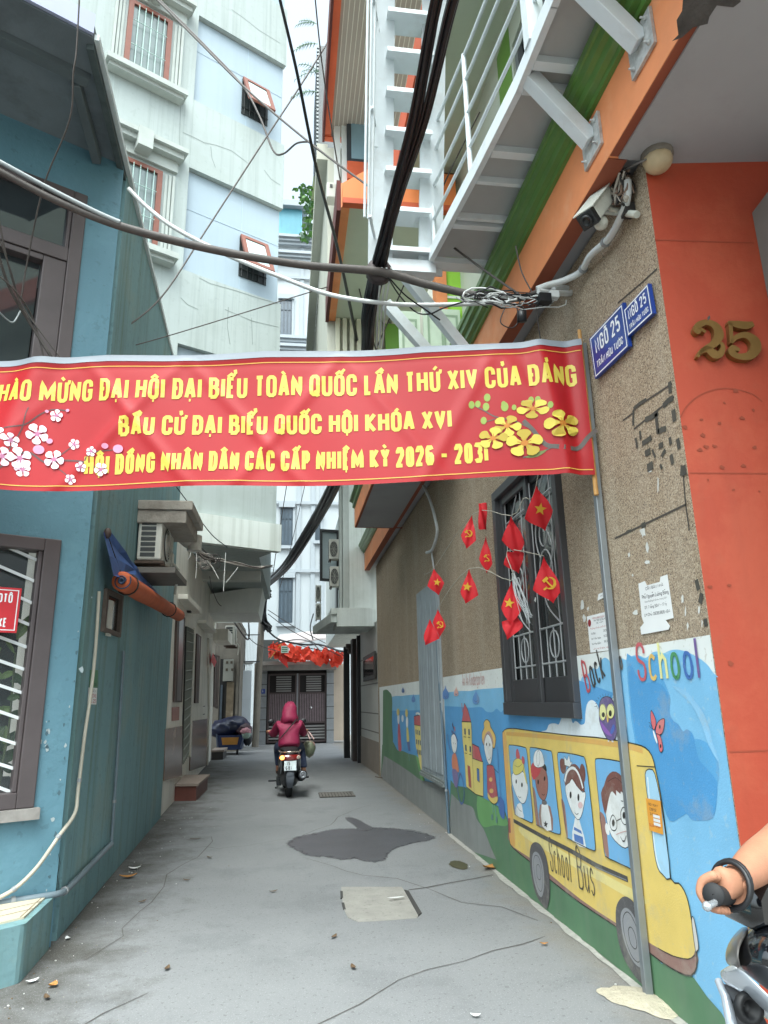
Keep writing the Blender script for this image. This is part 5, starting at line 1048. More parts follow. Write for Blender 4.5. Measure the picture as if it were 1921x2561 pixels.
def string_(label, pts, r=.0025, name='flag_string', m=stringm, cat='string', group=None, k=4):
    b = B(); b.tube(smooth(pts, False, k), r, 5); return tag(b.build(name, m), label, cat, group)
string_('thin string carrying the flags before the window', [V((1.84, 4.2, 3.9)), tops[1] + V((0, 0, .003)), (tops[1] + tops[2]) / 2 + V((0, 0, .02)), tops[2] + V((0, 0, .003)), tops[6] + V((0, 0, .003)), tops[9] + V((0, 0, .005)), V((1.88, 9.5, 3.2))], .0035, group='strings of the little flags')
string_('thin string through the lower flags on the wall', [tops[3] + V((0, 0, .003)), tops[12] + V((0, 0, .003)), tops[4] + V((0, 0, .003)), tops[8] + V((0, 0, .003)), tops[10] + V((0, 0, .003)), V((1.88, 9.4, 2.2))], .0035, group='strings of the little flags')
b = B(); rnd = random.Random(3)
for i in range(16):
    p0 = at(*P9(940 + rnd.uniform(-12, 12), 575), 4.8); p1 = at(*P9(985 + rnd.uniform(-30, 30), 720), 4.75); p2 = at(*P9(1040 + rnd.uniform(-40, 25), 830 + rnd.uniform(-40, 60)), 4.75)
    b.tube(smooth([p0, p1, p2], False, 3), .0016, 4)
tag(b.build('tinsel', plain('tinsel_silver', 'D5D9DA', .3)), 'frayed silvery plastic streamer hanging across the window glass', 'streamer')

# ------------------------------------------------------------------ pipes on the mural wall
def pipe(name, label, cat, pts, r, m, group=None, k=5, clips=()):
    t = thing(name, label, cat, pts[0], group); b = B(); pp = smooth(pts, False, k); b.tube(pp, r, 8); b.build('tube', m, t)
    if clips:
        b = B()
        for i in clips:
            p = pp[int(i * (len(pp) - 1))]; q = pp[min(int(i * (len(pp) - 1)) + 1, len(pp) - 1)]; d = (q - p).normalized()
            rr = r if not isinstance(r, list) else max(r); b.tube([p - d * .012, p + d * .012], rr * 1.35, 8)
        b.build('clip', plain('clip_grey', '8C8F90', .5), t)
    return t
pvc = mat('white_pvc', 'C9CCCB', .45, var=.08, vs=8, patch=.3, patchcol=lin('A5A29A'), pscale=8); gpvc = mat('grey_pvc', '6E7C84', .45, var=.1, vs=6)
dpx, dpy = 1110, 1900
pipe('drain_pipe', 'thin grey drainpipe running down beside the shutter', 'drainpipe', [rw(1098, 1590, .03), rw(1103, 1680, .03), rw(1115, 1850, .03), rw(1129, 2085, .03)], .016, mat('drain_blue', '5C6F7C', .5, var=.15, vs=3), k=2, clips=(.5, .85))
pipe('conduit', 'bent white conduit dropping from the slab to the shutter', 'pipe', [rw(1072, 1206, .10), rw(1090, 1250, .08), rw(1103, 1310, .06), rw(1102, 1340, .05), rw(1090, 1375, .05), rw(1076, 1382, .05)], .02, pvc)
pipe('conduit', 'short white conduit with elbow above the flags at the shutter', 'pipe', [rw(1085, 1382, .03), rw(1089, 1410, .03), rw(1092, 1440, .03), rw(1094, 1590, .03)], .012, pvc)
pipe('conduit', 'white conduit curving down the pebble wall from the camera', 'pipe', [rw(*Pc4(700, 300), .05), rw(*Pc4(695, 440), .05), rw(*Pc4(650, 560), .05), rw(*Pc4(560, 720), .05), rw(*Pc4(430, 850), .06), at(*Pc4(300, 955), 3.75), at(*Pc4(180, 1020), 3.85), at(*Pc4(60, 1055), 3.9), at(*Pc4(-20, 1085), 3.92)], .022, pvc, clips=(.4, .6))
pipe('conduit', 'looped white conduit end tied under the camera conduit', 'pipe', [at(*Pc4(-10, 1100), 3.9), at(*Pc4(120, 1110), 3.95), at(*Pc4(220, 1115), 4.0), at(*Pc4(235, 1095), 4.05), at(*Pc4(190, 1075), 4.05), at(*Pc4(100, 1080), 4.0)], .02, pvc)

# ------------------------------------------------------------------ security camera, ceiling lamp
cy_ = 3.18
SCm = thing('security_camera', 'white bullet security camera with black front under the soffit', 'camera', at(*Pc4(420, 480), cy_))
dirty = mat('dirty_white', 'C4C6BC', .5, var=.12, vs=14, speck=.4, pcol=(.25, .22, .18), ps=60); blackp = plain('black_plastic', '1C1E20', .35)
fr_, bk_ = at(*Pc4(365, 560), cy_ - .06), at(*Pc4(500, 385), cy_ + .05); ax = (fr_ - bk_).normalized()
sd = ax.cross(V((0, 0, 1))).normalized(); uq = sd.cross(ax).normalized()
b = B(); b.bar(bk_, fr_, .095, .085); b.build('housing', dirty, SCm, bevel=.012)
b = B(); b.obox(bk_ - sd * .065 + uq * .048, (fr_ - bk_) * 1.12, sd * .13, uq * .008); b.build('sun_hood', dirty, SCm, bevel=.002)
b = B(); b.bar(fr_ + ax * .001, fr_ + ax * .05, .10, .09); b.lathe(fr_ + ax * .05, ax, [(0, .035), (.018, .033), (.018, .02), (.008, .018), (.008, 0)], 14); b.build('lens_block', blackp, SCm, bevel=.006)
b = B(); b.ball(at(*Pc4(445, 605), cy_), .04); b.build('dome', dirty, SCm)
b = B(); b.tube(smooth([bk_ - ax * -.03 - uq * .04, at(*Pc4(520, 500), cy_ + .05), rw(*Pc4(640, 520), .02)], False, 4), .016, 8); b.tube([rw(*Pc4(530, 520), .05), rw(*Pc4(745, 545), .03)], .02, 8); b.build('bracket', dirty, SCm)
b = B(); rnd = random.Random(12)
for i in range(60):
    p = [rw(*Pc4(rnd.uniform(575, 715), rnd.uniform(225, 480)), rnd.uniform(.02, .10)) for _ in range(4)]
    b.tube(smooth(p, False, 5), rnd.choice([.003, .005, .008]), 5, rnd.randrange(3))
for s_ in ((650, 270), (665, 385), (700, 430), (610, 450), (540, 470)): b.ball(rw(*Pc4(*s_), .06), (.02, .02, .018), rnd.randrange(3), 8, 6)
b.box(XR - .06, XR - .001, 3.10, 3.16, 4.12, 4.19, 1)
tag(b.build('cable_tangle', [plain('tangle_pale', 'AFA79B'), plain('tangle_dark', '2E2C2B'), plain('tangle_brown', '7E6656')]), 'knot of cables and small boxes stuffed under the soffit corner', 'cables')
c = gr(*Pc4(850, 105), ZS - .02)
CLm = thing('ceiling_lamp', 'round yellowed lamp cover on the porch ceiling', 'ceiling lamp', c)
b = B(); b.lathe(c, (0, 0, -1), [(-.0, .085), (.02, .085), (.03, .075)], 20); b.build('base_ring', plain('lamp_ring', '6E665C'), CLm)
b = B(); b.ball(c + V((0, 0, -.04)), (.078, .078, .07)); b.build('lamp_cover', mat('yellowed_plastic', 'B8A482', .4, var=.12, vs=12), CLm)
b = B(); b.tube(smooth([c + V((-.05, 0, -.03)), c + V((-.1, .0, -.06)), rw(*Pc4(700, 215), .06)], False, 4), .006, 6); b.build('lead', plain('lead_grey', '6D6A66'), CLm)

# ------------------------------------------------------------------ cables across the alley
def P2(x, y): return (680 + x / 2.458, y / 2.458)
blk = mat('cable_black', '16171B', .45, var=.2, vs=20); brn = mat('cable_brown', '4A4441', .6, var=.2, vs=20); gryc = mat('cable_grey', '8E9496', .5, var=.1)
def Dp(x, y, Y): return (x * 1.158, y * 1.158, Y)
def cable(label, pts, rpx, m=brn, group=None, name='cable', k=6, n=6):
    w_ = [at(*p) for p in pts]; r0 = [pxr(p, rpx if not isinstance(rpx, (list, tuple)) else rpx[i]) for i, p in enumerate(w_)]
    pp = smooth(w_, False, k); rr = list(np.interp(np.linspace(0, 1, len(pp)), np.linspace(0, 1, len(w_)), r0))
    b = B(); b.tube(pp, rr, n); return tag(b.build(name, m), label, 'cable', group)
# the thick bundle that runs up the alley overhead, made of many strands
path = [(1165, -120, 2.0), (1112, 0, 2.3), (1050, 290, 2.9), (992, 490, 3.5), (948, 660, 4.05), (922, 790, 4.6), (918, 880, 5.2), (888, 1080, 7), (833, 1219, 9.5), (783, 1314, 13), (727, 1402, 18), (698, 1434, 21.5), (659, 1468, 25.5)]
wid = [36, 34, 31, 32, 38, 36, 31, 27, 24, 21, 17, 15, 13]
T1 = thing('cable_bundle', 'thick black bundle of telephone cables running up the alley overhead', 'cable bundle', at(*path[4]))
rnd = random.Random(21); b = B()
base = [at(*p) for p in path]
for i in range(34):
    a = rnd.uniform(0, 6.28); rr = math.sqrt(rnd.random()); ph = rnd.uniform(0, 6); pts = []
    split = 1 if i % 2 else -1
    for j, (p, wpx) in enumerate(zip(base, wid)):
        h = pxr(p, wpx); sp = 0
        if j <= 3: sp = split * pxr(p, [50, 44, 26, 8][j]) * 1.0
        k_ = .8 if j < 8 else 1.25
        aa = a + .35 * math.sin(j * 1.1 + ph)
        pts.append(p + V((math.cos(aa) * rr * h * k_ + sp, 0, math.sin(aa) * rr * h * k_)))
    b.tube(smooth(pts, False, 5), [max(.007, pxr(p, w_ * .3)) for p, w_ in zip(smooth(base, False, 5), np.interp(np.linspace(0, 1, 5 * (len(base) - 1) + 1), np.linspace(0, 1, len(wid)), wid))], 5, 0)
b.build('strands', blk, T1)
b = B(); b.lathe(base[4] - V((0, .02, .05)), (base[5] - base[4]), [(0, .001), (0, .085), (.07, .085), (.07, .001)], 12); b.build('tie', plain('tie_brown', '3A3030'), T1)
b = B()
for dx, dy in ((10, 0), (22, 12), (34, 30)):
    b.tube(smooth([at(945 + dx, 670, 3.98), at(938 + dx * .8, 760, 4.35), at(936 + dx * .6, 870, 4.95)], False, 5), .007, 5)
b.build('pale_strands', pvc, T1)
cable('thick dark cable slung across the alley from the eave to the camera', [(-60, 395, 3.5), (0, 428, 3.55), (120, 492, 3.65), (250, 548, 3.75), (380, 588, 3.82), (560, 630, 3.9), (760, 663, 3.95), (950, 680, 4.0), (1070, 712, 4.0), (1200, 740, 3.98), (1300, 745, 3.95), (1352, 726, 3.93)], [17, 17, 18, 20, 21, 20, 19, 22, 20, 19, 18, 12], brn, n=8)
cable('pale grey tube lying along the top of the thick crossing cable', [(-60, 372, 3.5), (0, 405, 3.53), (120, 470, 3.63), (240, 530, 3.72), (300, 556, 3.76)], 12, gryc)
cable('white cable sagging below the thick crossing cable', [(322, 472, 4.6), (370, 520, 4.6), (440, 572, 4.55), (560, 634, 4.5), (700, 692, 4.45), (830, 738, 4.35), (980, 760, 4.25), (1120, 762, 4.15), (1250, 755, 4.05), (1330, 742, 3.96)], 11, pvc, n=8)
cable('heavy dark cable crossing the strip of sky', [Dp(600, -20, 4.0), Dp(640, 150, 4.4), Dp(668, 290, 5.0), Dp(690, 390, 5.6), Dp(735, 560, 7.2), Dp(775, 755, 9.5), Dp(800, 880, 12)], 8, blk)
cable('twin brown cable dropping from the white house to the conduit joint', [Dp(330, -10, 10), Dp(430, 90, 9.0), Dp(530, 190, 8.0), Dp(665, 305, 6.8), Dp(800, 405, 5.8), Dp(920, 490, 5.0), Dp(1030, 572, 4.5), Dp(1130, 642, 4.0)], 6, brn)
cable('brown cable with a slack loop before the sky', [Dp(335, -10, 10.2), Dp(440, 95, 9.2), Dp(520, 180, 8.4), Dp(560, 250, 8.0), Dp(590, 325, 7.8), Dp(612, 332, 7.6), Dp(640, 310, 7.2), Dp(665, 306, 6.9)], 5, brn)
cable('thin wire rising from the teal wall to the upper right', [Dp(165, 772, 5.6), Dp(260, 715, 6), Dp(350, 640, 6.5), Dp(440, 505, 7), Dp(560, 320, 7.5), Dp(665, 160, 8), Dp(770, -10, 8.5)], 4, brn)
cable('thin wire slanting over the teal side wall to the corner balcony', [Dp(215, 765, 6), Dp(330, 735, 6.6), Dp(480, 690, 7.5), Dp(640, 640, 8.3), Dp(800, 592, 9)], 3, brn)
cable('thin wire before the grey green balcony soffit', [Dp(680, -10, 6), Dp(700, 170, 6.6), Dp(745, 450, 7.6), Dp(775, 620, 8.4), Dp(812, 756, 9.2)], 3.5, brn)
cable('thin straight wire slanting down beside the stair', [(1200, 280, 4.6), (1100, 484, 5.2), (1020, 690, 6), (941, 872, 6.8)], 4, brn)
cable('slack black wire looping below the crossing cable', [(968, 690, 4.0), (1000, 740, 4.2), (1040, 780, 4.3), (1075, 785, 4.2), (1110, 770, 4.1), (1170, 752, 4.0)], 4, blk)
cable('black wire running from the cable tie to the orange beam', [(955, 672, 4.0), (1010, 735, 4.1), (1065, 775, 4.2), (1100, 800, 4.3)], 4, blk)
for i, (pts, rp, lb) in enumerate([
    ([Dp(172, -10, 3.6), Dp(165, 110, 3.7), Dp(158, 160, 3.75), Dp(150, 260, 3.9), Dp(95, 400, 4.2), Dp(60, 560, 4.5), Dp(45, 650, 4.6)], 4, 'dark wire dropping from the eave past the upper teal window'),
    ([Dp(-10, 430, 4.2), Dp(15, 560, 4.4), Dp(45, 655, 4.6), Dp(80, 720, 4.65), Dp(118, 775, 4.7)], 5, 'dark wire down the left edge of the upper teal window'),
    ([Dp(-10, 530, 4.2), Dp(20, 620, 4.4), Dp(60, 690, 4.6), Dp(110, 770, 4.7)], 8, 'thickest dark cable across the foot of the upper teal window'),
    ([Dp(-10, 590, 4.3), Dp(30, 625, 4.4), Dp(70, 685, 4.6), Dp(95, 772, 4.7)], 4, 'dark wire crossing low over the upper teal window'),
    ([Dp(-10, 490, 4.2), Dp(25, 590, 4.4), Dp(48, 660, 4.55), Dp(130, 772, 4.7)], 4, 'dark wire running to the banner top from the window corner'),
    ([Dp(-10, 665, 4.3), Dp(15, 690, 4.4), Dp(30, 695, 4.45), Dp(44, 672, 4.5)], 4, 'short pale wire loop low on the upper teal window')]):
    cable(lb, pts, rp, gryc if i == 5 else brn, 'wires before the teal window')
# coil of wire at the joint
b = B(); rnd = random.Random(31); cc = at(1255, 748, 3.9)
for i in range(22):
    ph = rnd.uniform(0, 6); rx, rz = rnd.uniform(.12, .26), rnd.uniform(.02, .07); dx = rnd.uniform(-.12, .2)
    b.tube([cc + V((dx + rx * math.cos(t * .5 + ph), rnd.uniform(-.03, .03), rz * math.sin(t * .5 + ph) + rnd.uniform(-.006, .006))) for t in range(9)], rnd.choice([.003, .004, .006]), 5, rnd.choice([0, 0, 0, 1]), False)
b.lathe(cc + V((.12, -.03, -.10)), (0, .2, -1), [(0, .001), (0, .03), (.07, .032), (.07, .001)], 10, 0)
b.tube(smooth([cc + V((.02, 0, -.06)), cc + V((-.02, 0, -.17)), cc + V((.05, 0, -.21)), cc + V((.1, 0, -.16)), cc + V((.1, 0, -.06))], False, 5), .004, 5, 0)
b.box(cc.x + .32, cc.x + .38, cc.y - .05, cc.y - .0, cc.z + .01, cc.z + .06, 1); b.box(cc.x + .24, cc.x + .32, cc.y - .06, cc.y + .0, cc.z - .03, cc.z + .03, 0)
tag(b.build('wire_coil', [blk, pvc]), 'loose coil of wires knotted where the crossing cable meets the conduit', 'wire coil')
cable('short dark wire hanging from the coil down the pebble wall', [(1342, 745, 3.9), (1345, 800, 3.95), (1352, 850, 4.0)], 3.5, brn)
cable('fine wire looping down the orange beam', [(1290, 615, 4.0), (1305, 680, 3.98), (1335, 738, 3.95)], 3.5, brn)

# ================================================================== LEFT: the teal house
teal = mat('teal_paint', '58808F', .6, var=.08, vs=1.3, bump=.25, bs=22, patch=.45, patchcol=lin('66909E'), pscale=1.5, streak=.35, scol=lin('4C7680'), ss=(6, 6, .5), speck=.3, pcol=lin('3F5F68'), ps=16)
teals = mat('teal_paint_mossy', '72959A', .75, var=.10, vs=1.1, bump=.2, bs=25, patch=.55, patchcol=lin('7F9188'), pscale=1.1, streak=.75, scol=lin('56705F'), ss=(7, 7, .3), speck=.25, pcol=lin('3E5555'), ps=14)
brownal = mat('brown_aluminium', '544C4D', .45, .2, var=.1, vs=5)
TH = thing('teal_house', 'teal painted corner house with dark overhanging roof and large windows', 'house', CT)
def FT(t, z, off=0.0): p = CT + DF * t + NF * off; p.z = z; return p
def tz(x, y, off=0.0): p = tf(x, y, off); return (p - CT).dot(DF), p.z
def fbox(b, t0, t1, z0, z1, o0, o1, mi=0): b.obox(FT(t0, z0, o0), DF * (t1 - t0), NF * (o1 - o0), (0, 0, z1 - z0), mi)
LT, LZ0, LZ1 = -.19, .86, 2.67; UT, UZ0, UZ1 = -.265, 3.45, 5.60; WL = -2.3
b = B()
fbox(b, LT, 0, .0, 6.05, -.2, 0); fbox(b, -5, WL, 0, 6.05, -.2, 0)
fbox(b, WL, LT, 0, LZ0, -.2, 0); fbox(b, WL, LT, LZ1, UZ0, -.2, 0); fbox(b, WL, LT, UZ1, 6.05, -.2, 0); fbox(b, UT, LT, UZ0, UZ1, -.2, 0)
b.build('front_wall', teal, TH)
b = B(); rnd = random.Random(23)
for i in range(34):
    x, y = (rnd.gauss(430 - (i % 17) * 12, 14), 560 + (i % 17) * 95 + rnd.uniform(-40, 40)) if i < 17 else (rnd.choice([240, 225, 210]) + rnd.gauss(0, 8), 700 + rnd.uniform(0, 700))
    c = (lw if i < 17 and i % 2 and x > 430 else tf)(x / 2.01, 1200 + y / 2.01, .002); s_ = rnd.uniform(.005, .02)
    b.poly([c + DF * s_ * rnd.uniform(.3, 1) * math.cos(k * .9) + V((0, 0, s_ * rnd.uniform(.5, 1.6) * math.sin(k * .9))) for k in range(7)], i % 2)
b.build('paint_chip', [plain('chip_pale', '9DA9AC', .9), plain('chip_dark', '4A646E', .9)], TH)
b = B(); 
for pts in ([(292, 1880), (300, 1930), (286, 1990), (294, 2040), (284, 2085)], [(430, 1250), (424, 1290), (432, 1330)], [(330, 2000), (322, 2060)]):
    for q in ribbon([lw(x / 2.01, 1200 + y / 2.01, .003) for x, y in pts], .012, (1, .04, 0)): b.poly(q)
b.build('wall_crack', plain('crack_teal', '3A5156', .9), TH)
b = B(); e0 = V((-1.49, 5.312, 0)); e1 = V((-1.695, 10.62, 0)); inn_ = V((-.25, -.0, 0))
b.prism([e0 + V((0, .12, 0)), e1, e1 + inn_, e0 + inn_ + V((0, .12, 0))], (0, 0, 6.05)); b.build('side_wall', teals, TH)
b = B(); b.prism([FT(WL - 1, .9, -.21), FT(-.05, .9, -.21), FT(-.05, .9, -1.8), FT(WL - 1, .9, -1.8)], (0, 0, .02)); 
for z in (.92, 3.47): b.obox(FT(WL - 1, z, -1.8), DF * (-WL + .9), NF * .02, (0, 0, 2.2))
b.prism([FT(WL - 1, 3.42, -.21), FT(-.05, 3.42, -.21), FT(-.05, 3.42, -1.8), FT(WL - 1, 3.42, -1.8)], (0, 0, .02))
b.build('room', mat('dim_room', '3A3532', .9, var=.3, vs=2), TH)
# lower window with slanted white bars
b = B()
fbox(b, LT - .11, LT, LZ0, LZ1, -.12, .025); fbox(b, WL, LT - .11, LZ1 - .09, LZ1, -.12, .025); fbox(b, WL, LT - .11, LZ0, LZ0 + .10, -.12, .025); fbox(b, WL, WL + .1, LZ0 + .1, LZ1 - .09, -.12, .025)
fbox(b, LT - .14, LT - .111, LZ0 + .1, LZ1 - .09, -.10, .0)
wl = b.build('window_frame', brownal, TH, bevel=.006)
b = B(); fbox(b, WL, LT - .10, LZ0 + .05, LZ1 - .05, -.112, -.108); b.build('pane', mat('clear_pane', '60686A', .03, trans=.0, alpha=.22, spec=.5, var=.02), wl)
b = B()
def P12(x, y): return (x / 2.01, 1200 + y / 2.01)
for (x0, y0, x1, y1) in [(0, 310, 235, 415), (0, 425, 220, 520), (105, 585, 215, 635), (110, 705, 205, 745), (0, 785, 190, 855), (0, 905, 185, 970), (0, 1030, 165, 1085), (35, 1175, 165, 1220), (0, 1300, 155, 1350), (0, 1430, 145, 1475), (0, 1550, 110, 1590)]:
    a, c = tf(*P12(x0, y0), -.06), tf(*P12(x1, y1), -.06); d = (a - c).normalized(); b.bar(c, c + d * 1.7, .012, .02)
b.build('grille_bar', plain('bar_white', 'D3D7D8', .4), wl)
b = B(); fbox(b, WL, LT + .03, LZ0 - .07, LZ0 - .002, -.05, .07); b.build('window_sill', mat('grey_sill', '8B8783', .85, var=.2, vs=10), wl)
# upper window
tr = tz(170, 640)[1]
b = B()
fbox(b, UT - .10, UT, UZ0, UZ1, -.12, .02); fbox(b, WL, UT - .10, UZ1 - .08, UZ1, -.12, .02); fbox(b, WL, UT - .10, tr - .06, tr + .06, -.12, .02); fbox(b, WL, UT - .1, UZ0, UZ0 + .09, -.12, .02)
fbox(b, UT - .27, UT - .101, UZ0 + .09, tr - .061, -.10, .005); fbox(b, WL, UT - .271, tr - .11, tr - .061, -.10, .005)
fbox(b, UT - .13, UT - .101, tr + .061, UZ1 - .08, -.10, .0)
wu = b.build('window_frame', brownal, TH, bevel=.006)
b = B(); fbox(b, WL, UT - .28, UZ0 + .05, tr - .09, -.085, -.08); fbox(b, WL, UT - .13, tr + .05, UZ1 - .06, -.075, -.07)
b.build('pane', mat('mirror_pane', '3B4246', .03, spec=1.0, var=.1, metal=.35), wu)
# roof slab, brace, drip edge
b = B(); zr = 6.05
cr = V((-1.44, 4.08, zr)); sdv = V((-.044, 1, 0)).normalized()
far_ = cr + sdv * 6.6
b.prism([cr, far_, far_ + V((-3, 0, 0)), FT(-5.5, zr, 0) , cr - DF * 4.5], (0, 0, .13))
b.build('roof_slab', mat('dark_soffit', '6C767C', .8, var=.16, vs=2.2, bump=.2, bs=12, patch=.35, patchcol=lin('4B5155'), pscale=1.8), TH)
b = B(); b.obox(cr + NF * .003 + V((0, 0, .015)), -DF * 4.5, NF * .025, (0, 0, .17)); b.build('fascia', mat('pale_fascia', 'A2A8C4', .5, var=.04), TH)
b = B(); b.obox(cr + V((.005, .02, .005)), sdv * 6.57, V((.035, 0, 0)), (0, 0, .05)); b.build('drip_edge', mat('drip_white', 'C9D2D3', .5, var=.1), TH)
b = B(); b.obox(cr + V((-.05, .05, -.05)), sdv * 6.5, V((.05, 0, 0)), (0, 0, .048)); b.build('gutter_lip', mat('mouldy_edge', '4A5556', .9, var=.3, vs=8), TH)
b = B(); a, c = gr(190, 205, zr - .03), tf(241, 404, .02); b.bar(a, c, .07, .09); b.build('brace', mat('dark_timber', '5A6468', .8, var=.15), TH, bevel=.006)
b = B(); a, c = gr(0, 95, zr - .03), gr(222, 203, zr - .03); d = (a - c).normalized(); b.bar(c, c + d * 3, .09, .058); b.build('soffit_beam', MATS['dark_timber'], TH)
# raised step with cream tiles
sp2 = V((-1.467, 4.705, 0)); sp3 = sp2 + V((-.735, -.678, 0)) * 3.2
sp = [V((-1.488, 5.30, 0)), sp2, sp3, FT(-4.5, 0, .01)]
b = B(); b.prism(sp, (0, 0, .300)); b.build('step', teals, TH, bevel=.03)
b = B(); q = [V((-1.53, 5.27, .3005)), V((-1.51, 4.80, .3005)), V((-1.51, 4.80, .3005)) + V((-.735, -.678, 0)) * 3, FT(-4.4, .3005, .03)]; b.prism(q, (0, 0, .012)); b.build('step_tiles', mat('cream_tile', 'C9BDA6', .6, var=.12, vs=5, patch=.35, patchcol=lin('8F7F66'), pscale=3), TH)
b = B(); st0 = V((-1.51, 4.80, .3135)); dst = V((-.735, -.678, 0))
for k in range(5):
    a = st0 + dst * (.02 + .3 * k); b.obox(a, dst.normalized() * .006, V((.28, .62, 0)) * (1 - .12 * k) if False else (DF * .0 + V((-.02, .47 - .0 * k, 0))), (0, 0, .001))
for k in (.16, .32): b.obox(st0 + V((-.005, k, 0)), dst * 1.6, V((0, .006, 0)), (0, 0, .001))
b.build('tile_joint', plain('joint_brown', '7A6B55', .9), TH)
# recessed slot window on the alley side
b = B(); wn = [(520, 545), (603, 585), (588, 792), (500, 762)]
q = [lw(*P12(*p), .035) for p in wn]; cen = sum(q, V((0, 0, 0))) / 4
NL = V((1, .038, 0)).normalized()
for i in range(4):
    a, c = q[i], q[(i + 1) % 4]; ai, ci = cen + (a - cen) * .8, cen + (c - cen) * .8; b.prism([a, c, ci, ai], -NL * .03)
sw = b.build('slot_window_frame', mat('old_brown_frame', '5C5048', .7, var=.2, vs=12), TH)
b = B(); b.poly([cen + (p - cen) * .82 - NL * .030 for p in q]); b.build('pane', plain('black_glass', '17191B', .2), sw)
b = B(); b.obox(cen + (q[0] - cen) * .55 - NL * .02, (q[1] - q[0]) * .22, (q[3] - q[0]) * .85, NL * .015); b.build('white_board', plain('board_white', 'C9C7BD'), sw)

RS = thing('warning_sign', 'red sign with white serif lettering hung on the barred window', 'sign', tf(20, 1530, .05))
a, c, d, e = (tf(*P12(x, y), .05) for x, y in ((-150, 505), (104, 552), (84, 773), (-150, 770)))
U = DF; z1, z0 = tf(50, 1474, .05).z, tf(44, 1585, .05).z; tr_ = (tf(51, 1478, .05) - CT).dot(DF) 
tl_ = tr_ - .52
b = B(); b.obox(FT(tl_, z0, .045), DF * .52, NF * .006, (0, 0, z1 - z0)); b.build('plate', plain('sign_red', 'C4202B', .4), RS, bevel=.002)
b = B()
for q_ in ribbon([FT(tl_ + .018, z0 + .018, .0525), FT(tr_ - .018, z0 + .018, .0525), FT(tr_ - .018, z1 - .018, .0525), FT(tl_ + .018, z1 - .018, .0525)], .006, NF, True): b.poly(q_)
hh = (z1 - z0)
letter_mesh(b, 'CẤM ĐỖ OTÔ', FT(tr_ - .05, z0 + hh * .66, .0525), DF, (0, 0, 1), NF, hh * .20, .027, .009, .006, 0, 'r')
letter_mesh(b, 'CẢ NGÀY VÀO', FT(tr_ - .15, z0 + hh * .42, .0525), DF, (0, 0, 1), NF, hh * .12, .026, .009, .010, 0, 'r')
letter_mesh(b, 'TRÁNH ĐỂ XE', FT(tr_ - .07, z0 + hh * .12, .0525), DF, (0, 0, 1), NF, hh * .20, .027, .009, .006, 0, 'r')
b.build('lettering', plain('sign_white', 'E6EAEC', .4), RS)

# plants standing behind the bars
leafm = [mat('plant_leaf', '6F8A45', .5, var=.2, vs=12), mat('plant_leaf_dark', '3F5A2E', .55, var=.25, vs=12), plain('plant_stem', '55623A')]
def blade(b, base, tip, wd, mi, droop=.15, side=None):
    base, tip = V(base), V(tip); d = tip - base; s_ = (side or d.cross(V((NF.x, NF.y, .3)))).normalized(); n = 7; L_, M_, R_ = [], [], []
    for i in range(n):
        t = i / (n - 1); p = base + d * t + V((0, 0, -droop * d.length * (t ** 2 - t * .4))); ww = wd * (math.sin(math.pi * min(.985, max(.04, t ** .8)))) / 2
        L_.append(p + s_ * ww); R_.append(p - s_ * ww); M_.append(p - NF * ww * .35)
    for X, Y in ((L_, M_), (M_, R_)):
        for i in range(n - 1): b.add([X[i], X[i + 1], Y[i + 1], Y[i]], [(0, 1, 2, 3)], mi, True)
def plant(label, stem, leaves, off, group='house plants behind the window'):
    p0 = tf(*P12(*stem[0]), off); t = thing('house_plant', label, 'plant', p0, group)
    pts = [tf(*P12(*p), off) for p in stem]
    b = B(); b.tube(smooth(pts, False, 5), .007, 6); b.build('stem', leafm[2], t)
    b = B()
    for (x0, y0, x1, y1, wd, mi) in leaves: blade(b, tf(*P12(x0, y0), off + random.uniform(-.03, .03)), tf(*P12(x1, y1), off + random.uniform(-.06, .06)), wd, mi)
    b.build('foliage', leafm, t)
plant('tall plant with one long upright leaf just behind the bars', [(40, 1450), (75, 1250), (105, 900), (110, 860)], [(115, 790, 195, 640, .07, 0), (105, 860, 60, 775, .03, 0), (105, 960, 20, 985, .05, 0), (95, 960, 165, 1040, .05, 1), (80, 1010, 170, 990, .04, 1), (60, 1180, 45, 1130, .1, 0), (100, 1050, 175, 1120, .06, 1), (60, 1100, 130, 1080, .05, 1), (75, 1200, 160, 1150, .06, 1)], -.22)
plant('leafy plant at the left edge of the lower window', [(-60, 1500), (-50, 1200), (-40, 800)], [(-40, 880, 35, 825, .08, 0), (-40, 960, 60, 985, .07, 0), (-45, 1050, 40, 1000, .05, 1), (-50, 1210, 40, 1130, .12, 0), (-40, 1330, 60, 1230, .1, 1), (-50, 1400, 30, 1380, .08, 1)], -.25)
plant('dark bushy plant low behind the bars', [(60, 1560), (70, 1450), (90, 1330)], [(70, 1450, 140, 1350, .08, 1), (70, 1460, 10, 1380, .08, 1), (85, 1360, 150, 1260, .07, 1), (80, 1380, 30, 1290, .07, 1), (75, 1480, 150, 1460, .08, 1), (80, 1340, 100, 1230, .06, 0), (70, 1500, 20, 1480, .07, 1)], -.45)

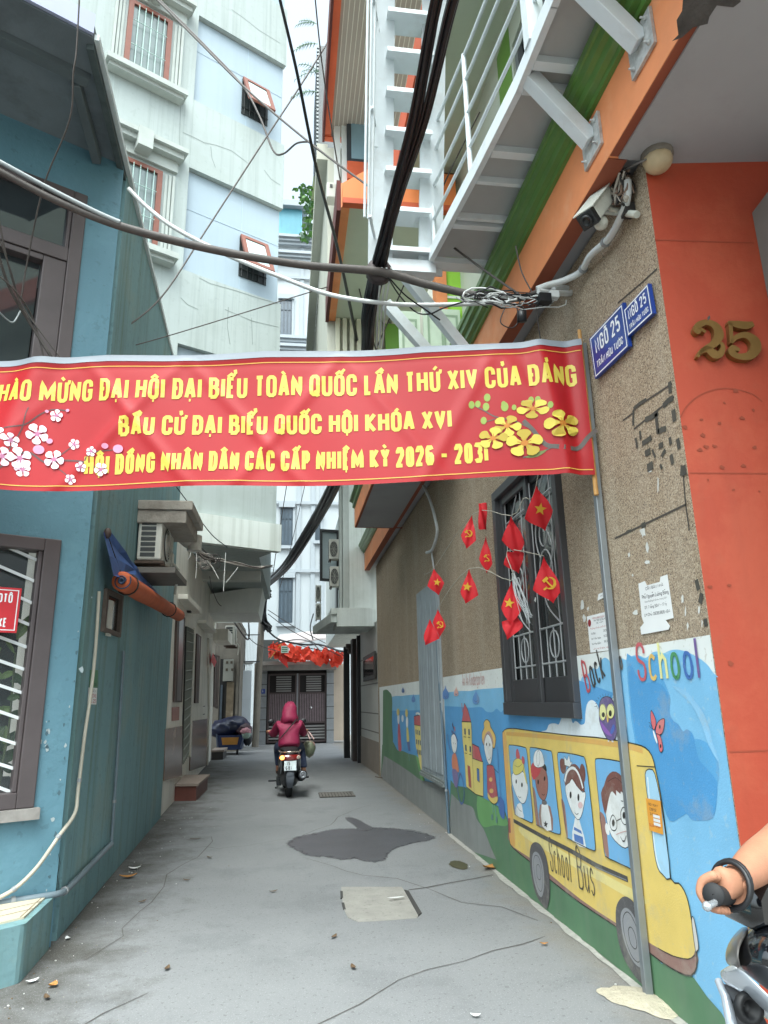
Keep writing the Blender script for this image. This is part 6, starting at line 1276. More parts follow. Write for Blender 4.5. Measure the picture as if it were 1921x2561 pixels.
pipe('hose', 'cream hose sagging down the teal corner to the step', 'hose', [lw(*P12(478, 560), .03), lw(*P12(470, 700), .03), lw(*P12(455, 900), .03), lw(*P12(432, 1100), .03), lw(*P12(405, 1280), .03), lw(*P12(370, 1560), .03), lw(*P12(345, 1680), .04), tf(*P12(285, 1790), .05), tf(*P12(180, 1935), .06), tf(*P12(80, 2035), .06), tf(*P12(0, 2085), .06), tf(*P12(-60, 2110), .06)], .013, mat('cream_hose', 'B5AFA0', .6, var=.1), clips=(.45, .65, .85))
pipe('conduit', 'grey conduit running down the teal side wall and along the step', 'pipe', [lw(*P12(605, 860), .03), lw(*P12(575, 1350), .03), lw(*P12(543, 1826), .03)], .014, gpvc, k=2, clips=(.999,))
pipe('conduit', 'grey conduit slanting along the foot of the teal side wall', 'pipe', [lw(*P12(543, 1830), .03), lw(*P12(350, 2025), .03), lw(*P12(300, 2068), .03), tf(*P12(265, 2082), .03), tf(*P12(60, 2112), .03), tf(*P12(-60, 2130), .03)], .021, gpvc, k=3, clips=(.45, .8))
for lb, q, cols in (('green notice with white figure stuck on the teal side wall', [(450, 955), (490, 957), (487, 1045), (445, 1042)], 'sticker_green'), ('white notice with green and red print below the green one', [(442, 1044), (486, 1047), (481, 1130), (437, 1128)], 'paper_white')):
    if cols == 'sticker_green': notice(lb, q, P12, [('i', .35, .62, .42, .12, 0), ('AN TOÀN', .12, .9, .16, .76, 0)], plain('sticker_green', '4C7E58'), wall=lw, n=NL, name='wall_notice')
    else: notice(lb, q, P12, [('BAN', .1, .26, .2, .8, 0), ('CẤM ĐỔ RÁC', .1, .58, .2, .8, 1), ('SỐ 25', .1, .9, .22, .8, 1)], wall=lw, n=NL, name='wall_notice')
# rolled orange awning with blue tarpaulin
ra, rb = lw(*P12(508, 508), .16), lw(*P12(850, 683), .14)
RA = thing('rolled_awning', 'orange rolled awning with blue tarpaulin on the teal side wall', 'awning', ra)
b = B(); d = (rb - ra).normalized()
b.lathe(ra, d, [(0, .03), (0, .075), (.02, .082), (.4, .080), (.9, .085), (1.5, .080), ((rb - ra).length - .02, .078), ((rb - ra).length, .07), ((rb - ra).length, .02)], 18); b.build('roll', mat('awning_orange', 'B4562F', .75, var=.15, vs=3, bump=.3, bs=14), RA)
b = B(); b.lathe(ra - d * .002, -d, [(0, .001), (.001, .028), (.02, .028), (.02, .015), (.004, .012), (.004, .001)], 12); b.tube([ra - d * .004 + V((math.cos(t * .4), 0, math.sin(t * .4))) * (.032 + .0025 * t) for t in range(18)], .006, 5); b.build('roll_core', plain('core_blue', '24364F'), RA)
b = B(); tq = [(500, 262), (540, 262), (560, 330), (640, 420), (740, 530), (810, 620), (700, 590), (560, 505), (475, 480), (488, 380)]
tp = [lw(*P12(x, y), o_) for (x, y), o_ in zip(tq, (.03, .03, .05, .06, .05, .06, .14, .16, .14, .09))]; cc = sum(tp, V((0, 0, 0))) / len(tp) + NL * .03
for i in range(len(tp)):
    m1 = tp[i].lerp(cc, .5) + NL * (.02 if i % 2 else -.015); m2 = tp[(i + 1) % len(tp)].lerp(cc, .5) + NL * (.02 if (i + 1) % 2 else -.015)
    b.add([tp[i], tp[(i + 1) % len(tp)], m2, m1], [(0, 1, 2, 3)], 0, True); b.add([m1, m2, cc], [(0, 1, 2)], 0, True)
b.build('tarpaulin', mat('tarp_blue', '274C86', .55, var=.3, vs=6), RA)
b = B()
for f in (.06, .72): b.tube([ra + d * (rb - ra).length * f + V((0, 0, .09)) * math.cos(t) + NL * .09 * math.sin(t) for t in np.linspace(0, 6.28, 14)], .007, 5)
b.tube([ra + d * .1, lw(*P12(515, 275), .04)], .004, 5); b.build('strap', plain('strap_dark', '2A2622'), RA)
b = B(); b.ball(lw(*P12(508, 268), .05), (.03, .03, .045)); b.build('bracket', plain('rust_bracket', '4A3A34'), RA)

# air conditioner on its bracket under a mouldy slab
acm = mat('ac_casing', 'C6C4BA', .5, var=.08, vs=3, patch=.25, patchcol=lin('9A958A'), pscale=2); finm = plain('fin_dark', '3A3D3D', .6)
def air_con(label, loc, L_=.78, Dp_=.28, H_=.55, rz=0, group='air conditioner units', fins='side'):
    """long axis y, front looks to +x; built at the origin and then placed"""
    t = thing('air_conditioner', label, 'air conditioner', (0, 0, 0), group)
    b = B(); b.box(0, Dp_, 0, L_, 0, H_); b.build('casing', acm, t, bevel=.02)
    b = B()
    for i in range(7): b.box(.035, Dp_ * .75, -.006, -.0005, H_ * (.08 + .125 * i), H_ * (.08 + .125 * i + .09))
    b.build('side_vent', finm, t)
    b = B(); b.lathe((Dp_ + .0005, L_ * .42, H_ * .5), (1, 0, 0), [(0, .001), (.004, H_ * .40), (.012, H_ * .40), (.012, H_ * .36), (.004, H_ * .34), (.003, .001)], 20)
    b.build('fan_well', finm, t)
    b = B()
    for k in (.1, .17, .24, .31, .38): b.tube([(Dp_ + .014, L_ * .42 + H_ * k * math.cos(a), H_ * .5 + H_ * k * math.sin(a)) for a in np.linspace(0, 6.28, 18)], .004, 4, 0, False)
    for k in range(4): b.bar((Dp_ + .014, L_ * .42 - H_ * .39 * math.cos(k * .785), H_ * .5 - H_ * .39 * math.sin(k * .785)), (Dp_ + .014, L_ * .42 + H_ * .39 * math.cos(k * .785), H_ * .5 + H_ * .39 * math.sin(k * .785)), .006, .006)
    b.build('fan_guard', acm, t)
    b = B(); b.box(Dp_, Dp_ + .02, L_ * .80, L_ * .94, H_ * .1, H_ * .45); b.tube([(Dp_ + .02, L_ * .87, H_ * .2), (Dp_ + .08, L_ * .9, H_ * .05), (Dp_ + .05, L_ * .95, -.25)], .015, 6); b.build('pipe_cover', acm, t)
    b = B(); b.box(-.02, Dp_ + .03, .06, .10, -.05, -.001); b.box(-.02, Dp_ + .03, L_ - .10, L_ - .06, -.05, -.001); b.box(-.02, Dp_ + .03, 0, .03, -.035, -.006)
    b.build('bracket', mat('bracket_rust', '54463D', .8, .3, var=.3, vs=15), t)
    t.location = loc; t.rotation_euler = (0, 0, rz); return t
AC1 = air_con('air conditioner under the mouldy concrete slab on the teal side wall', (-1.545, 7.2, at(370, 1400, 7.2).z), .75, .24, .44)
zs0 = at(480, 1312, 7.15).z; zs1 = at(480, 1252, 7.15).z; xs1 = at(481, 1280, 7.15).x
b = B(); b.box(-1.56, xs1, 7.15, 8.1, zs1 - .10, zs1); b.box(-1.56, xs1 - .06, 7.17, 8.08, zs0 + .02, zs1 - .101)
tag(b.build('concrete_canopy', mat('mouldy_concrete', '9B948A', .9, var=.2, vs=5, bump=.5, bs=20, patch=.5, patchcol=lin('5E534B'), pscale=2.5), bevel=.01), 'short mouldy concrete slab jutting out above the air conditioner', 'canopy')
b = B(); b.box(-1.55, at(438, 1425, 7.15).x, 7.16, 8.0, at(400, 1432, 7.16).z, at(400, 1418, 7.16).z); tag(b.build('support_shelf', mat('shelf_grey', '6E6A64', .9, var=.2)), 'thin grey shelf carrying the air conditioner on the teal wall', 'shelf')
a, c = at(436, 1330, 8.2), at(492, 1362, 8.2)
b = B(); b.tube(smooth([a, a.lerp(c, .35) + V((0, 0, .02)), a.lerp(c, .7), c], False, 4), [.07, .10, .10, .06], 10); b.tube([a.lerp(c, .9) + V((0, 0, -.09)), a.lerp(c, .9) + V((0, 0, .09))], .085, 8)
tag(b.build('tarp_roll', mat('dirty_tarp', 'B9B5AB', .8, var=.2, vs=8)), 'dirty white rolled tarpaulin tied up beside the air conditioner', 'tarpaulin')

# ================================================================== the tall white house behind
white = mat('white_render', 'A2ABA9', .8, var=.05, vs=1.0, bump=.1, bs=10, streak=.6, scol=lin('828B86'), ss=(9, 9, .2), patch=.4, patchcol=lin('98A19C'), pscale=1.1, speck=.15, pcol=lin('7C847E'), ps=9)
whites = mat('white_render_stained', 'CDD3CE', .85, var=.06, vs=1.2, bump=.15, bs=9, streak=.55, scol=lin('8E978C'), ss=(9, 9, .18), patch=.25, patchcol=lin('B4BBB0'), pscale=.9)
panelm = mat('pale_blue_panel', '9AA9B3', .6, var=.03, vs=.8, streak=.3, scol=lin('8A9AA6'), ss=(8, 8, .3))
stone = mat('window_surround', 'A7ADA8', .8, var=.07, vs=4)
timber = mat('brown_window_timber', '7A4636', .5, var=.1, vs=8)
WH = thing('tall_white_house', 'tall white house with stained walls, brown windows and a balcony over the alley', 'house', CWH)
def FW(t, z, off=0.0): p = CWH + DF * t + NF * off; p.z = z; return p
def wz(x, y, off=0.0): p = wf(x, y, off); return (p - CWH).dot(DF), p.z
def wbox(b, t0, t1, z0, z1, o0, o1, mi=0): b.obox(FW(t0, z0, o0), DF * (t1 - t0), NF * (o1 - o0), (0, 0, z1 - z0), mi)
zbot = wz(600, 1374)[1]; zfas = wz(600, 1308)[1]
def Q(x, y): return (x / 1.728, y / 1.728)
P1a = [wz(*Q(*p)) for p in ((838, 80), (1200, 285), (1185, 620), (825, 455))]
P2a = [wz(*Q(*p)) for p in ((808, 738), (1195, 910), (1188, 1320), (795, 1185))]
tL = sum(p[0] for p in (P1a[0], P1a[3], P2a[0], P2a[3])) / 4
z1t, z1b = (P1a[0][1] + P1a[1][1]) / 2, (P1a[2][1] + P1a[3][1]) / 2
z2t, z2b = (P2a[0][1] + P2a[1][1]) / 2, (P2a[2][1] + P2a[3][1]) / 2
ztop = z1t + 9; fh = z1t - z2t
z3t, z3b = z2t - fh, z2b - fh
b = B(); wbox(b, -9, 0, zbot, ztop, -.5, 0)                     # panel plane
back = [FW(0, zbot, -.5), FW(-9, zbot, -.5), FW(-9, zbot, -.5) + V((0, 7, 0)), V((-.52, 19.6, zbot))]
b.prism(back, (0, 0, ztop - zbot)); b.build('rear_block', white, WH)
b = B(); zz = [z3b, z3t, z2b, z2t, z1b, z1t, z1t + fh - (z1t - z1b), z1t + fh]
for lo, hi in ((max(z3t, 0), z2b), (z2t, z1b), (z1t, z1t + fh - (z1t - z1b)), (z1t + fh, ztop)): wbox(b, tL, 0.02, lo, hi, .001, .13)
wbox(b, tL, .02, zfas, z3b if z3b > zfas else zfas + .3, .001, .13)
wbox(b, -9, tL - .001, zfas, ztop, .001, .13); sp_ = b.build('spandrel_wall', white, WH)
for lo, hi in ((z3b, z3t), (z2b, z2t), (z1b, z1t), (z1t + fh - (z1t - z1b), z1t + fh)):
    if lo < zfas: lo = zfas + .31
    b = B(); wbox(b, tL + .02, -.02, lo, hi - .01, .001, .02); b.build('blue_panel', panelm, WH)
b = B()
for pts in ([(780, 590), (830, 612), (870, 633), (925, 645), (990, 668), (1065, 725)], [(990, 60), (1040, 95), (1110, 150), (1200, 205)], [(900, 650), (905, 700), (920, 740)], [(770, 1300), (800, 1330), (845, 1350)], [(975, 1340), (970, 1420), (982, 1500)], [(1075, 1385), (1078, 1500)], [(960, 1350), (1080, 1400), (1190, 1425)], [(770, 480), (766, 620), (770, 690)], [(1130, 750), (1160, 790), (1200, 815)], [(850, 1215), (900, 1240), (1010, 1270), (1100, 1300), (1190, 1325)]):
    for q in ribbon([wf(*Q(*p), .1335) for p in pts], .014, NF): b.poly(q)
b.build('hairline_crack', plain('crack_grey', '7F8884'), WH)
b = B()
for lo, hi in ((z2b, z2t), (z1b, z1t)):
    tm = tL * .42; wbox(b, tm - .012, tm + .012, lo, hi, .0205, .024); zz_ = lo + (hi - lo) * .62; wbox(b, tL + .02, -.03, zz_ - .01, zz_ + .01, .0245, .027)
b.build('panel_seam', plain('seam_blue', '9FB0BC'), WH)
# balcony fascia and the beams below it
b = B(); tb = wz(480, 1330)[0] - 2.0; wbox(b, tb, .05, zbot - .02, zfas, .14, .30); b.build('balcony_fascia', whites, WH)
b = B()
b.box(-2.4, -.62, 15.2, 15.5, zbot - .2, zbot - .001); b.build('soffit_beam', mat('dull_white', 'C5C6C0', .85, var=.08), WH)  # beam in one even dull white
def ornate_window(t0, t1, z0, z1, sillw=.35, head=True):
    f = wo_ = None
    b = B()
    for (a, c, lo, hi) in ((t0, t0 + .10, z0, z1), (t1 - .10, t1, z0, z1), (t0 + .1, t1 - .1, z0, z0 + .08), (t0 + .1, t1 - .1, z1 - .09, z1)): wbox(b, a, c, lo, hi, .131, .185)
    f = b.build('window', timber, WH)
    b = B(); wbox(b, t0 + .1, t1 - .1, z0 + .08, z1 - .09, .132, .140); b.build('pane', mat('window_glass_pale', '6E7C7A', .08, var=.25, vs=1.5, spec=.9), f)
    b = B(); tt = t0 + .2
    while tt < t1 - .12: b.tube([FW(tt, z0 + .05, .20), FW(tt, z1 - .08, .20)], .009, 5); tt += .13
    for zz_ in (z0 + (z1 - z0) * .35, z0 + (z1 - z0) * .7): b.tube([FW(t0 + .1, zz_, .205), FW(t1 - .1, zz_, .205)], .008, 5)
    b.build('grille', plain('grille_mint', 'A9C4BC', .4), f)
    b = B()
    for s_ in (0, .07, .14): wbox(b, t0 - .06 - s_ - .05, t0 - .06 - s_, z0, z1, .131, .15 + .02 * (s_ / .07)); wbox(b, t1 + .06 + s_, t1 + .11 + s_, z0, z1, .131, .15 + .02 * (s_ / .07))
    wbox(b, t0 - sillw, t1 + sillw, z0 - .16, z0 - .04, .131, .40); wbox(b, t0 - sillw + .06, t1 + sillw - .06, z0 - .24, z0 - .161, .131, .32)
    if head:
        wbox(b, t0 - .28, t1 + .28, z1 + .10, z1 + .34, .131, .2); wbox(b, t0 - .34, t1 + .34, z1 + .341, z1 + .46, .131, .34); wbox(b, t0 - .40, t1 + .40, z1 + .461, z1 + .56, .131, .42)
        tm = (t0 + t1) / 2; wbox(b, tm - .14, tm + .14, z1 + .16, z1 + .58, .201, .46)
    b.build('surround', stone, f)
W1 = [wz(*Q(*p)) for p in ((545, 20), (730, 112), (718, 405), (525, 318))]
t0, t1 = (W1[0][0] + W1[3][0]) / 2, (W1[1][0] + W1[2][0]) / 2; z0, z1 = (W1[2][1] + W1[3][1]) / 2, (W1[0][1] + W1[1][1]) / 2
ornate_window(t0, t1, z0, z1)
W2 = [wz(*Q(*p)) for p in ((570, 712), (690, 765), (665, 1115), (660, 1115))]
t1b = (W2[1][0] + W2[2][0]) / 2; z2w1, z2w0 = W2[1][1], W2[2][1]
ornate_window(t1b - (t1 - t0), t1b, z2w0 + .05, z2w1)
def awning_window(q):
    c = [wz(*Q(*p)) for p in q]; t0, t1 = (c[0][0] + c[3][0]) / 2, (c[1][0] + c[2][0]) / 2; z1, z0 = (c[0][1] + c[1][1]) / 2, (c[2][1] + c[3][1]) / 2
    b = B(); wbox(b, t0, t1, z0, z1, .028, .035); f = b.build('awning_window', plain('opening_dark', '1E2425', .6), WH)
    b = B()
    for k in range(5): tt = t0 + (t1 - t0) * (k + .5) / 5; b.tube([FW(tt, z0, .05), FW(tt, z1, .05)], .01, 4)
    b.tube([FW(t0, z0 + .18, .05), FW(t1, z0 + .18, .05)], .012, 4); b.build('bars', plain('bars_black', '26292A'), f)
    ang = R(22); H = (z1 - z0) * .96; ud = V((0, 0, -1)) * math.cos(ang) + NF * math.sin(ang); nd = NF * math.cos(ang) + V((0, 0, 1)) * math.sin(ang)
    o_ = FW(t0, z1, .04); b = B(); L_ = t1 - t0
    for (a, w_, h0, h1) in ((0, .09, 0, H), (L_ - .09, .09, 0, H), (.09, L_ - .18, 0, .09), (.09, L_ - .18, H - .09, H)): b.obox(o_ + DF * a + ud * h0, DF * w_, ud * (h1 - h0), nd * .05)
    b.build('sash', timber, f); b = B(); b.obox(o_ + DF * .09 + ud * .09 + nd * .02, DF * (L_ - .18), ud * (H - .18), nd * .008); b.build('pane', mat('frosted_pane', 'BFD3D2', .15, var=.06), f)
awning_window([(1045, 345), (1158, 402), (1152, 555), (1040, 490)]); awning_window([(1032, 1022), (1150, 1068), (1148, 1245), (1030, 1190)])

# white ground floor along the alley
GF = thing('white_ground_floor', 'low white house wall with brown stone base, grilled windows and small canopies', 'house', qw(470, 1900))
def Pq(x, y): return (400 + x / 5.53, 1550 + y / 5.53)
def Pr(x, y): return (400 + x / 5.53, 1200 + y / 5.53)
wall2 = mat('offwhite_render', 'E4E0D5', .85, var=.08, vs=1.2, streak=.3, scol=lin('8C877C'), ss=(4, 4, .4))  # off-white house render with random upright streaks
a = CQ + V((.0, -.08, 0)); c = CQ + V((-.034 * 9.75, 9.75, 0))
b = B(); b.prism([a, c, c + V((-3, 0, 0)), a + V((-3, 0, 0))], (0, 0, zbot - .03)); b.build('wall', wall2, GF)
b = B()
def wq(b, pts, off, th, mi=0): b.prism([qw(*Pq(*p), off) for p in pts], NQ * th, mi)
wq(b, [(55, 1512), (292, 1470), (292, 2165), (40, 2230)], .002, .02); wq(b, [(425, 1402), (648, 1368), (640, 2010), (400, 2090)], .002, .02)
b.build('stone_base', mat('brown_marble', '7E6A5E', .25, var=.2, vs=2.5, patch=.4, patchcol=lin('A08F80'), pscale=1.2, spec=.6), GF)
for i, q in enumerate([[(212, -70), (325, -30), (282, 1140), (172, 1140)], [(495, 190), (552, 235), (516, 1155), (468, 1155)], [(745, 480), (815, 500), (790, 1230), (735, 1200)]]):
    b = B(); wq(b, q, .002, .03); f = b.build('window', mat('old_brown_shutter', '4A3B35', .6, var=.2, vs=4), GF)
    b = B(); qq = [(q[0][0] + 25, q[0][1] + 30), (q[1][0] - 25, q[1][1] + 20), (q[2][0] - 22, q[2][1] - 20), (q[3][0] + 25, q[3][1] - 20)]; wq(b, qq, .033, .004); b.build('pane', plain('brown_dark_pane', '2E2523', .3), f)
b = B(); wq(b, [(348, 90), (452, 140), (378, 1860), (292, 2010)], .002, .02); f = b.build('grille_door', plain('door_dark', '2B2927', .7), GF)
b = B()
for k in range(6):
    u = (k + .5) / 6; b.tube([qw(*Pq(348 + 104 * u, 90 + 50 * u), .03), qw(*Pq(292 + 86 * u, 2010 - 150 * u), .03)], .012, 5)
for k in range(14):
    v = (k + .5) / 14; b.tube([qw(*Pq(348 - 56 * v, 90 + 1920 * v), .035), qw(*Pq(452 - 74 * v, 140 + 1720 * v), .035)], .009, 5)
b.build('bars', plain('bars_mint', '8C9188', .5), f)
b = B(); wq(b, [(455, 110), (470, 115), (400, 1900), (380, 1880)], .002, .04); wq(b, [(650, 250), (700, 240), (640, 2020), (660, 1200)], .002, .05); b.build('pilaster', wall2, GF)
b = B(); wq(b, [(162, 1212), (262, 1205), (258, 1390), (160, 1400)], .004, .006); b.build('poster_patch', plain('faded_red_print', 'A87F78', .8, var=.25, vs=60), GF)
b = B()
for q_ in ribbon([qw(*Pq(x, y), .006) for x, y in ((590, 1200), (622, 1195), (618, 1305), (590, 1310))], .02, NQ, True): b.poly(q_)
b.build('meter_frame', plain('meter_dark', '55504A'), GF)
def canopy(x0, x1, ytop, ybot, Y, depth):
    a, c = at(*Pr(x0, ybot), Y), at(*Pr(x1, ytop), Y); b = B(); b.box(min(a.x, -1.78), c.x, Y, Y + depth, a.z, c.z); return b.build('canopy', wall2, GF, bevel=.01)
canopy(215, 388, 1578, 1650, 11.2, 1.9); canopy(490, 640, 1935, 1985, 14.6, 2.2); canopy(730, 945, 2212 - 150, 2225, 19.4, 1.5)
b = B(); a, c = at(*Pr(395, 1830), 12.6), at(*Pr(425, 1790), 12.6); b.box(a.x - .1, c.x, 12.6, 12.75, a.z, c.z); b.build('vent_hole', plain('vent_dark', '1F1D1C'), GF)
# second slab hung over the alley farther on
b = B(); Y2 = 17.6; a, c = at(526, 1533, Y2), at(652, 1500, Y2); b.prism([V((a.x - .8, Y2, a.z)), V((c.x - .05, Y2, a.z)), V((c.x + .05, Y2, c.z + .35)), V((a.x - .8, Y2, c.z + .02))], (0, 2.2, 0)); tag(b.build('balcony_slab', mat('bright_render', 'E4E6E1', .8, var=.05, streak=.2, scol=lin('A9AAA4'))), 'lower white balcony slab jutting over the alley below the tall house', 'balcony')
# block step of brown tile
a, c = gr(447, 2002), gr(490, 2003); d = gr(507, 1976)
b = B(); zt = at(470, 1961, a.y).z; b.prism([V((a.x - .35, a.y, 0)), V((c.x, c.y, 0)), V((c.x + .02, c.y + 1.5, 0)), V((a.x - .35, c.y + 1.5, 0))], (0, 0, zt - .02))
stp_ = b.build('tiled_step', mat('brown_step_tile', '6B4038', .5, var=.15, vs=6), None, bevel=.008); tag(stp_, 'brown tiled doorstep block beside the grilled door', 'step')
b = B(); b.prism([V((a.x - .35, a.y - .03, zt - .0199)), V((c.x + .03, c.y - .03, zt - .0199)), V((c.x + .05, c.y + 1.52, zt - .0199)), V((a.x - .35, c.y + 1.52, zt - .0199))], (0, 0, .035)); b.build('tread', mat('grey_tread', '8E8076', .7, var=.1), stp_)
b = B(); e = gr(483, 2000); b.poly([V((e.x - .05, e.y - .004, .0)), V((e.x + .05, e.y - .004, .0)), V((e.x + .05, e.y - .004, zt - .03)), V((e.x - .02, e.y - .004, zt - .06))]); b.build('chipped_patch', plain('chip_white', 'B7B3AC'), stp_)
b = B(); a = gr(*Pq(710, 1940)); c = gr(*Pq(865, 1940)); b.box(a.x, c.x, a.y, a.y + 1.1, 0, at(*Pq(790, 1830), a.y).z); s2 = b.build('doorstep', plain('step_dark', '3F3B3A', .7)); tag(s2, 'low dark doorstep in front of the rubbish cart', 'step')
b = B(); z_ = at(*Pq(790, 1830), a.y).z; b.box(a.x - .02, c.x + .03, a.y - .03, a.y + 1.12, z_ + .001, z_ + .05); b.build('tread', MATS['grey_tread'], s2)
b = B(); p = [qw(*Pq(*q), .12) for q in ((665, 455), (632, 560), (685, 660), (722, 580))]; b.poly(p); tag(b.build('wall_flag', fred), 'small red flag hung on the white ground floor wall at left', 'flag')

# rubbish cart with bags
ca, cb = gr(*Pq(800, 1880)), gr(*Pq(1140, 1840)); cy0 = min(ca.y, cb.y)
RC = thing('rubbish_cart', 'blue rubbish cart with brown panel piled high with dark bags', 'rubbish cart', V(((ca.x + cb.x) / 2, cy0 + .5, 0)))
cx0, cx1 = at(*Pq(790, 1700), cy0).x, at(*Pq(1165, 1700), cy0).x; ch = at(*Pq(900, 1600), cy0).z
b = B(); r0 = [V((cx0 + .05, cy0 + .03, .15)), V((cx1 - .08, cy0 + .03, .15)), V((cx1 - .08, cy0 + 1.0, .15)), V((cx0 + .05, cy0 + 1.0, .15))]; r1 = [V((cx0, cy0, ch)), V((cx1, cy0, ch)), V((cx1, cy0 + 1.1, ch)), V((cx0, cy0 + 1.1, ch))]
b.loft([r0, r1], 0, True, False); b.build('bin', mat('cart_blue', '26355E', .5, var=.2, vs=3), RC, bevel=.02)
b = B(); b.poly([V((cx0 + .12, cy0 + .012, ch - .06)), V((cx1 - .16, cy0 + .012, ch - .06)), V((cx1 - .2, cy0 + .02, .3)), V((cx0 + .16, cy0 + .02, .3))]); [setattr(v_, 'y', v_.y - .02) for v_ in b.v]; b.build('front_panel', mat('cart_brown', 'B07A34', .6, var=.25, vs=3), RC)
for x in (cx0 + .2, cx1 - .2):
    b = B(); b.lathe((x, cy0 + .15, .13), (1, 0, 0), [(-.03, .05), (-.03, .13), (.03, .13), (.03, .05)], 14); b.build('wheel', plain('tyre_dark', '1E1E20'), RC)
b = B(); b.tube([(cx1 - .1, cy0 + .02, .2), (cx1 + .02, cy0 - .0, ch + .05)], .025, 6); b.tube([(cx0 + .02, cy0, .2), (cx0 - .02, cy0, ch + .05)], .025, 6); b.build('frame', plain('frame_steel', '5B6478', .4, metal=.5), RC)
rnd = random.Random(17)
def bag(label, s, r, m, seed, Y):
    c = at(*Pq(*s), Y); rr = random.Random(seed); ks = [(rr.uniform(2, 6), rr.uniform(0, 6), rr.uniform(2, 6)) for _ in range(4)]
    b = B(); b.ball(c, r, 0, 22, 14, lambda d: 1 + sum(.045 * math.sin(k[0] * d.x * 2 + k[1]) * math.cos(k[2] * d.z * 2 + k[1]) for k in ks)); return tag(b.build('rubbish_bag', m), label, 'rubbish bag', 'bags heaped on the rubbish cart')
bagd = mat('bag_navy', '1C2340', .3, var=.3, vs=5, spec=.6); 
bag('large shiny dark blue bag filling the left of the rubbish cart', (880, 1510), (.42, .5, .30), bagd, 1, cy0 + .5); bag('big dark blue bag on top of the rubbish cart', (1040, 1470), (.48, .5, .30), bagd, 2, cy0 + .55); bag('dark maroon bag at the right edge of the cart', (1160, 1530), (.26, .3, .22), plain('bag_maroon', '3B1D28', .4), 3, cy0 + .3)
bag('pink and white bag poking out of the cart', (1185, 1540), (.16, .16, .10), mat('bag_pink', 'C48A93', .5, var=.3, vs=14), 4, cy0 + .0); bag('dark bag hanging off the right side of the cart', (1215, 1640), (.14, .2, .22), plain('bag_black', '191A20', .4), 5, cy0 + .2); bag('pale green bag hanging at the right corner of the cart', (1195, 1590), (.13, .15, .12), plain('bag_green', '93A79A', .5), 6, cy0 + .0)

# ------------------------------------------------------------------ the far end: fence, white door, pole, gate
YG = 27.0
def bq(b, P, x0, y0, x1, y1, Y, d=.1, mi=0):
    a, c = at(*P(x0, y1), Y), at(*P(x1, y0), Y); b.box(a.x, c.x, Y, Y + d, a.z, c.z, mi); return a, c
def PS(x, y): return (x, y)
conc = mat('old_concrete', '827C73', .9, var=.2, vs=2, bump=.3, bs=15, streak=.5, scol=lin('4E4A44'), ss=(4, 4, .5))
RH = thing('grey_house', 'grim grey house at the far left corner with meter box and side door', 'house', at(560, 1850, 22.6))
b = B(); a, c = at(533, 1860, 22.6), at(600, 1500, 22.6); b.box(-5, c.x, 22.6 + 1.3, 26.5, 0, 4.1); b.build('wall', conc, RH)
b = B(); bq(b, Pq, 1030, 420, 1098, 1500, 23.85, .04); b.build('corner_pier', conc, RH)
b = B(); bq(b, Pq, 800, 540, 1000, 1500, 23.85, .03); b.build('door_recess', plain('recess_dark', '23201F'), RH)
b = B(); bq(b, Pq, 820, 900, 870, 1440, 23.8, .04); b.build('blue_door', plain('door_slate', '4A545E', .5, var=.2), RH)
b = B(); bq(b, Pq, 905, 860, 1025, 1440, 23.80, .04); b.build('peeling_wall', mat('peeling_plaster', '7D6F5C', .9, var=.3, vs=3, patch=.5, patchcol=lin('B5A993'), pscale=2.2), RH)
MBx = thing('meter_box', 'grey electricity meter box with square holes on the grey house', 'meter box', at(*Pq(940, 700), 23.7))
b = B(); a, c = bq(b, Pq, 868, 545, 1020, 850, 23.7, .09); b.build('box', mat('meter_grey', '8C8C84', .6, var=.12), MBx, bevel=.01)
b = B()
for x, y in ((930, 590), (990, 590), (925, 690), (1000, 690)): bq(b, Pq, x - 16, y - 18, x + 16, y + 18, 23.69, .009)
b.build('hole', plain('hole_brown', '4B4034'), MBx)
AC2 = air_con('air conditioner above the meter box at the far left', at(*Pq(895, 345), 22.0) + V((-.0, 0, 0)), .8, .3, .58)
AC2.location = at(*Pq(892, 350), 21.6); 
WD = thing('side_gate', 'white metal side door with barred top beside the grey pier', 'door', at(*Pq(1185, 1480), 25.5))
b = B(); bq(b, Pq, 1100, 700, 1272, 1490, 25.5, .04); b.build('panel', mat('door_white', 'C9D2DB', .5, var=.04), WD, bevel=.01)
b = B()
for k in range(8): x = 1110 + k * 21; bq(b, Pq, x, 625, x + 9, 699, 25.5, .03)
bq(b, Pq, 1098, 605, 1275, 624, 25.49, .05); b.build('bars', plain('bars_white', 'B7BCC0'), WD)
b = B(); bq(b, Pq, 1102, 1100, 1270, 1104, 25.49, .008); b.build('seam', plain('seam_grey', '8D9499'), WD)
FN = thing('iron_fence', 'dark iron bar fence on the wall beside the utility pole', 'fence', at(*Pq(1240, 580), 25.6))
b = B()
for k in range(13): x = 1105 + k * 21; bq(b, Pq, x, 210, x + 9, 570, 25.6, .03)
b.build('bars', plain('fence_iron', '4A4A4C', .5, metal=.3), FN)
b = B(); bq(b, Pq, 1098, 200, 1385, 216, 25.58, .05); bq(b, Pq, 1098, 568, 1385, 590, 25.58, .08); b.build('rail', plain('fence_rail', '58585A', .5), FN)
b = B(); bq(b, Pq, 1276, 600, 1360, 1790, 26.3, .3); bq(b, Pq, 1100, 592, 1290, 604, 25.65, .3); b.build('boundary_wall', mat('dirty_wall', '8F877B', .9, var=.2, vs=2, streak=.5, scol=lin('5F574C')), RH)
UP = thing('utility_pole', 'grey concrete utility pole leaning at the alley end, hung with cables', 'utility pole', at(638, 1868, 26))
b = B(); b.tube([at(638, 1868, 26.0), at(650, 1640, 26.0), at(662, 1420, 26.0)], [.125, .115, .11], 12); b.build('shaft', conc, UP)
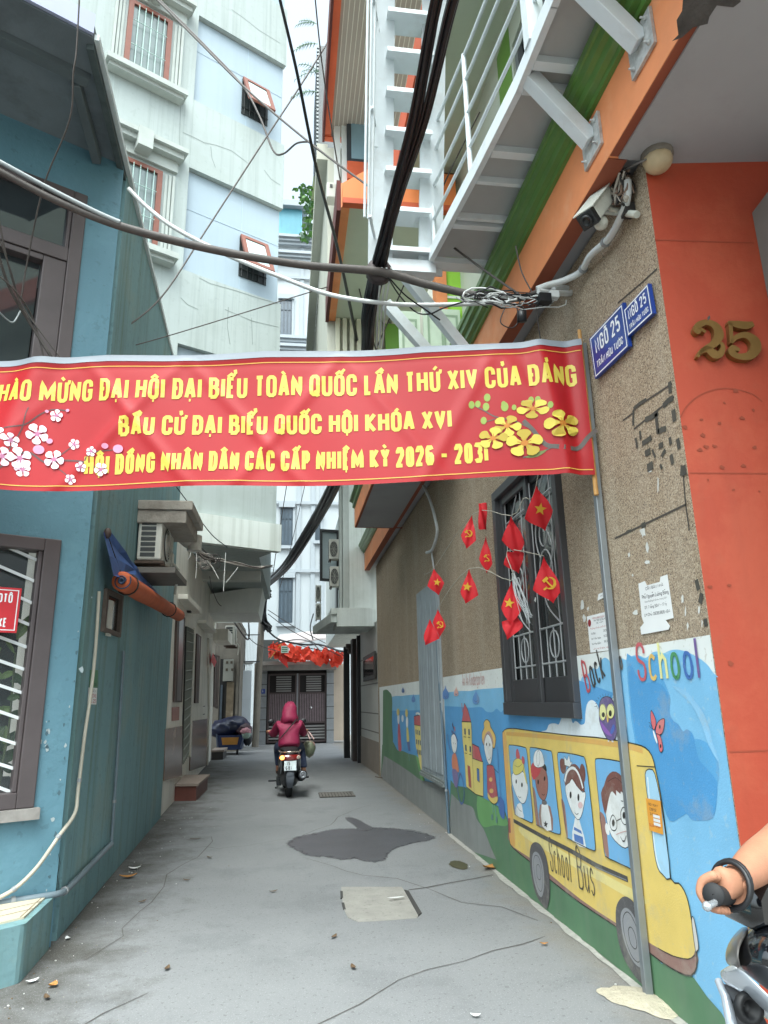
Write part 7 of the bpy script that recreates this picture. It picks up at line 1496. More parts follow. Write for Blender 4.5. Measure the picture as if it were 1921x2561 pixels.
rnd = random.Random(41); b = B(); p = at(660, 1545, 25.85)
for i in range(26):
    x = rnd.uniform(-.16, .22); b.tube(smooth([at(672 + rnd.uniform(-8, 8), 1480 + rnd.uniform(-10, 14), 25.8), at(656 + rnd.uniform(-10, 10), 1505, 25.8), at(655 + rnd.uniform(-8, 10), 1545, 25.8), at(668 + rnd.uniform(-8, 12), 1572 + rnd.uniform(-8, 8), 25.8)], False, 5), rnd.choice([.03, .045, .06]), 5)
b.build('hanging_cables', blk, UP)
b = B()
for i in range(12): b.tube([at(655 + 14 * math.cos(t * .6 + i) + rnd.uniform(-2, 2), 1475 + 12 * math.sin(t * .6 + i), 25.7) for t in range(8)], .025, 5)
b.build('cable_coil', blk, UP)
PSn = thing('notice_board', 'small brown board with rows of white print near the pole top', 'sign', at(633, 1532, 25.4))
b = B(); bq(b, PS, 619, 1521, 646, 1544, 25.4, .03); b.build('board', plain('board_brown', '6B4F47'), PSn)
b = B()
for r_ in range(3):
    for c_ in range(5): bq(b, PS, 621 + c_ * 5, 1524 + r_ * 7, 624.5 + c_ * 5, 1528 + r_ * 7, 25.392, .006)
b.build('print', plain('board_print', 'C5B9B0'), PSn)
# gate house
GH = thing('gate_house', 'grey pillared gate porch with flat roof at the end of the alley', 'gate porch', at(750, 1866, YG))
pil = mat('grey_granite', '8A8D90', .6, var=.10, vs=6, speck=.3, pcol=(.15, .15, .16), ps=40)
for x0, x1, yb in ((645, 668, 1870), (817, 835, 1852)):
    b = B(); a, c = at(x0, yb, YG), at(x1, 1680, YG); b.box(a.x, c.x, YG, YG + .4, 0, c.z + .25); p_ = b.build('pillar', pil, GH)
    b = B()
    for k in range(7): z = .45 + k * .42; b.box(a.x - .006, c.x + .006, YG - .006, YG + .2, z, z + .025)
    b.build('groove', plain('groove_dark', '4B4B4C'), p_)
b = B(); a, c = at(640, 1676, YG - .5), at(852, 1660, YG - .5); zr0, zr1 = at(700, 1674, YG - .5).z, at(700, 1654, YG - .5).z; b.box(a.x, c.x, YG - .5, YG + 1.2, zr0 + .16, zr1); b.box(a.x + .1, c.x - .15, YG - .38, YG + 1.1, zr0 - .02, zr0 + .159); b.build('roof', mat('porch_concrete', '9C9A96', .8, var=.1, vs=3, streak=.3), GH)
b = B(); bq(b, PS, 834, 1660, 870, 1852, YG + .1, .3); b.build('beige_wall', mat('beige_wall', 'B4A595', .85, var=.08, vs=1.5, streak=.3, scol=lin('7F7264')), GH)
GT = thing('iron_gate', 'brown double leaf iron gate with vertical bars and louvred panels', 'gate', at(742, 1862, YG + .1))
gz1 = at(742, 1684, YG).z; gx0, gx1 = at(669, 1770, YG).x, at(817, 1770, YG).x; gm = (gx0 + gx1) / 2; ironm = mat('gate_brown', '574B4B', .45, .2, var=.1, vs=5)
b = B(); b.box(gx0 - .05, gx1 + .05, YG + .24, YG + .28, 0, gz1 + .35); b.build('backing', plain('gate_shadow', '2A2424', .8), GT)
for x0, x1 in ((gx0, gm - .03), (gm + .03, gx1)):
    b = B(); b.box(x0, x0 + .06, YG + .12, YG + .2, .06, gz1); b.box(x1 - .06, x1, YG + .12, YG + .2, .06, gz1)
    for z in (.06, .72, gz1 - .75, gz1 - .06): b.box(x0 + .06, x1 - .06, YG + .12, YG + .19, z, z + .06)
    lf = b.build('leaf', ironm, GT)
    b = B(); n = 15
    for k in range(n): x = x0 + .06 + (x1 - x0 - .12) * (k + .5) / n; b.box(x - .02, x + .02, YG + .15, YG + .18, .78, gz1 - .75)
    b.build('bars', mat('gate_bar', '86767A', .4, .2, var=.15, vs=9), lf)
    b = B()
    for k in range(5): z = .17 + k * .105; b.box(x0 + .06, x1 - .06, YG + .13, YG + .18, z, z + .06)
    for k in range(7): z = gz1 - .66 + k * .085; b.box(x0 + .3, x1 - .2, YG + .15, YG + .17, z, z + .05)
    b.build('louvre', plain('louvre_grey', '8D8A88', .4), lf)
b = B(); b.box(gm - .028, gm + .028, YG + .10, YG + .2, .05, gz1); b.build('meeting_post', plain('post_grey', '8C8C90', .4), GT)
b = B(); b.ball(at(778, 1770, YG + .1), .05); b.build('knob', plain('knob_chrome', 'D9DADB', .2, metal=.6), GT)
NP = thing('number_plate', 'tiny blue number plate reading 1 on the gate pillar', 'number plate', at(657, 1729, YG - .02))
b = B(); a, c = bq(b, PS, 651.5, 1723, 663, 1735, YG - .02, .015); b.build('plate', navy, NP)
b = B(); letter_mesh(b, '1', V(((a.x + c.x) / 2, YG - .022, a.z + .04)), (1, 0, 0), (0, 0, 1), (0, -1, 0), .11, .07, .022, .02, 0, 'c'); b.build('lettering', whitep, NP)
# heap of red flags along the roof of the gate
FB = thing('flag_bunting', 'long string of small red flags bunched along the gate roof', 'bunting', at(760, 1640, YG - .7))
rnd = random.Random(77); protoP = None
for i in range(84):
    u = i / 83; x = 676 + 176 * u + rnd.uniform(-4, 4); y = 1622 + 22 * u + rnd.uniform(-16, 12); s_ = rnd.uniform(.17, .30)
    p = at(x, y, YG - .75 + rnd.uniform(-.12, .12))
    if protoP is None:
        b = B(); g = [V((-.5 + j / 3, .12 * math.sin(j * 2.2 + k), -k / 3)) for k in range(4) for j in range(4)]
        b.add(g, [(k * 4 + j, k * 4 + j + 1, k * 4 + j + 5, k * 4 + j + 4) for k in range(3) for j in range(3)], 0, True)
        o_ = b.build('pennant', mat('bunting_red', 'E8432A', .6, var=.2, vs=4)); protoP = o_
    else: o_ = protoP.copy(); COL.objects.link(o_)
    o_.parent = FB; o_.location = p - FB.location; o_.scale = (s_ * 1.2, s_, s_); o_.rotation_euler = (rnd.uniform(-.5, .3), rnd.uniform(-.9, .9), rnd.uniform(-.9, .9))
b = B(); b.tube(smooth([at(672, 1612, YG - .7), at(720, 1606, YG - .7), at(780, 1622, YG - .7), at(856, 1636, YG - .7)], False, 5), .015, 5); b.build('cord', blk, FB)
BF = thing('tilted_flag', 'larger red flag on a tilted yellow stick over the gate roof', 'flag', at(700, 1612, YG - .9))
b = B(); b.tube([at(676, 1647, YG - .9), at(704, 1610, YG - .9)], .018, 6); b.build('stick', plain('stick_yellow', 'C79A4C'), BF)
b = B(); b.poly([at(702, 1613, YG - .9), at(697, 1650, YG - .92), at(721, 1672, YG - .95), at(716, 1640, YG - .9)]); b.build('cloth', mat('flag_dark_red', 'B8251E', .6), BF)
SB = thing('green_signboard', 'small white board with green print among the red flags', 'sign', at(712, 1625, YG - 1.0))
b = B(); bq(b, PS, 703, 1615, 722, 1633, YG - 1.0, .02); b.build('board', plain('board_pale', 'C3D2C9'), SB)
b = B()
for r_ in range(3): bq(b, PS, 705, 1618 + r_ * 5, 719, 1620.5 + r_ * 5, YG - 1.006, .004)
b.build('print', plain('print_green', '3E7A5C'), SB)

# far white house with tall windows, closing the view
FHm = mat('far_white', 'A9B0B4', .75, var=.03, vs=.6, streak=.08, scol=lin('BCC4C6'))
FH = thing('far_white_house', 'tall pale house with dark casement windows beyond the gate', 'house', (-.2, 33, 0))
YF = 33.0; xa, xb = at(560, 1500, YF).x, at(872, 1500, YF).x; zroof = at(740, 590, YF).z
b = B(); b.box(xa - 1.5, xb + .6, YF, YF + 5, 0, zroof); b.build('wall', FHm, FH)
b = B()
for x in (746, 782, 804): a = at(x, 1400, YF); b.box(a.x - .10, a.x + .10, YF - .08, YF - .001, 3.4, zroof - .5)
for y in (1262, 1432, 880, 700): z = at(740, y, YF).z; b.box(xa, xb + .6, YF - .14, YF - .081, z, z + .14)
for k, y in enumerate((600, 640, 850, 870)):
    z = at(740, y, YF).z
    for j in range(3): b.box(xa, xb + .6, YF - .5 + .12 * j, YF - .141, z - .16 * j - .16, z - .16 * j - .002)
b.build('moulding', mat('far_moulding', '9AA2A8', .7, var=.03), FH)
for x0, y0, x1, y1 in ((702, 1272, 731, 1362), (698, 1448, 731, 1556), (700, 752, 729, 836), (790, 1300, 800, 1350)):
    b = B(); a, c = bq(b, PS, x0, y0, x1, y1, YF - .05, .048); f = b.build('window', mat('far_glass', '4C5A66', .15, var=.25, vs=1.2, spec=.8), FH)
    b = B()
    for u in (0, .33, .66, 1): x = a.x + (c.x - a.x) * u; b.box(x - .035, x + .035, YF - .09, YF - .051, a.z, c.z)
    for v in (0, .72, 1): z = a.z + (c.z - a.z) * v; b.box(a.x, c.x, YF - .085, YF - .052, z - .03, z + .03)
    b.build('frame', plain('far_frame', '3A4650', .4), f)
    b = B(); b.box(a.x - .12, c.x + .14, YF - .2, YF - .002, c.z + .04, c.z + .3); b.box(a.x - .12, c.x + .14, YF - .16, YF - .002, a.z - .2, a.z - .05); b.box(c.x + .04, c.x + .14, YF - .10, YF - .002, a.z - .05, c.z + .04); b.build('surround', MATS['far_moulding'], f)
b = B(); a, c = bq(b, PS, 672, 524, 756, 578, YF + .2, 2.0); 
b = B(); n = 26
for k in range(n): x = a.x + (c.x - a.x) * k / n; b.box(x, x + (c.x - a.x) / n * .62, YF + .2, YF + 1.0, zroof, c.z)
b.box(a.x, c.x, YF + .28, YF + 1.0, zroof, c.z); b.build('roof_cladding', mat('teal_cladding', '5FA3B4', .5, var=.1), FH)
b = B(); b.box(a.x - .5, c.x + .3, YF - .1, YF + 2, c.z + .002, c.z + .35); b.build('roof_slab', plain('roof_grey', '8D969C'), FH)
HB = thing('pink_canopy', 'faded pink grey roof sheet above the gate', 'canopy', at(740, 1590, 29.5))
b = B(); b.prism([at(670, 1625, 28.6), at(800, 1600, 28.6), at(800, 1600, 28.6) + V((1.2, 0, 0)), at(790, 1580, 30.5), at(700, 1590, 30.5)], (0, 0, .05)); b.build('sheet', mat('pinkish_sheet', 'A39A99', .7, var=.15, vs=2), HB)
b = B(); bq(b, PS, 648, 1600, 700, 1655, 28.2, .1); b.build('dark_opening', plain('opening_grey', '3C403F'), HB)

# ------------------------------------------------------------------ right: white house beyond the pebble wall
RW = thing('white_canopy_house', 'white house past the pebble wall with stained canopy and grey tiled base', 'house', (1.9, 16, 0))
YP = 15.46; xl_ = at(862, 1480, YP).x
b = B(); b.box(xl_, 2.6, YP, 16.4, 3.25, 6.6); b.box(xl_ + .14, 2.6, 16.4, 26, 3.4, 6.6); b.build('upper_wall', whites, RW)
b = B(); b.box(xl_ - .04, xl_ + .10, YP - .03, YP + .2, 3.3, 6.6); b.box(xl_ - .11, xl_ - .05, YP + .05, YP + .3, 3.3, 6.6); b.build('corner_moulding', MATS['window_surround'], RW)
zc0, zc1 = at(900, 1566, YP - .1).z, at(900, 1520, YP - .1).z
b = B(); b.box(at(843, 1545, YP - .1).x, XR - .01, YP - .1, YP + 1.3, zc0, zc1); b.box(at(828, 1530, YP).x, at(843, 1530, YP).x, YP - .05, YP + 1.3, at(830, 1536, YP).z, zc1)
pA, pB = gr(782, 1596, zc0), gr(850, 1570, zc0)
b.prism([V((at(828, 1530, YP).x, YP, zc0 + .1)), V((pA.x, pA.y, zc0 + .1)), V((2.6, pA.y, zc0 + .1)), V((2.6, YP + .02, zc0 + .1))], (0, 0, .2)); b.build('canopy', whites, RW)
b = B(); b.prism([V((1.93, 15.02, 0)), V((1.86, 18.2, 0)), V((2.5, 18.2, 0)), V((2.5, 15.02, 0))], (0, 0, zc0 + .1)); b.build('tiled_wall', mat('wall_tile_white', 'B9B8B1', .5, var=.06, vs=1.2), RW)
b = B()
for y in (1642, 1712, 1785, 1830): 
    p = onpl(930, y, (1, 0, 0), (1.9, 0, 0)); b.prism([V((1.926, 15.03, p.z)), V((1.856, 18.19, p.z)), V((1.90, 18.19, p.z)), V((1.96, 15.03, p.z))], (0, 0, .025))
b.build('tile_joint', plain('tile_joint_dark', '6E6A63'), RW)
b = B(); zb_ = onpl(930, 1850, (1, 0, 0), (1.9, 0, 0)).z; b.prism([V((1.915, 15.03, 0)), V((1.845, 18.19, 0)), V((1.9, 18.19, 0)), V((1.97, 15.03, 0))], (0, 0, zb_)); b.build('stone_base', mat('beige_base', '8F8377', .7, var=.1, vs=2, streak=.3), RW)
b = B(); a, c = onpl(910, 1705, (1, 0, 0), (1.88, 0, 0)), onpl(938, 1628, (1, 0, 0), (1.88, 0, 0)); b.box(1.862, 1.9, min(a.y, c.y), max(a.y, c.y), a.z, c.z); f = b.build('small_window', plain('small_frame', '35332F', .5), RW)
b = B(); b.box(1.858, 1.8615, min(a.y, c.y) + .15, max(a.y, c.y) - .15, a.z + .1, c.z - .1); b.build('pane', glassd, f)
b = B(); b.box(1.70, 2.5, 18.75, 19.3, 0, 3.1); b.box(1.9, 2.5, 18.2, 20, 0, 3.2); b.build('door_recess', plain('doorway_brown', '4B413E', .7, var=.15), RW)
b = B(); b.box(1.77, 1.86, 18.21, 18.35, 0, zc0 + .05); b.build('door_post', plain('post_black', '141519', .4), RW)
b = B(); a = gr(863, 1896); b.box(a.x - .02, a.x + .14, a.y, a.y + .2, 0, at(863, 1617, a.y).z); b.build('door_post', plain('post_black', '141519', .4), RW)
b = B(); bq(b, PS, 871, 1620, 893, 1635, 19.3, .1); bq(b, PS, 866, 1610, 905, 1622, 19.2, .2); b.build('lintel', plain('lintel_brown', '5B514B'), RW)
# alley side face of the upper wall with dark windows, and the units hung on it
b = B()
for y0, y1, z0, z1 in ((16.7, 17.3, 3.6, 6.0), (18.2, 18.6, 3.6, 5.2), (19.6, 20.2, 3.6, 5.0)): b.box(xl_ + .10, xl_ + .139, y0, y1, z0, z1)
b.build('window', plain('side_window', '4A4A46', .3), RW)
b = B(); p = at(838, 1420, 17.2)
for q_ in ribbon([at(x, y, 17.6) for x, y in ((803, 1327), (845, 1330), (845, 1453), (803, 1450))], .07, (0, -1, 0), True): b.prism(q_, (0, -.05, 0))
b.build('open_window_frame', plain('frame_black', '2A2C2E', .4), RW)
b = B(); b.poly([at(x, y, 17.62) for x, y in ((803, 1327), (845, 1330), (845, 1453), (803, 1450))]); b.build('open_window_pane', mat('pale_pane', 'B5C3C6', .1, var=.05, spec=.8), RW)
for i, (x, y, Y, lb) in enumerate([(823, 1398, 16.3, 'upper air conditioner of the pair on the right white house'), (825, 1466, 16.3, 'lower air conditioner of the pair on the right white house'), (790, 1502, 21.0, 'farther air conditioner high on the right white house'), (790, 1548, 21.0, 'farthest and lowest air conditioner on the right white house')]):
    p = at(x, y, Y); q_ = at(x + (28 if i < 2 else 14), y, Y); W_ = q_.x - p.x; H_ = at(x, y - (50 if i < 2 else 40), Y).z - p.z
    ac = copy_tree(AC1) if False else air_con(lb, (p.x, Y, p.z), W_ if False else .55, .25 if i < 2 else .16, H_)
    ac.rotation_euler = (0, 0, R(-90)); ac.location = (p.x, Y + .26, p.z); sc_ = W_ / .55; ac.scale = (1, sc_, 1)

# ------------------------------------------------------------------ right rear: storeys with orange edged soffits
OB = thing('orange_edged_house', 'grey storeyed house with orange edged soffits above the stair', 'house', (1.2, 9.3, 4.6))
greyw = mat('pale_grey_wall', 'B9B9AD', .8, var=.06, vs=1, streak=.25, scol=lin('8B877B'), ss=(3, 3, .3))
b = B(); b.box(.50, 3, 9.26, 12.5, 5.8, 10.1); b.box(.52, 3, 12.501, 16, 8.3, 10.1); b.build('side_wall', greyw, OB)
b = B(); b.box(.62, 1.85, 6.74, 9.25, 7.0, 7.25); b.build('soffit', beige, OB)
b = B(); b.box(.52, .618, 6.76, 9.25, 6.97, 7.3); b.build('orange_edge', orbeam, OB)
b = B(); b.box(.47, .518, 6.78, 9.24, 6.94, 7.35); b.build('rusty_flashing', mat('rust_red', '5E2F2C', .8, var=.2), OB)
zt_ = at(870, 450, 6.72).z; xm = at(905, 480, 6.72).x
b = B(); b.prism([V((.53, 6.735, 7.0)), V((1.85, 6.735, 7.0)), V((1.85, 6.735, zt_ + .12)), V((.85, 6.735, zt_ + .12)), V((.53, 6.735, zt_ - .12))], (0, -.10, 0)); b.build('orange_parapet', mat('bright_orange', 'F0894C', .6, var=.05), OB)
b = B(); b.box(.53, 1.86, 6.63, 6.72, 6.93, 6.999); b.build('parapet_foot', MATS['dark_orange'], OB)
b = B(); b.box(.56, 1.9, 2.5, 9.5, 10.5, 10.8); b.build('upper_soffit', mat('ribbed_soffit', 'A79C92', .7, var=.05), OB)
b = B(); b.box(.46, .558, 2.5, 9.5, 10.46, 10.85); b.box(.46, .75, 9.4, 9.5, 10.44, 10.459); b.build('upper_orange_edge', MATS['dark_orange'], OB)
b = B(); b.box(.42, .458, 2.5, 9.5, 10.42, 10.9); b.build('upper_flashing', MATS['rust_red'], OB)
b = B()
for k in range(19): x = .60 + k * .068; b.box(x, x + .010, 2.5, 9.48, 10.492, 10.4995)
b.build('soffit_rib', plain('rib_pale', 'D8D3C8'), OB)
b = B(); b.box(.72, .80, 9.2, 9.258, 7.3, 10.5); b.box(.6, .70, 9.22, 9.258, 7.3, 10.5); b.build('white_column', mat('chalk_white', 'DDE0DE', .8, var=.08), OB)
b = B(); a, c = at(868, 405, 9.15), at(910, 283, 9.15); b.box(a.x, c.x + .3, 9.15, 9.2, a.z, c.z); f = b.build('balcony_door', plain('door_frame_black', '3B4147', .35), OB)
b = B(); b.box(a.x + .07, c.x + .25, 9.14, 9.149, a.z + .07, c.z - .07); b.build('pane', mat('sky_pane', '8FB0BF', .05, var=.15, spec=.9, metal=.3), f)
b = B(); b.box(a.x, 1.9, 9.1, 9.2, a.z - .35, a.z - .02); b.build('door_sill', MATS['dark_orange'], OB)
b = B()
for k in range(12): x = .62 + k * .105; b.box(x, x + .06, 9.18, 9.25, 4.6, 6.99)
b.build('shutter_slat', mat('cream_shutter', 'D6D3BE', .6, var=.08), OB)
b = B(); b.box(1.35, 1.62, 9.12, 9.17, 4.6, 6.9); b.build('olive_door', MATS['olive_green'], OB)
b = B(); b.box(.33, .5, 9.3, 16, 9.9, 10.2); b.build('roof_edge', greyw, OB)
CB = thing('corrugated_tower', 'narrow grey corrugated wall rising beside the strip of sky', 'building', (.7, 17, 9))
b = B(); b.box(.62, 2.2, 16.5, 19, 8, 20.5); b.build('core', mat('dark_corrugate', '6E7274', .6, var=.1), CB)
b = B()
for k in range(91): z = 8.2 + k * .135; b.box(.56, .62, 16.45, 19, z, z + .07); 
b.build('ribs', mat('corrugate', '8B9092', .5, .2, var=.08), CB)
SBx = thing('speaker_box', 'small grey box fixed on the wall edge by the orange parapet', 'box', at(830, 490, 8.9))
b = B(); a, c = at(817, 492, 8.9), at(840, 456, 8.9); b.box(a.x, c.x, 8.9, 9.1, a.z, c.z); b.build('body', acm, SBx, bevel=.02); b = B(); b.box(a.x + .05, c.x - .05, 8.885, 8.899, c.z - .1, c.z - .05); b.build('slot', plain('slot_dark', '4A4A48'), SBx)
# plants on the roof edge
def frond(b, p, d, L_, mi=0, nl=9):
    p, d = V(p), V(d).normalized(); pts = []
    for i in range(8): t = i / 7; pts.append(p + d * L_ * t + V((0, 0, -L_ * .55 * t * t)))
    for i in range(7): b.bar(pts[i], pts[i + 1], .012, .012, mi)
    s_ = d.cross(V((0, 0, 1))).normalized()
    for i in range(1, 8):
        for sg in (1, -1):
            q = pts[i] + (s_ * sg + d * .5).normalized() * L_ * .28 * (1 - abs(i / 7 - .45)) + V((0, 0, -.12 * L_)); w_ = d * L_ * .018
            b.add([pts[i] - w_, pts[i] + w_, q], [(0, 1, 2)], mi)
green2 = [mat('frond_green', '6F8A78', .5, var=.25, vs=6), mat('vine_green', '5C8A43', .5, var=.25, vs=6)]
PT = thing('roof_palm', 'feathery palm leaning out from the roof by the strip of sky', 'plant', at(790, 140, 13))
b = B(); rnd = random.Random(6)
for i, (x, y) in enumerate([(792, 60), (795, 110), (798, 180), (793, 230)]):
    for k in range(3): frond(b, at(x, y, 13), V((-1, rnd.uniform(-.6, .2), rnd.uniform(-.1, .6))), rnd.uniform(.35, .6))
b.build('fronds', green2, PT)
PV = thing('hanging_vine', 'bushy green vine hanging from the roof edge before the pale house', 'plant', at(775, 520, 15))
b = B()
for i in range(230):
    y = rnd.uniform(462, 598); cxp = 772 + 8 * math.sin(y * .05); x = cxp + rnd.gauss(0, 9) * (1 if y < 560 else .6); p = at(x, y, 15 + rnd.uniform(-.3, .3)); d = V((rnd.uniform(-1, 1), rnd.uniform(-1, 1), rnd.uniform(-1, .3))).normalized() * rnd.uniform(.10, .2); s_ = d.cross(V((rnd.random(), rnd.random(), 1))).normalized() * .05
    b.add([p, p + d * .5 + s_, p + d, p + d * .5 - s_], [(0, 1, 2, 3)], rnd.choice([0, 1, 1]))
b.build('foliage', green2, PV)
b = B()
for i in range(5): b.tube(smooth([at(785, 440, 15), at(778 + i * 2, 500, 15), at(768 + i * 3, 590 - i * 10, 15)], False, 4), .012, 5)
b.build('stems', leafm[2], PV)

# ------------------------------------------------------------------ cables of the lower view
def Pw(*p): return [(400 + x / 5.53, 1200 + y / 5.53, Y) for x, y, Y in p]
cable('dark cable slanting from the banner to the knot over the left wall', Pw((-60, 80, 9), (0, 170, 9.2), (330, 650, 10.4), (640, 1010, 12), (760, 1080, 12.6)), 3, blk)
cable('thin dark cable slanting over the white fascia', Pw((230, 100, 9), (430, 370, 9.6), (560, 560, 10.3), (740, 780, 11.2), (930, 930, 12.5)), 2.5, blk)
rnd = random.Random(19)
LW = thing('wire_tangle', 'sagging tangle of thin brown wires from the left wall to the pole', 'wires', at(*Pr(900, 1130), 13.5))
b = B()
for i in range(16):
    j = lambda a: rnd.uniform(-a, a)
    b.tube(smooth([at(*Pr(480 + j(20), 960 + j(25)), 11.2), at(*Pr(620 + j(30), 1060 + j(40)), 11.5), at(*Pr(820 + j(30), 1110 + j(25)), 12), at(*Pr(1050 + j(30), 1160 + j(20)), 12.5), at(*Pr(1300 + j(30), 1210 + j(14)), 12.8), at(*Pr(1480 + j(20), 1200 + j(20)), 13.5), at(*Pr(1560, 1180), 18)], False, 5), rnd.choice([.007, .010, .014]), 5, rnd.choice([0, 0, 0, 1]))
for i in range(14): 
    c_ = at(*Pr(650 + rnd.uniform(-90, 130), 1110 + rnd.uniform(-40, 70)), 11.8); b.tube([c_ + V((.09 * math.cos(t * .7), 0, .07 * math.sin(t * .7))) for t in range(10)], .006, 4, rnd.randrange(2), False)
b.build('strands', [mat('wire_brown', '37302D', .6, var=.3), plain('wire_pale', 'A79F98')], LW)
b = B()
for pts in ([(505, 990), (508, 1180), (495, 1360)], [(630, 1090), (720, 1200), (810, 1365)], [(910, 1010), (895, 1250), (880, 1545)], [(1080, 1210), (990, 1330), (915, 1420)], [(430, 960), (420, 1040), (390, 1100)], [(470, 880), (500, 900), (490, 990)], [(1370, 1220), (1440, 1190), (1500, 1180)], [(1390, 1290), (1450, 1220), (1560, 1200)]):
    b.tube(smooth([at(*Pr(*p), 11.7 if p[0] < 1300 else 20) for p in pts], False, 4), .007 if pts[0][0] < 1300 else .03, 5)
b.build('white_ties', plain('tie_white', 'D6D6D2', .5), LW)
b = B(); b.ball(at(*Pr(490, 930), 12), (.08, .06, .11)); b.build('tape_knot', plain('tape_pale', 'B9C3CC'), LW)
for i, (pts, rp, lb) in enumerate([(Pw((690, 1340, 13), (740, 1560, 15), (870, 1750, 18), (1090, 1610, 22), (1330, 1560, 25)), 2, 'slack thin wire looping below the tangle to the pole'),
    (Pw((1300, 1250, 25.4), (1350, 1480, 25.6)), 2.5, 'short dark wire above the pole coil at left'), (Pw((1330, 1250, 25.4), (1400, 1480, 25.6)), 2.5, 'short dark wire above the pole coil at right'),
    ([(718, 1208, 22), (690, 1385, 24), (680, 1460, 25.6)], 2, 'thin wire rising from the pole top to the banner'), ([(764, 1208, 18), (720, 1400, 24), (700, 1470, 25.6)], 1.5, 'thinnest wire rising beside the far window'),
    ([(668, 1575, 25.8), (700, 1600, 25.7), (760, 1612, 25.2), (800, 1612, 24), (850, 1628, 21), (900, 1632, 18.4)], 5, 'black cable drooping from the pole over the red flags'),
    ([(670, 1525, 25.8), (740, 1570, 26), (820, 1612, 26.2), (860, 1640, 25)], 2, 'upper thin cable from the pole across the far window foot'), ([(670, 1535, 25.8), (720, 1572, 26), (790, 1610, 26.2), (850, 1640, 25)], 2, 'lower thin cable from the pole across the far window foot'),
    ([(590, 1545, 22), (610, 1575, 23), (640, 1610, 25), (700, 1630, 26)], 2, 'dark cable dipping before the iron fence'), ([(585, 1555, 22), (620, 1600, 24), (622, 1560, 24), (618, 1535, 25.2)], 4, 'thick loop of cable hanging from the notice board'),
    ([(783, 1600, 20), (776, 1570, 20.2), (784, 1535, 20.5)], 3, 'broken cable stub under the right canopy tip'), ([(800, 1627, 21), (775, 1605, 22), (735, 1600, 24), (690, 1612, 25.7)], 2.5, 'cable bowed along the top of the red flags')]):
    cable(lb, pts, rp, blk if rp > 2.2 else brn)

# ================================================================== riders and scooters
def skin_mesh(name, chains, m, parent, sub=2):
    """chains: lists of (point, radius); the first point of a later chain may be an index into the points made so far"""
    vs, es, rs = [], [], []
    for ch in chains:
        prev = None
        for it in ch:
            if isinstance(it, int): prev = it; continue
            p, r = it; vs.append(V(p)); rs.append(r if isinstance(r, tuple) else (r, r)); i = len(vs) - 1
            if prev is not None: es.append((prev, i))
            prev = i
    me = bpy.data.meshes.new(name); base = V((0, 0, 0)); q = parent
    while q is not None: base += q.location; q = q.parent
    me.from_pydata([v - base for v in vs], es, []); o = bpy.data.objects.new(name, me); COL.objects.link(o); o.parent = parent
    md = o.modifiers.new('skin', 'SKIN'); md.use_smooth_shade = True; md.branch_smoothing = .4
    for i, d in enumerate(me.skin_vertices[0].data): d.radius = rs[i]; d.use_root = (i == 0)
    sb = o.modifiers.new('sub', 'SUBSURF'); sb.levels = sub; sb.render_levels = sub
    me.materials.append(m)
    return o
skin = mat('skin', 'AE7C62', .6, var=.10, vs=16, spec=.3, bump=.12, bs=260, patch=.25, patchcol=lin('A56A55'), pscale=9)
jacket = mat('magenta_jacket', '8E1F45', .65, var=.12, vs=9, bump=.35, bs=14)
jeans = mat('blue_jeans', '39435C', .85, var=.2, vs=20)
def head_mesh(name, c, r, m, parent, hair=None):
    """a head with brow, nose, mouth, chin, ears; faces +y"""
    c = V(c); b = B()
    def fn(d):
        k = 1.0
        if d.z < -.1: k -= .13 * (-d.z) * (1 - .4 * max(0, d.y))
        k += .16 * math.exp(-((d.x / .13) ** 2 + ((d.z + .08) / .16) ** 2)) * max(0, d.y)        # nose
        k -= .05 * (math.exp(-(((d.x - .34) / .14) ** 2 + ((d.z - .1) / .1) ** 2)) + math.exp(-(((d.x + .34) / .14) ** 2 + ((d.z - .1) / .1) ** 2))) * max(0, d.y)
        k += .03 * math.exp(-((d.x / .25) ** 2 + ((d.z + .45) / .07) ** 2)) * max(0, d.y)
        return k
    b.ball(c, (r * .80, r * .95, r * 1.18), 0, 28, 22, fn)
    for s in (1, -1): b.ball(c + V((s * r * .80, -.02 * r, 0)), (r * .10, r * .2, r * .28), 0, 10, 8)
    o = b.build(name, m, parent)
    b = B()
    for s in (1, -1): b.ball(c + V((s * r * .27, r * .86, r * .12)), (r * .10, r * .06, r * .07), 0, 10, 6)
    b.build('eye', plain('eye_dark', '1D1512', .3), o)
    b = B(); b.tube([c + V((x * r, r * .86 - abs(x) * .12 * r, -.52 * r + abs(x) * .1 * r)) for x in (-.24, -.12, 0, .12, .24)], .008, 6); b.build('mouth', plain('lip', '8F4A45', .5), o)
    return o
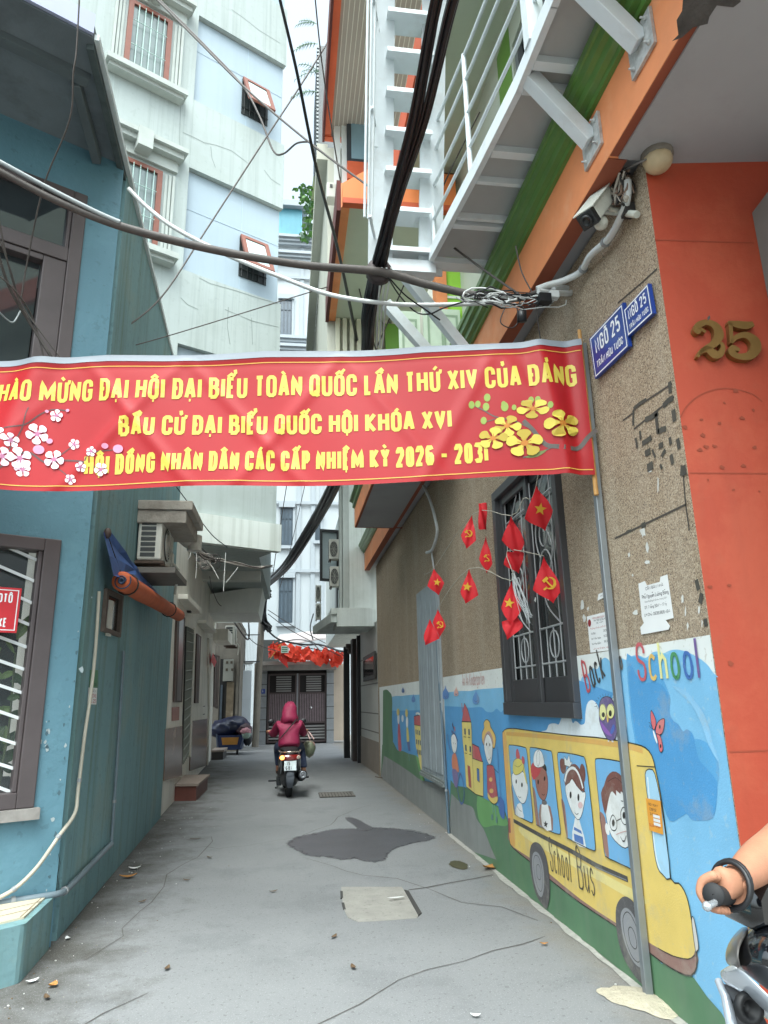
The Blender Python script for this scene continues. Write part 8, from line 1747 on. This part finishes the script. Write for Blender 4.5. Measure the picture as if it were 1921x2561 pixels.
def scooter(label, bodym, loc, rz, name='motor_scooter', scale=1.0, plate=True):
    t = thing(name, label, 'motor scooter', (0, 0, 0))
    tyre = plain('tyre_black', '17181A', .8); blkp = plain('scooter_black', '16181C', .35, spec=.6); gm = mat('grey_plastic', '4F545C', .5, var=.1)
    for y in (0, 1.25):
        b = B(); b.lathe((0, y, .235), (1, 0, 0), [(-.035, .15), (-.052, .19), (-.045, .222), (-.02, .235), (.02, .235), (.045, .222), (.052, .19), (.035, .15)], 28); w_ = b.build('wheel', tyre, t)
        b = B(); b.lathe((0, y, .235), (1, 0, 0), [(-.05, .02), (-.05, .05), (-.03, .06), (-.03, .15), (.03, .15), (.03, .06), (.05, .05), (.05, .02)], 20); b.build('rim', plain('rim_grey', '6C7076', .4, metal=.6), w_)
    def ring(y, zc, wx, hz, n=14, sq=.75): return [V((wx * abs(math.cos(a)) ** sq * (1 if math.cos(a) >= 0 else -1), y, zc + hz * abs(math.sin(a)) ** sq * (1 if math.sin(a) >= 0 else -1))) for a in [2 * math.pi * i / n for i in range(n)]]
    b = B(); b.loft([ring(-.36, .66, .06, .03), ring(-.33, .655, .13, .06), ring(-.2, .63, .165, .11), ring(0, .58, .18, .16), ring(.25, .53, .18, .2), ring(.48, .48, .15, .22), ring(.56, .44, .10, .18)]); b.build('body', bodym, t)
    b = B(); b.loft([ring(-.28, .725, .10, .02), ring(-.2, .745, .14, .035), ring(.1, .745, .155, .045), ring(.4, .725, .13, .04), ring(.56, .70, .07, .03)]); b.build('seat', plain('seat_black', '1B1B1D', .6), t)
    b = B(); b.loft([ring(-.395, .625, .05, .02), ring(-.385, .63, .14, .045), ring(-.33, .635, .172, .055), ring(-.24, .645, .17, .05)]); tl = b.build('tail_light', plain('tail_red', '7D1A17', .12, spec=.8, coat=.6), t)
    b = B(); b.ball((-.125, -.37, .635), (.045, .03, .035)); b.build('lit_indicator', mat('indicator_amber', 'FF9A4A', .2, emit=2.2), tl)
    b = B(); b.ball((.125, -.37, .635), (.042, .025, .032)); b.build('indicator', plain('indicator_clear', 'B9A79A', .15), tl)
    b = B(); b.tube(smooth([(-.17, -.12, .73), (-.15, -.28, .715), (-.06, -.37, .72), (.06, -.37, .72), (.15, -.28, .715), (.17, -.12, .73)], False, 4), .013, 8); b.build('grab_rail', plain('chrome', 'C9B9AC', .2, metal=.7), t)
    b = B(); b.loft([ring(-.30, .44, .09, .11), ring(-.12, .36, .15, .2), ring(.1, .34, .19, .18), ring(.35, .32, .15, .14)]); b.build('engine_cover', blkp, t)
    if plate:
        b = B(); b.obox((-.098, -.41, .44), (.196, 0, 0), (0, .008, 0), (0, .03, .146)); p_ = b.build('number_plate', plain('plate_white', 'D9E4E6', .4), t, bevel=.003)
        b = B(); Uz = V((0, .03, .146)).normalized(); n_ = V((0, -1, .2)).normalized()
        letter_mesh(b, '15', V((-.055, -.412, .525)) + n_ * .004, (1, 0, 0), Uz, n_, .048, .030, .008, .012, 0); letter_mesh(b, '681', V((-.075, -.423, .455)) + n_ * .004, (1, 0, 0), Uz, n_, .052, .032, .008, .012, 0); b.build('lettering', inkm, p_)
    b = B(); b.loft([ring(-.33, .44, .055, .03), ring(-.40, .36, .065, .04), ring(-.38, .27, .06, .04), ring(-.33, .2, .045, .03)]); b.build('rear_mudguard', gm, t)
    b = B(); b.tube([(.19, .28, .28), (.2, .05, .3), (.21, -.28, .36)], [.05, .075, .07], 14); ex_ = b.build('exhaust', plain('exhaust_black', '202226', .4, metal=.3), t)
    b = B(); b.lathe((.21, -.285, .36), (0, -1, .15), [(0, .001), (0, .058), (.012, .055), (.012, .034), (.004, .03), (.004, .012), (.02, .01), (.02, .001)], 18); b.build('end_cap', plain('cap_grey', '83868B', .35, metal=.5), ex_)
    b = B(); b.box(-.2, -.12, -.02, .3, .18, .3); b.tube([(-.16, .1, .2), (-.2, -.12, .16), (-.22, -.2, .17)], .014, 6); b.tube([(-.1, .2, .24), (-.33, .18, .24)], .016, 6); b.tube([(.2, .2, .27), (.34, .18, .28)], .016, 6); b.build('engine', plain('engine_dark', '26282B', .5, metal=.3), t, bevel=.01)
    for x in (-.13, .13):
        b = B(); b.tube([(x, -.26, .62), (x, -.05, .25)], .022, 8); b.build('shock_absorber', plain('shock_steel', '8A8E93', .3, metal=.6), t)
    b = B(); b.loft([ring(.5, .30, .14, .05), ring(.75, .27, .15, .04), ring(.95, .3, .15, .05)]); b.build('floor_board', blkp, t)
    b = B(); b.loft([ring(.95, .30, .15, .06), ring(1.0, .5, .19, .1), ring(1.05, .7, .2, .12), ring(1.03, .88, .14, .08), ring(.99, .95, .1, .05)]); b.build('leg_shield', bodym, t)
    b = B(); b.tube([(0, 1.25, .235), (0, 1.06, .6), (0, .98, .96)], .03, 8); b.build('fork', plain('fork_dark', '303338', .4), t)
    b = B(); b.tube(smooth([(-.33, .84, 1.0), (-.2, .93, .98), (0, .98, .96), (.2, .93, .98), (.33, .84, 1.0)], False, 4), .014, 8); b.ball((0, 1.0, .99), (.12, .1, .08)); b.build('handlebar', blkp, t)
    for s in (1, -1):
        b = B(); b.tube([(s * .2, .93, .99), (s * .27, .95, 1.12)], .007, 6); b.ball((s * .29, .95, 1.16), (.06, .012, .04)); b.build('mirror', blkp, t)
    t.location = loc; t.rotation_euler = (0, 0, rz); t.scale = (scale,) * 3
    return t
sc0 = gr(722, 1994); SRZ = R(2.5)
SC1 = scooter('black scooter with a white number plate riding away down the alley', plain('scooter_body', '1B1D22', .3, coat=.5, spec=.6), (sc0.x, sc0.y + .05, 0), SRZ)
b = B(); b.loft([[V((.155, .25, .62)), V((.178, .3, .50)), V((.15, .3, .36)), V((.14, .26, .5))], [V((.15, -.1, .70)), V((.185, -.1, .6)), V((.18, -.12, .42)), V((.15, -.1, .55))]], 0); o_ = b.build('side_panel', plain('panel_silver', '9B9E9B', .4), None); o_.parent = SC1
def place_on(root, sc):
    root.location = sc.location; root.rotation_euler = sc.rotation_euler; root.scale = sc.scale; return root
RD = thing('person', 'rider in hooded magenta jacket and jeans seen from behind on a scooter', 'person', (0, 0, 0))
hip, chest = (0, .12, .82), (0, .17, 1.12)
body = skin_mesh('body', [[(hip, (.10, .08)), ((0, .13, .97), (.10, .08)), (chest, (.15, .11)), ((0, .19, 1.22), (.07, .07)), ((0, .21, 1.30), (.055, .055))],
    [2, ((.16, .18, 1.14), .042), ((.25, .40, .97), .042), ((.30, .74, .985), .032), ((.315, .80, .99), .034)], [2, ((-.16, .18, 1.14), .042), ((-.25, .40, .97), .042), ((-.30, .74, .985), .032), ((-.315, .80, .99), .034)],
    [0, ((.11, .2, .80), .07), ((.22, .58, .72), .065), ((.27, .42, .38), .045), ((.28, .54, .30), .04)], [0, ((-.11, .2, .80), .07), ((-.17, .62, .72), .065), ((-.15, .66, .36), .045), ((-.15, .80, .33), .04)]], skin, RD)
head_mesh('head', (0, .24, 1.355), .078, skin, RD)
skin_mesh('jacket', [[((0, .07, .74), (.21, .19)), ((0, .10, .84), (.20, .17)), ((0, .12, .98), (.20, .16)), ((0, .16, 1.12), (.18, .14)), ((0, .185, 1.205), (.11, .10))], [3, ((.18, .18, 1.15), .085), ((.25, .38, .97), .072), ((.295, .68, .98), .05)], [3, ((-.18, .18, 1.15), .085), ((-.25, .38, .97), .072), ((-.295, .68, .98), .05)]], jacket, RD)
b = B(); rings = []
for k, (z, y, rx, ry) in enumerate([(1.17, .17, .13, .11), (1.22, .16, .155, .13), (1.28, .185, .13, .13), (1.35, .20, .125, .13), (1.41, .215, .115, .125), (1.46, .23, .088, .10), (1.495, .25, .042, .052)]):
    rings.append([V((rx * math.cos(a) + .022 * k / 6 * (1 if k > 3 else 0), y + ry * math.sin(a) + (-.02 if math.sin(a) < 0 and k < 3 else 0), z + .018 * math.sin(3 * a + k))) for a in [2 * math.pi * i / 18 for i in range(18)] ])
for f_ in range(len(rings) - 1):
    for j in range(18):
        a_ = 2 * math.pi * (j + .5) / 18
        if math.sin(a_) > .72 and 1 < f_ < 5: continue
        b.add([rings[f_][j], rings[f_][(j + 1) % 18], rings[f_ + 1][(j + 1) % 18], rings[f_ + 1][j]], [(0, 1, 2, 3)], 0, True)
b.add(rings[-1], [list(range(18))], 0, True)
b.build('hood', jacket, RD, merge=True)
skin_mesh('trousers', [[((0, .12, .80), (.155, .13)), ((0, .16, .79), (.15, .12))], [0, ((.13, .2, .79), .125), ((.22, .58, .72), .08), ((.27, .43, .44), .062), ((.272, .42, .40), .062)], [0, ((-.13, .2, .79), .125), ((-.17, .62, .72), .08), ((-.15, .65, .42), .062)]], jeans, RD)
for s, x, y, z in ((1, .285, .47, .315), (-1, -.15, .74, .33)):
    b = B(); b.loft([[V((x + .042 * math.cos(a) * k, y + dy, z + .035 * math.sin(a) * k2)) for a in [i * .5236 for i in range(12)]] for dy, k, k2 in ((-.12, .5, .6), (-.09, 1, 1.25), (0, 1.1, 1.2), (.09, 1.1, .8), (.15, .6, .5))]); b.build('shoe', plain('shoe_brown', '4A2E28', .5), RD)
for s in (1, -1):
    b = B(); hx, hy, hz = s * .325, .825, .99
    b.ball((hx - s * .005, hy - .035, hz + .012), (.042, .045, .024), 0, 12, 8)
    for k in range(4):
        q = V((hx + s * (.035 - .022 * k), hy, hz)); L_ = (.85, 1, .97, .88)[3 - k]
        b.tube([q + V((0, -.01, .022)), q + V((0, .022 * L_, .018)), q + V((0, .03 * L_, -.006)), q + V((0, .012, -.022))], [.009, .0088, .008, .007], 7)
    b.tube([(hx - s * .045, hy - .05, hz + .005), (hx - s * .055, hy - .02, hz - .008), (hx - s * .045, hy + .01, hz - .018)], [.011, .010, .008], 7); b.build('hand', skin, RD)
b = B()
for q in ribbon([V((.12, .02, 1.225)), V((.03, -.005, 1.12)), V((-.08, -.03, 1.0)), V((-.17, -.02, .9))], .018, (0, -1, 0)): b.prism(q, (0, -.006, 0))
b.build('bag_strap', plain('strap_dark', '2A2622'), RD)
place_on(RD, SC1)
PB = thing('plastic_bag', 'green and pink plastic shopping bag hanging from the scooter handlebar', 'bag', (0, 0, 0))
b = B(); b.ball((.39, .80, .73), (.11, .11, .19), 0, 20, 14, lambda d: (1 - .55 * max(0, d.z) ** 1.5) * (1 + .06 * math.sin(9 * d.x + 5 * d.z) * math.cos(7 * d.y))); b.build('sack', mat('bag_pale_green', '6F7560', .45, var=.5, vs=9, patch=.75, patchcol=lin('C08A83'), pscale=5, bump=.3, bs=20), PB)
b = B(); b.tube(smooth([(.40, .78, .85), (.35, .83, .96), (.33, .84, 1.0)], False, 4), .012, 6); b.tube(smooth([(.47, .78, .85), (.39, .84, .96), (.34, .85, 1.0)], False, 4), .012, 6); b.build('handles', plain('bag_handle', 'C9A9A4', .5), PB)
place_on(PB, SC1)

# ------------------------------------------------------------------ scooter and arm at the right edge of the picture
def Pf(x, y): return (1740 + x / 3.944, 2000 + y / 3.944)
def fa(x, y, Y): return at(*Pf(x, y), Y)
F2 = thing('motor_scooter', 'silver and black scooter nose cut off by the right edge of the picture', 'motor scooter', fa(500, 1500, 1.5))
silver = mat('silver_paint', 'B9C0C8', .25, .3, var=.04, coat=.6, spec=.6); gbl = mat('gloss_black', '121317', .12, var=.1, spec=.8, coat=.8); grb = mat('grey_brown_paint', '77736F', .35, .3, var=.05, coat=.4)
def panel(name, rows, m, th=.012, parent=F2, sub=2):
    """a curved panel through rows of photo points (x, y, depth)"""
    g = [[fa(*p) for p in r] for r in rows]; n, k = len(g), len(g[0]); b = B()
    b.add([p for r in g for p in r], [(i * k + j, i * k + j + 1, (i + 1) * k + j + 1, (i + 1) * k + j) for i in range(n - 1) for j in range(k - 1)], 0, True)
    o = b.build(name, m, parent); sd = o.modifiers.new('solid', 'SOLIDIFY'); sd.thickness = th; sd.offset = 0
    if sub: ss = o.modifiers.new('sub', 'SUBSURF'); ss.levels = sub; ss.render_levels = sub
    return o
panel('leg_shield', [[(520, 1225, 1.62), (600, 1180, 1.5), (760, 1140, 1.45), (1000, 1150, 1.45)], [(330, 1400, 1.62), (430, 1380, 1.45), (700, 1340, 1.36), (1000, 1330, 1.36)], [(300, 1560, 1.62), (400, 1590, 1.43), (700, 1560, 1.34), (1000, 1600, 1.34)], [(370, 1640, 1.62), (480, 1690, 1.45), (714, 1900, 1.36), (1000, 2120, 1.36)]], gbl)
panel('shield_rim', [[(540, 1215, 1.63), (505, 1250, 1.56), (560, 1240, 1.47)], [(360, 1380, 1.63), (330, 1420, 1.5), (440, 1385, 1.42)], [(300, 1540, 1.63), (310, 1580, 1.5), (405, 1570, 1.40)], [(320, 1620, 1.63), (370, 1650, 1.5), (470, 1680, 1.42)]], grb)
panel('front_trim', [[(240, 1680, 1.56), (330, 1640, 1.46), (430, 1650, 1.38)], [(250, 1770, 1.55), (330, 1740, 1.44), (560, 1770, 1.34)], [(340, 1850, 1.53), (470, 1870, 1.40), (720, 1930, 1.32)], [(560, 2030, 1.50), (680, 2060, 1.38), (900, 2100, 1.32)], [(800, 2240, 1.50), (900, 2250, 1.38), (1100, 2260, 1.32)]], silver)
panel('lamp_lens', [[(245, 1690, 1.54), (330, 1625, 1.44), (400, 1640, 1.385)], [(262, 1740, 1.53), (350, 1690, 1.42), (415, 1670, 1.365)]], mat('lens_clear', 'D6D9DA', .08, var=.12, vs=30, spec=.8), .006)
panel('lower_fairing', [[(240, 1790, 1.60), (340, 1830, 1.47), (470, 1890, 1.42)], [(300, 1930, 1.60), (430, 2000, 1.46), (640, 2080, 1.40)], [(380, 2100, 1.58), (520, 2220, 1.45), (760, 2300, 1.40)], [(440, 2300, 1.58), (600, 2400, 1.45), (860, 2480, 1.40)]], mat('matt_black', '23252A', .5, var=.1))
b = B(); b.tube([fa(225, 1790, 1.56), fa(300, 1950, 1.52), fa(360, 2230, 1.5), fa(380, 2400, 1.5)], [.008, .010, .012, .012], 8); b.build('edge_trim', silver, F2)
b = B(); b.lathe(fa(510, 2050, 1.40), (0, -1, .1), [(0, .028), (.012, .026), (.012, .016), (-.01, .012), (-.01, .001)], 16); b.build('bolt_hole', plain('hole_black', '0C0D0F', .5), F2)
b = B(); b.lathe(V((1.02, 1.62, .235)), (0, 1, 0), [(-.05, .1), (-.06, .17), (-.045, .225), (0, .235), (.045, .225), (.06, .17), (.05, .1)], 26); b.build('wheel', MATS['tyre_black'], F2)
for o_ in ('wheel',): pass
gA, gB = fa(170, 935, 1.30), fa(640, 985, 1.52)
b = B(); gd = (gB - gA).normalized(); b.lathe(gA, gd, [(0, .001), (0, .018), (.004, .020), (.01, .0165), (.115, .0165), (.118, .022), (.126, .022)], 16); b.build('grip', plain('grip_rubber', '1D1D1F', .7), F2)
b = B(); b.tube(smooth([fa(330, 1010, 1.36), fa(235, 1000, 1.31), fa(125, 1048, 1.283)], False, 4), [.007, .0065, .006, .006, .006, .006, .006, .0065, .007], 8); b.ball(fa(112, 1052, 1.28), .0085); b.build('brake_lever', plain('lever_silver', 'C3C7CB', .25, metal=.7), F2)
b = B(); b.tube([gB - gd * .06, gB + gd * .04, fa(760, 1000, 1.7)], [.02, .022, .03], 10); sw_ = fa(650, 960, 1.45); b.loft([[sw_ + V((x * k, dy, z * k)) for x, z in ((-.05, -.05), (.08, -.05), (.09, .045), (-.02, .05), (-.05, .01))] for dy, k in ((-.05, .7), (-.03, 1), (.06, 1), (.09, .8))]); b.build('switch_block', gbl, F2, bevel=.006)
b = B(); b.obox(sw_ + V((.0, -.055, -.015)), (.03, 0, 0), (0, .004, 0), (0, 0, .012)); b.ball(sw_ + V((.02, -.05, -.035)), .006); b.build('switch', plain('switch_red', '8A2A25', .4), F2)
b = B(); b.loft([[fa(x, y, 1.75) + V((0, dy, 0)) for x, y in ((900, 1240), (1300, 1150), (1400, 1500), (1300, 1900), (1000, 1700))] for dy in (-.2, -.05)]); b.build('body', gbl, F2, bevel=.02)

AR = thing('person', 'bare forearm in black sleeve with dark wristband gripping a scooter handle', 'person', fa(600, 600, 1.45))
el, wr = fa(800, 470, 1.50), fa(355, 835, 1.355)
sh_ = el + V((.27, .06, .13)); knu = fa(205, 850, 1.325)
tor = sh_ + V((.24, .14, -.05))
fore = [el.lerp(wr, t_) for t_ in (.0, .3, .6, .85)]
bodyc = [[(tor + V((0, 0, -.42)), (.15, .11)), (tor + V((0, 0, -.2)), (.14, .10)), (tor, (.15, .10)), (tor + V((0, 0, .13)), .06), (tor + V((-.02, 0, .2)), .055)],
         [2, (sh_, .06), (sh_.lerp(el, .5), .052), (fore[0], .044), (fore[1], .0455), (fore[2], .038), (fore[3], .029), (wr, .0265), (wr.lerp(knu, .5) + V((0, 0, .004)), (.024, .032)), (knu + V((.01, .006, .0)), (.019, .034))]]
skin_mesh('body', bodyc, skin, AR)
# fingers folded round the grip, thumb below
gax = gd; dn = V((0, 0, -1)); fw = (knu - wr); fw = (fw - gax * fw.dot(gax)).normalized(); upv = gax.cross(fw); upv = upv if upv.z > 0 else -upv
for k in range(4):
    L_ = (.80, .96, 1.0, .92)[k]; q = gA + gax * (.016 + .0205 * k)
    pts = [q + upv * .028 - fw * .022, q + upv * .028 + fw * (.012 * L_), q + upv * .012 + fw * (.031 * L_), q - upv * .013 + fw * (.026 * L_), q - upv * .026 + fw * .004]
    chain = [[(pts[0], .0097), (pts[1], .0100), (pts[2], .0092), (pts[3], .0084), (pts[4], .0074)]]
    skin_mesh('finger', chain, skin, AR)
tb0 = gA + gax * .085 - fw * .028 + upv * .008
skin_mesh('thumb', [[(tb0 + upv * .006 - fw * .012, .013), (tb0 + gax * .014 - upv * .012, .0125), (tb0 + gax * .012 - upv * .026 + fw * .022, .0105), (tb0 + gax * .004 - upv * .027 + fw * .042, .009)]], skin, AR)
skin_mesh('palm', [[(wr + (wr - el).normalized() * .0, .022), (wr.lerp(tb0, .55), .02), (tb0, .016)]], skin, AR)
b = B()
hd = (el - wr).normalized(); wc = wr + hd * .006 ; a1 = hd.orthogonal().normalized(); a2 = hd.cross(a1)
for dz, r_ in ((0, .037), (.010, .036)): b.tube([wc - hd * .012 + hd * dz + (a1 * math.cos(t_) + a2 * math.sin(t_)) * r_ + hd * .018 * math.sin(t_ + 1) for t_ in np.linspace(0, 2 * math.pi, 25)], .005, 8, 0, False)
b.build('wristband', plain('band_black', '17181B', .45), AR)
skin_mesh('sleeve', [[(tor + V((0, 0, -.44)), (.17, .13)), (tor + V((0, 0, -.2)), (.16, .12)), (tor + V((0, 0, .02)), (.165, .115)), (tor + V((0, 0, .10)), .075)], [2, (sh_, .078), (sh_.lerp(el, .55), .07), (el.lerp(sh_, .12), .062)]], plain('tshirt_black', '1E1F22', .85), AR)
bpy.data.objects[[o.name for o in bpy.data.objects if o.name.startswith('sleeve')][-1]].name = 'tshirt'
hc = tor + V((-.03, 0, .33)); hm = head_mesh('head', hc, .10, skin, AR)
"""
"""
b = B(); b.ball(hc + V((0, -.015, .035)), (.088, .105, .105), 0, 20, 14); b.build('hair', plain('hair_black', '171413', .5), AR)
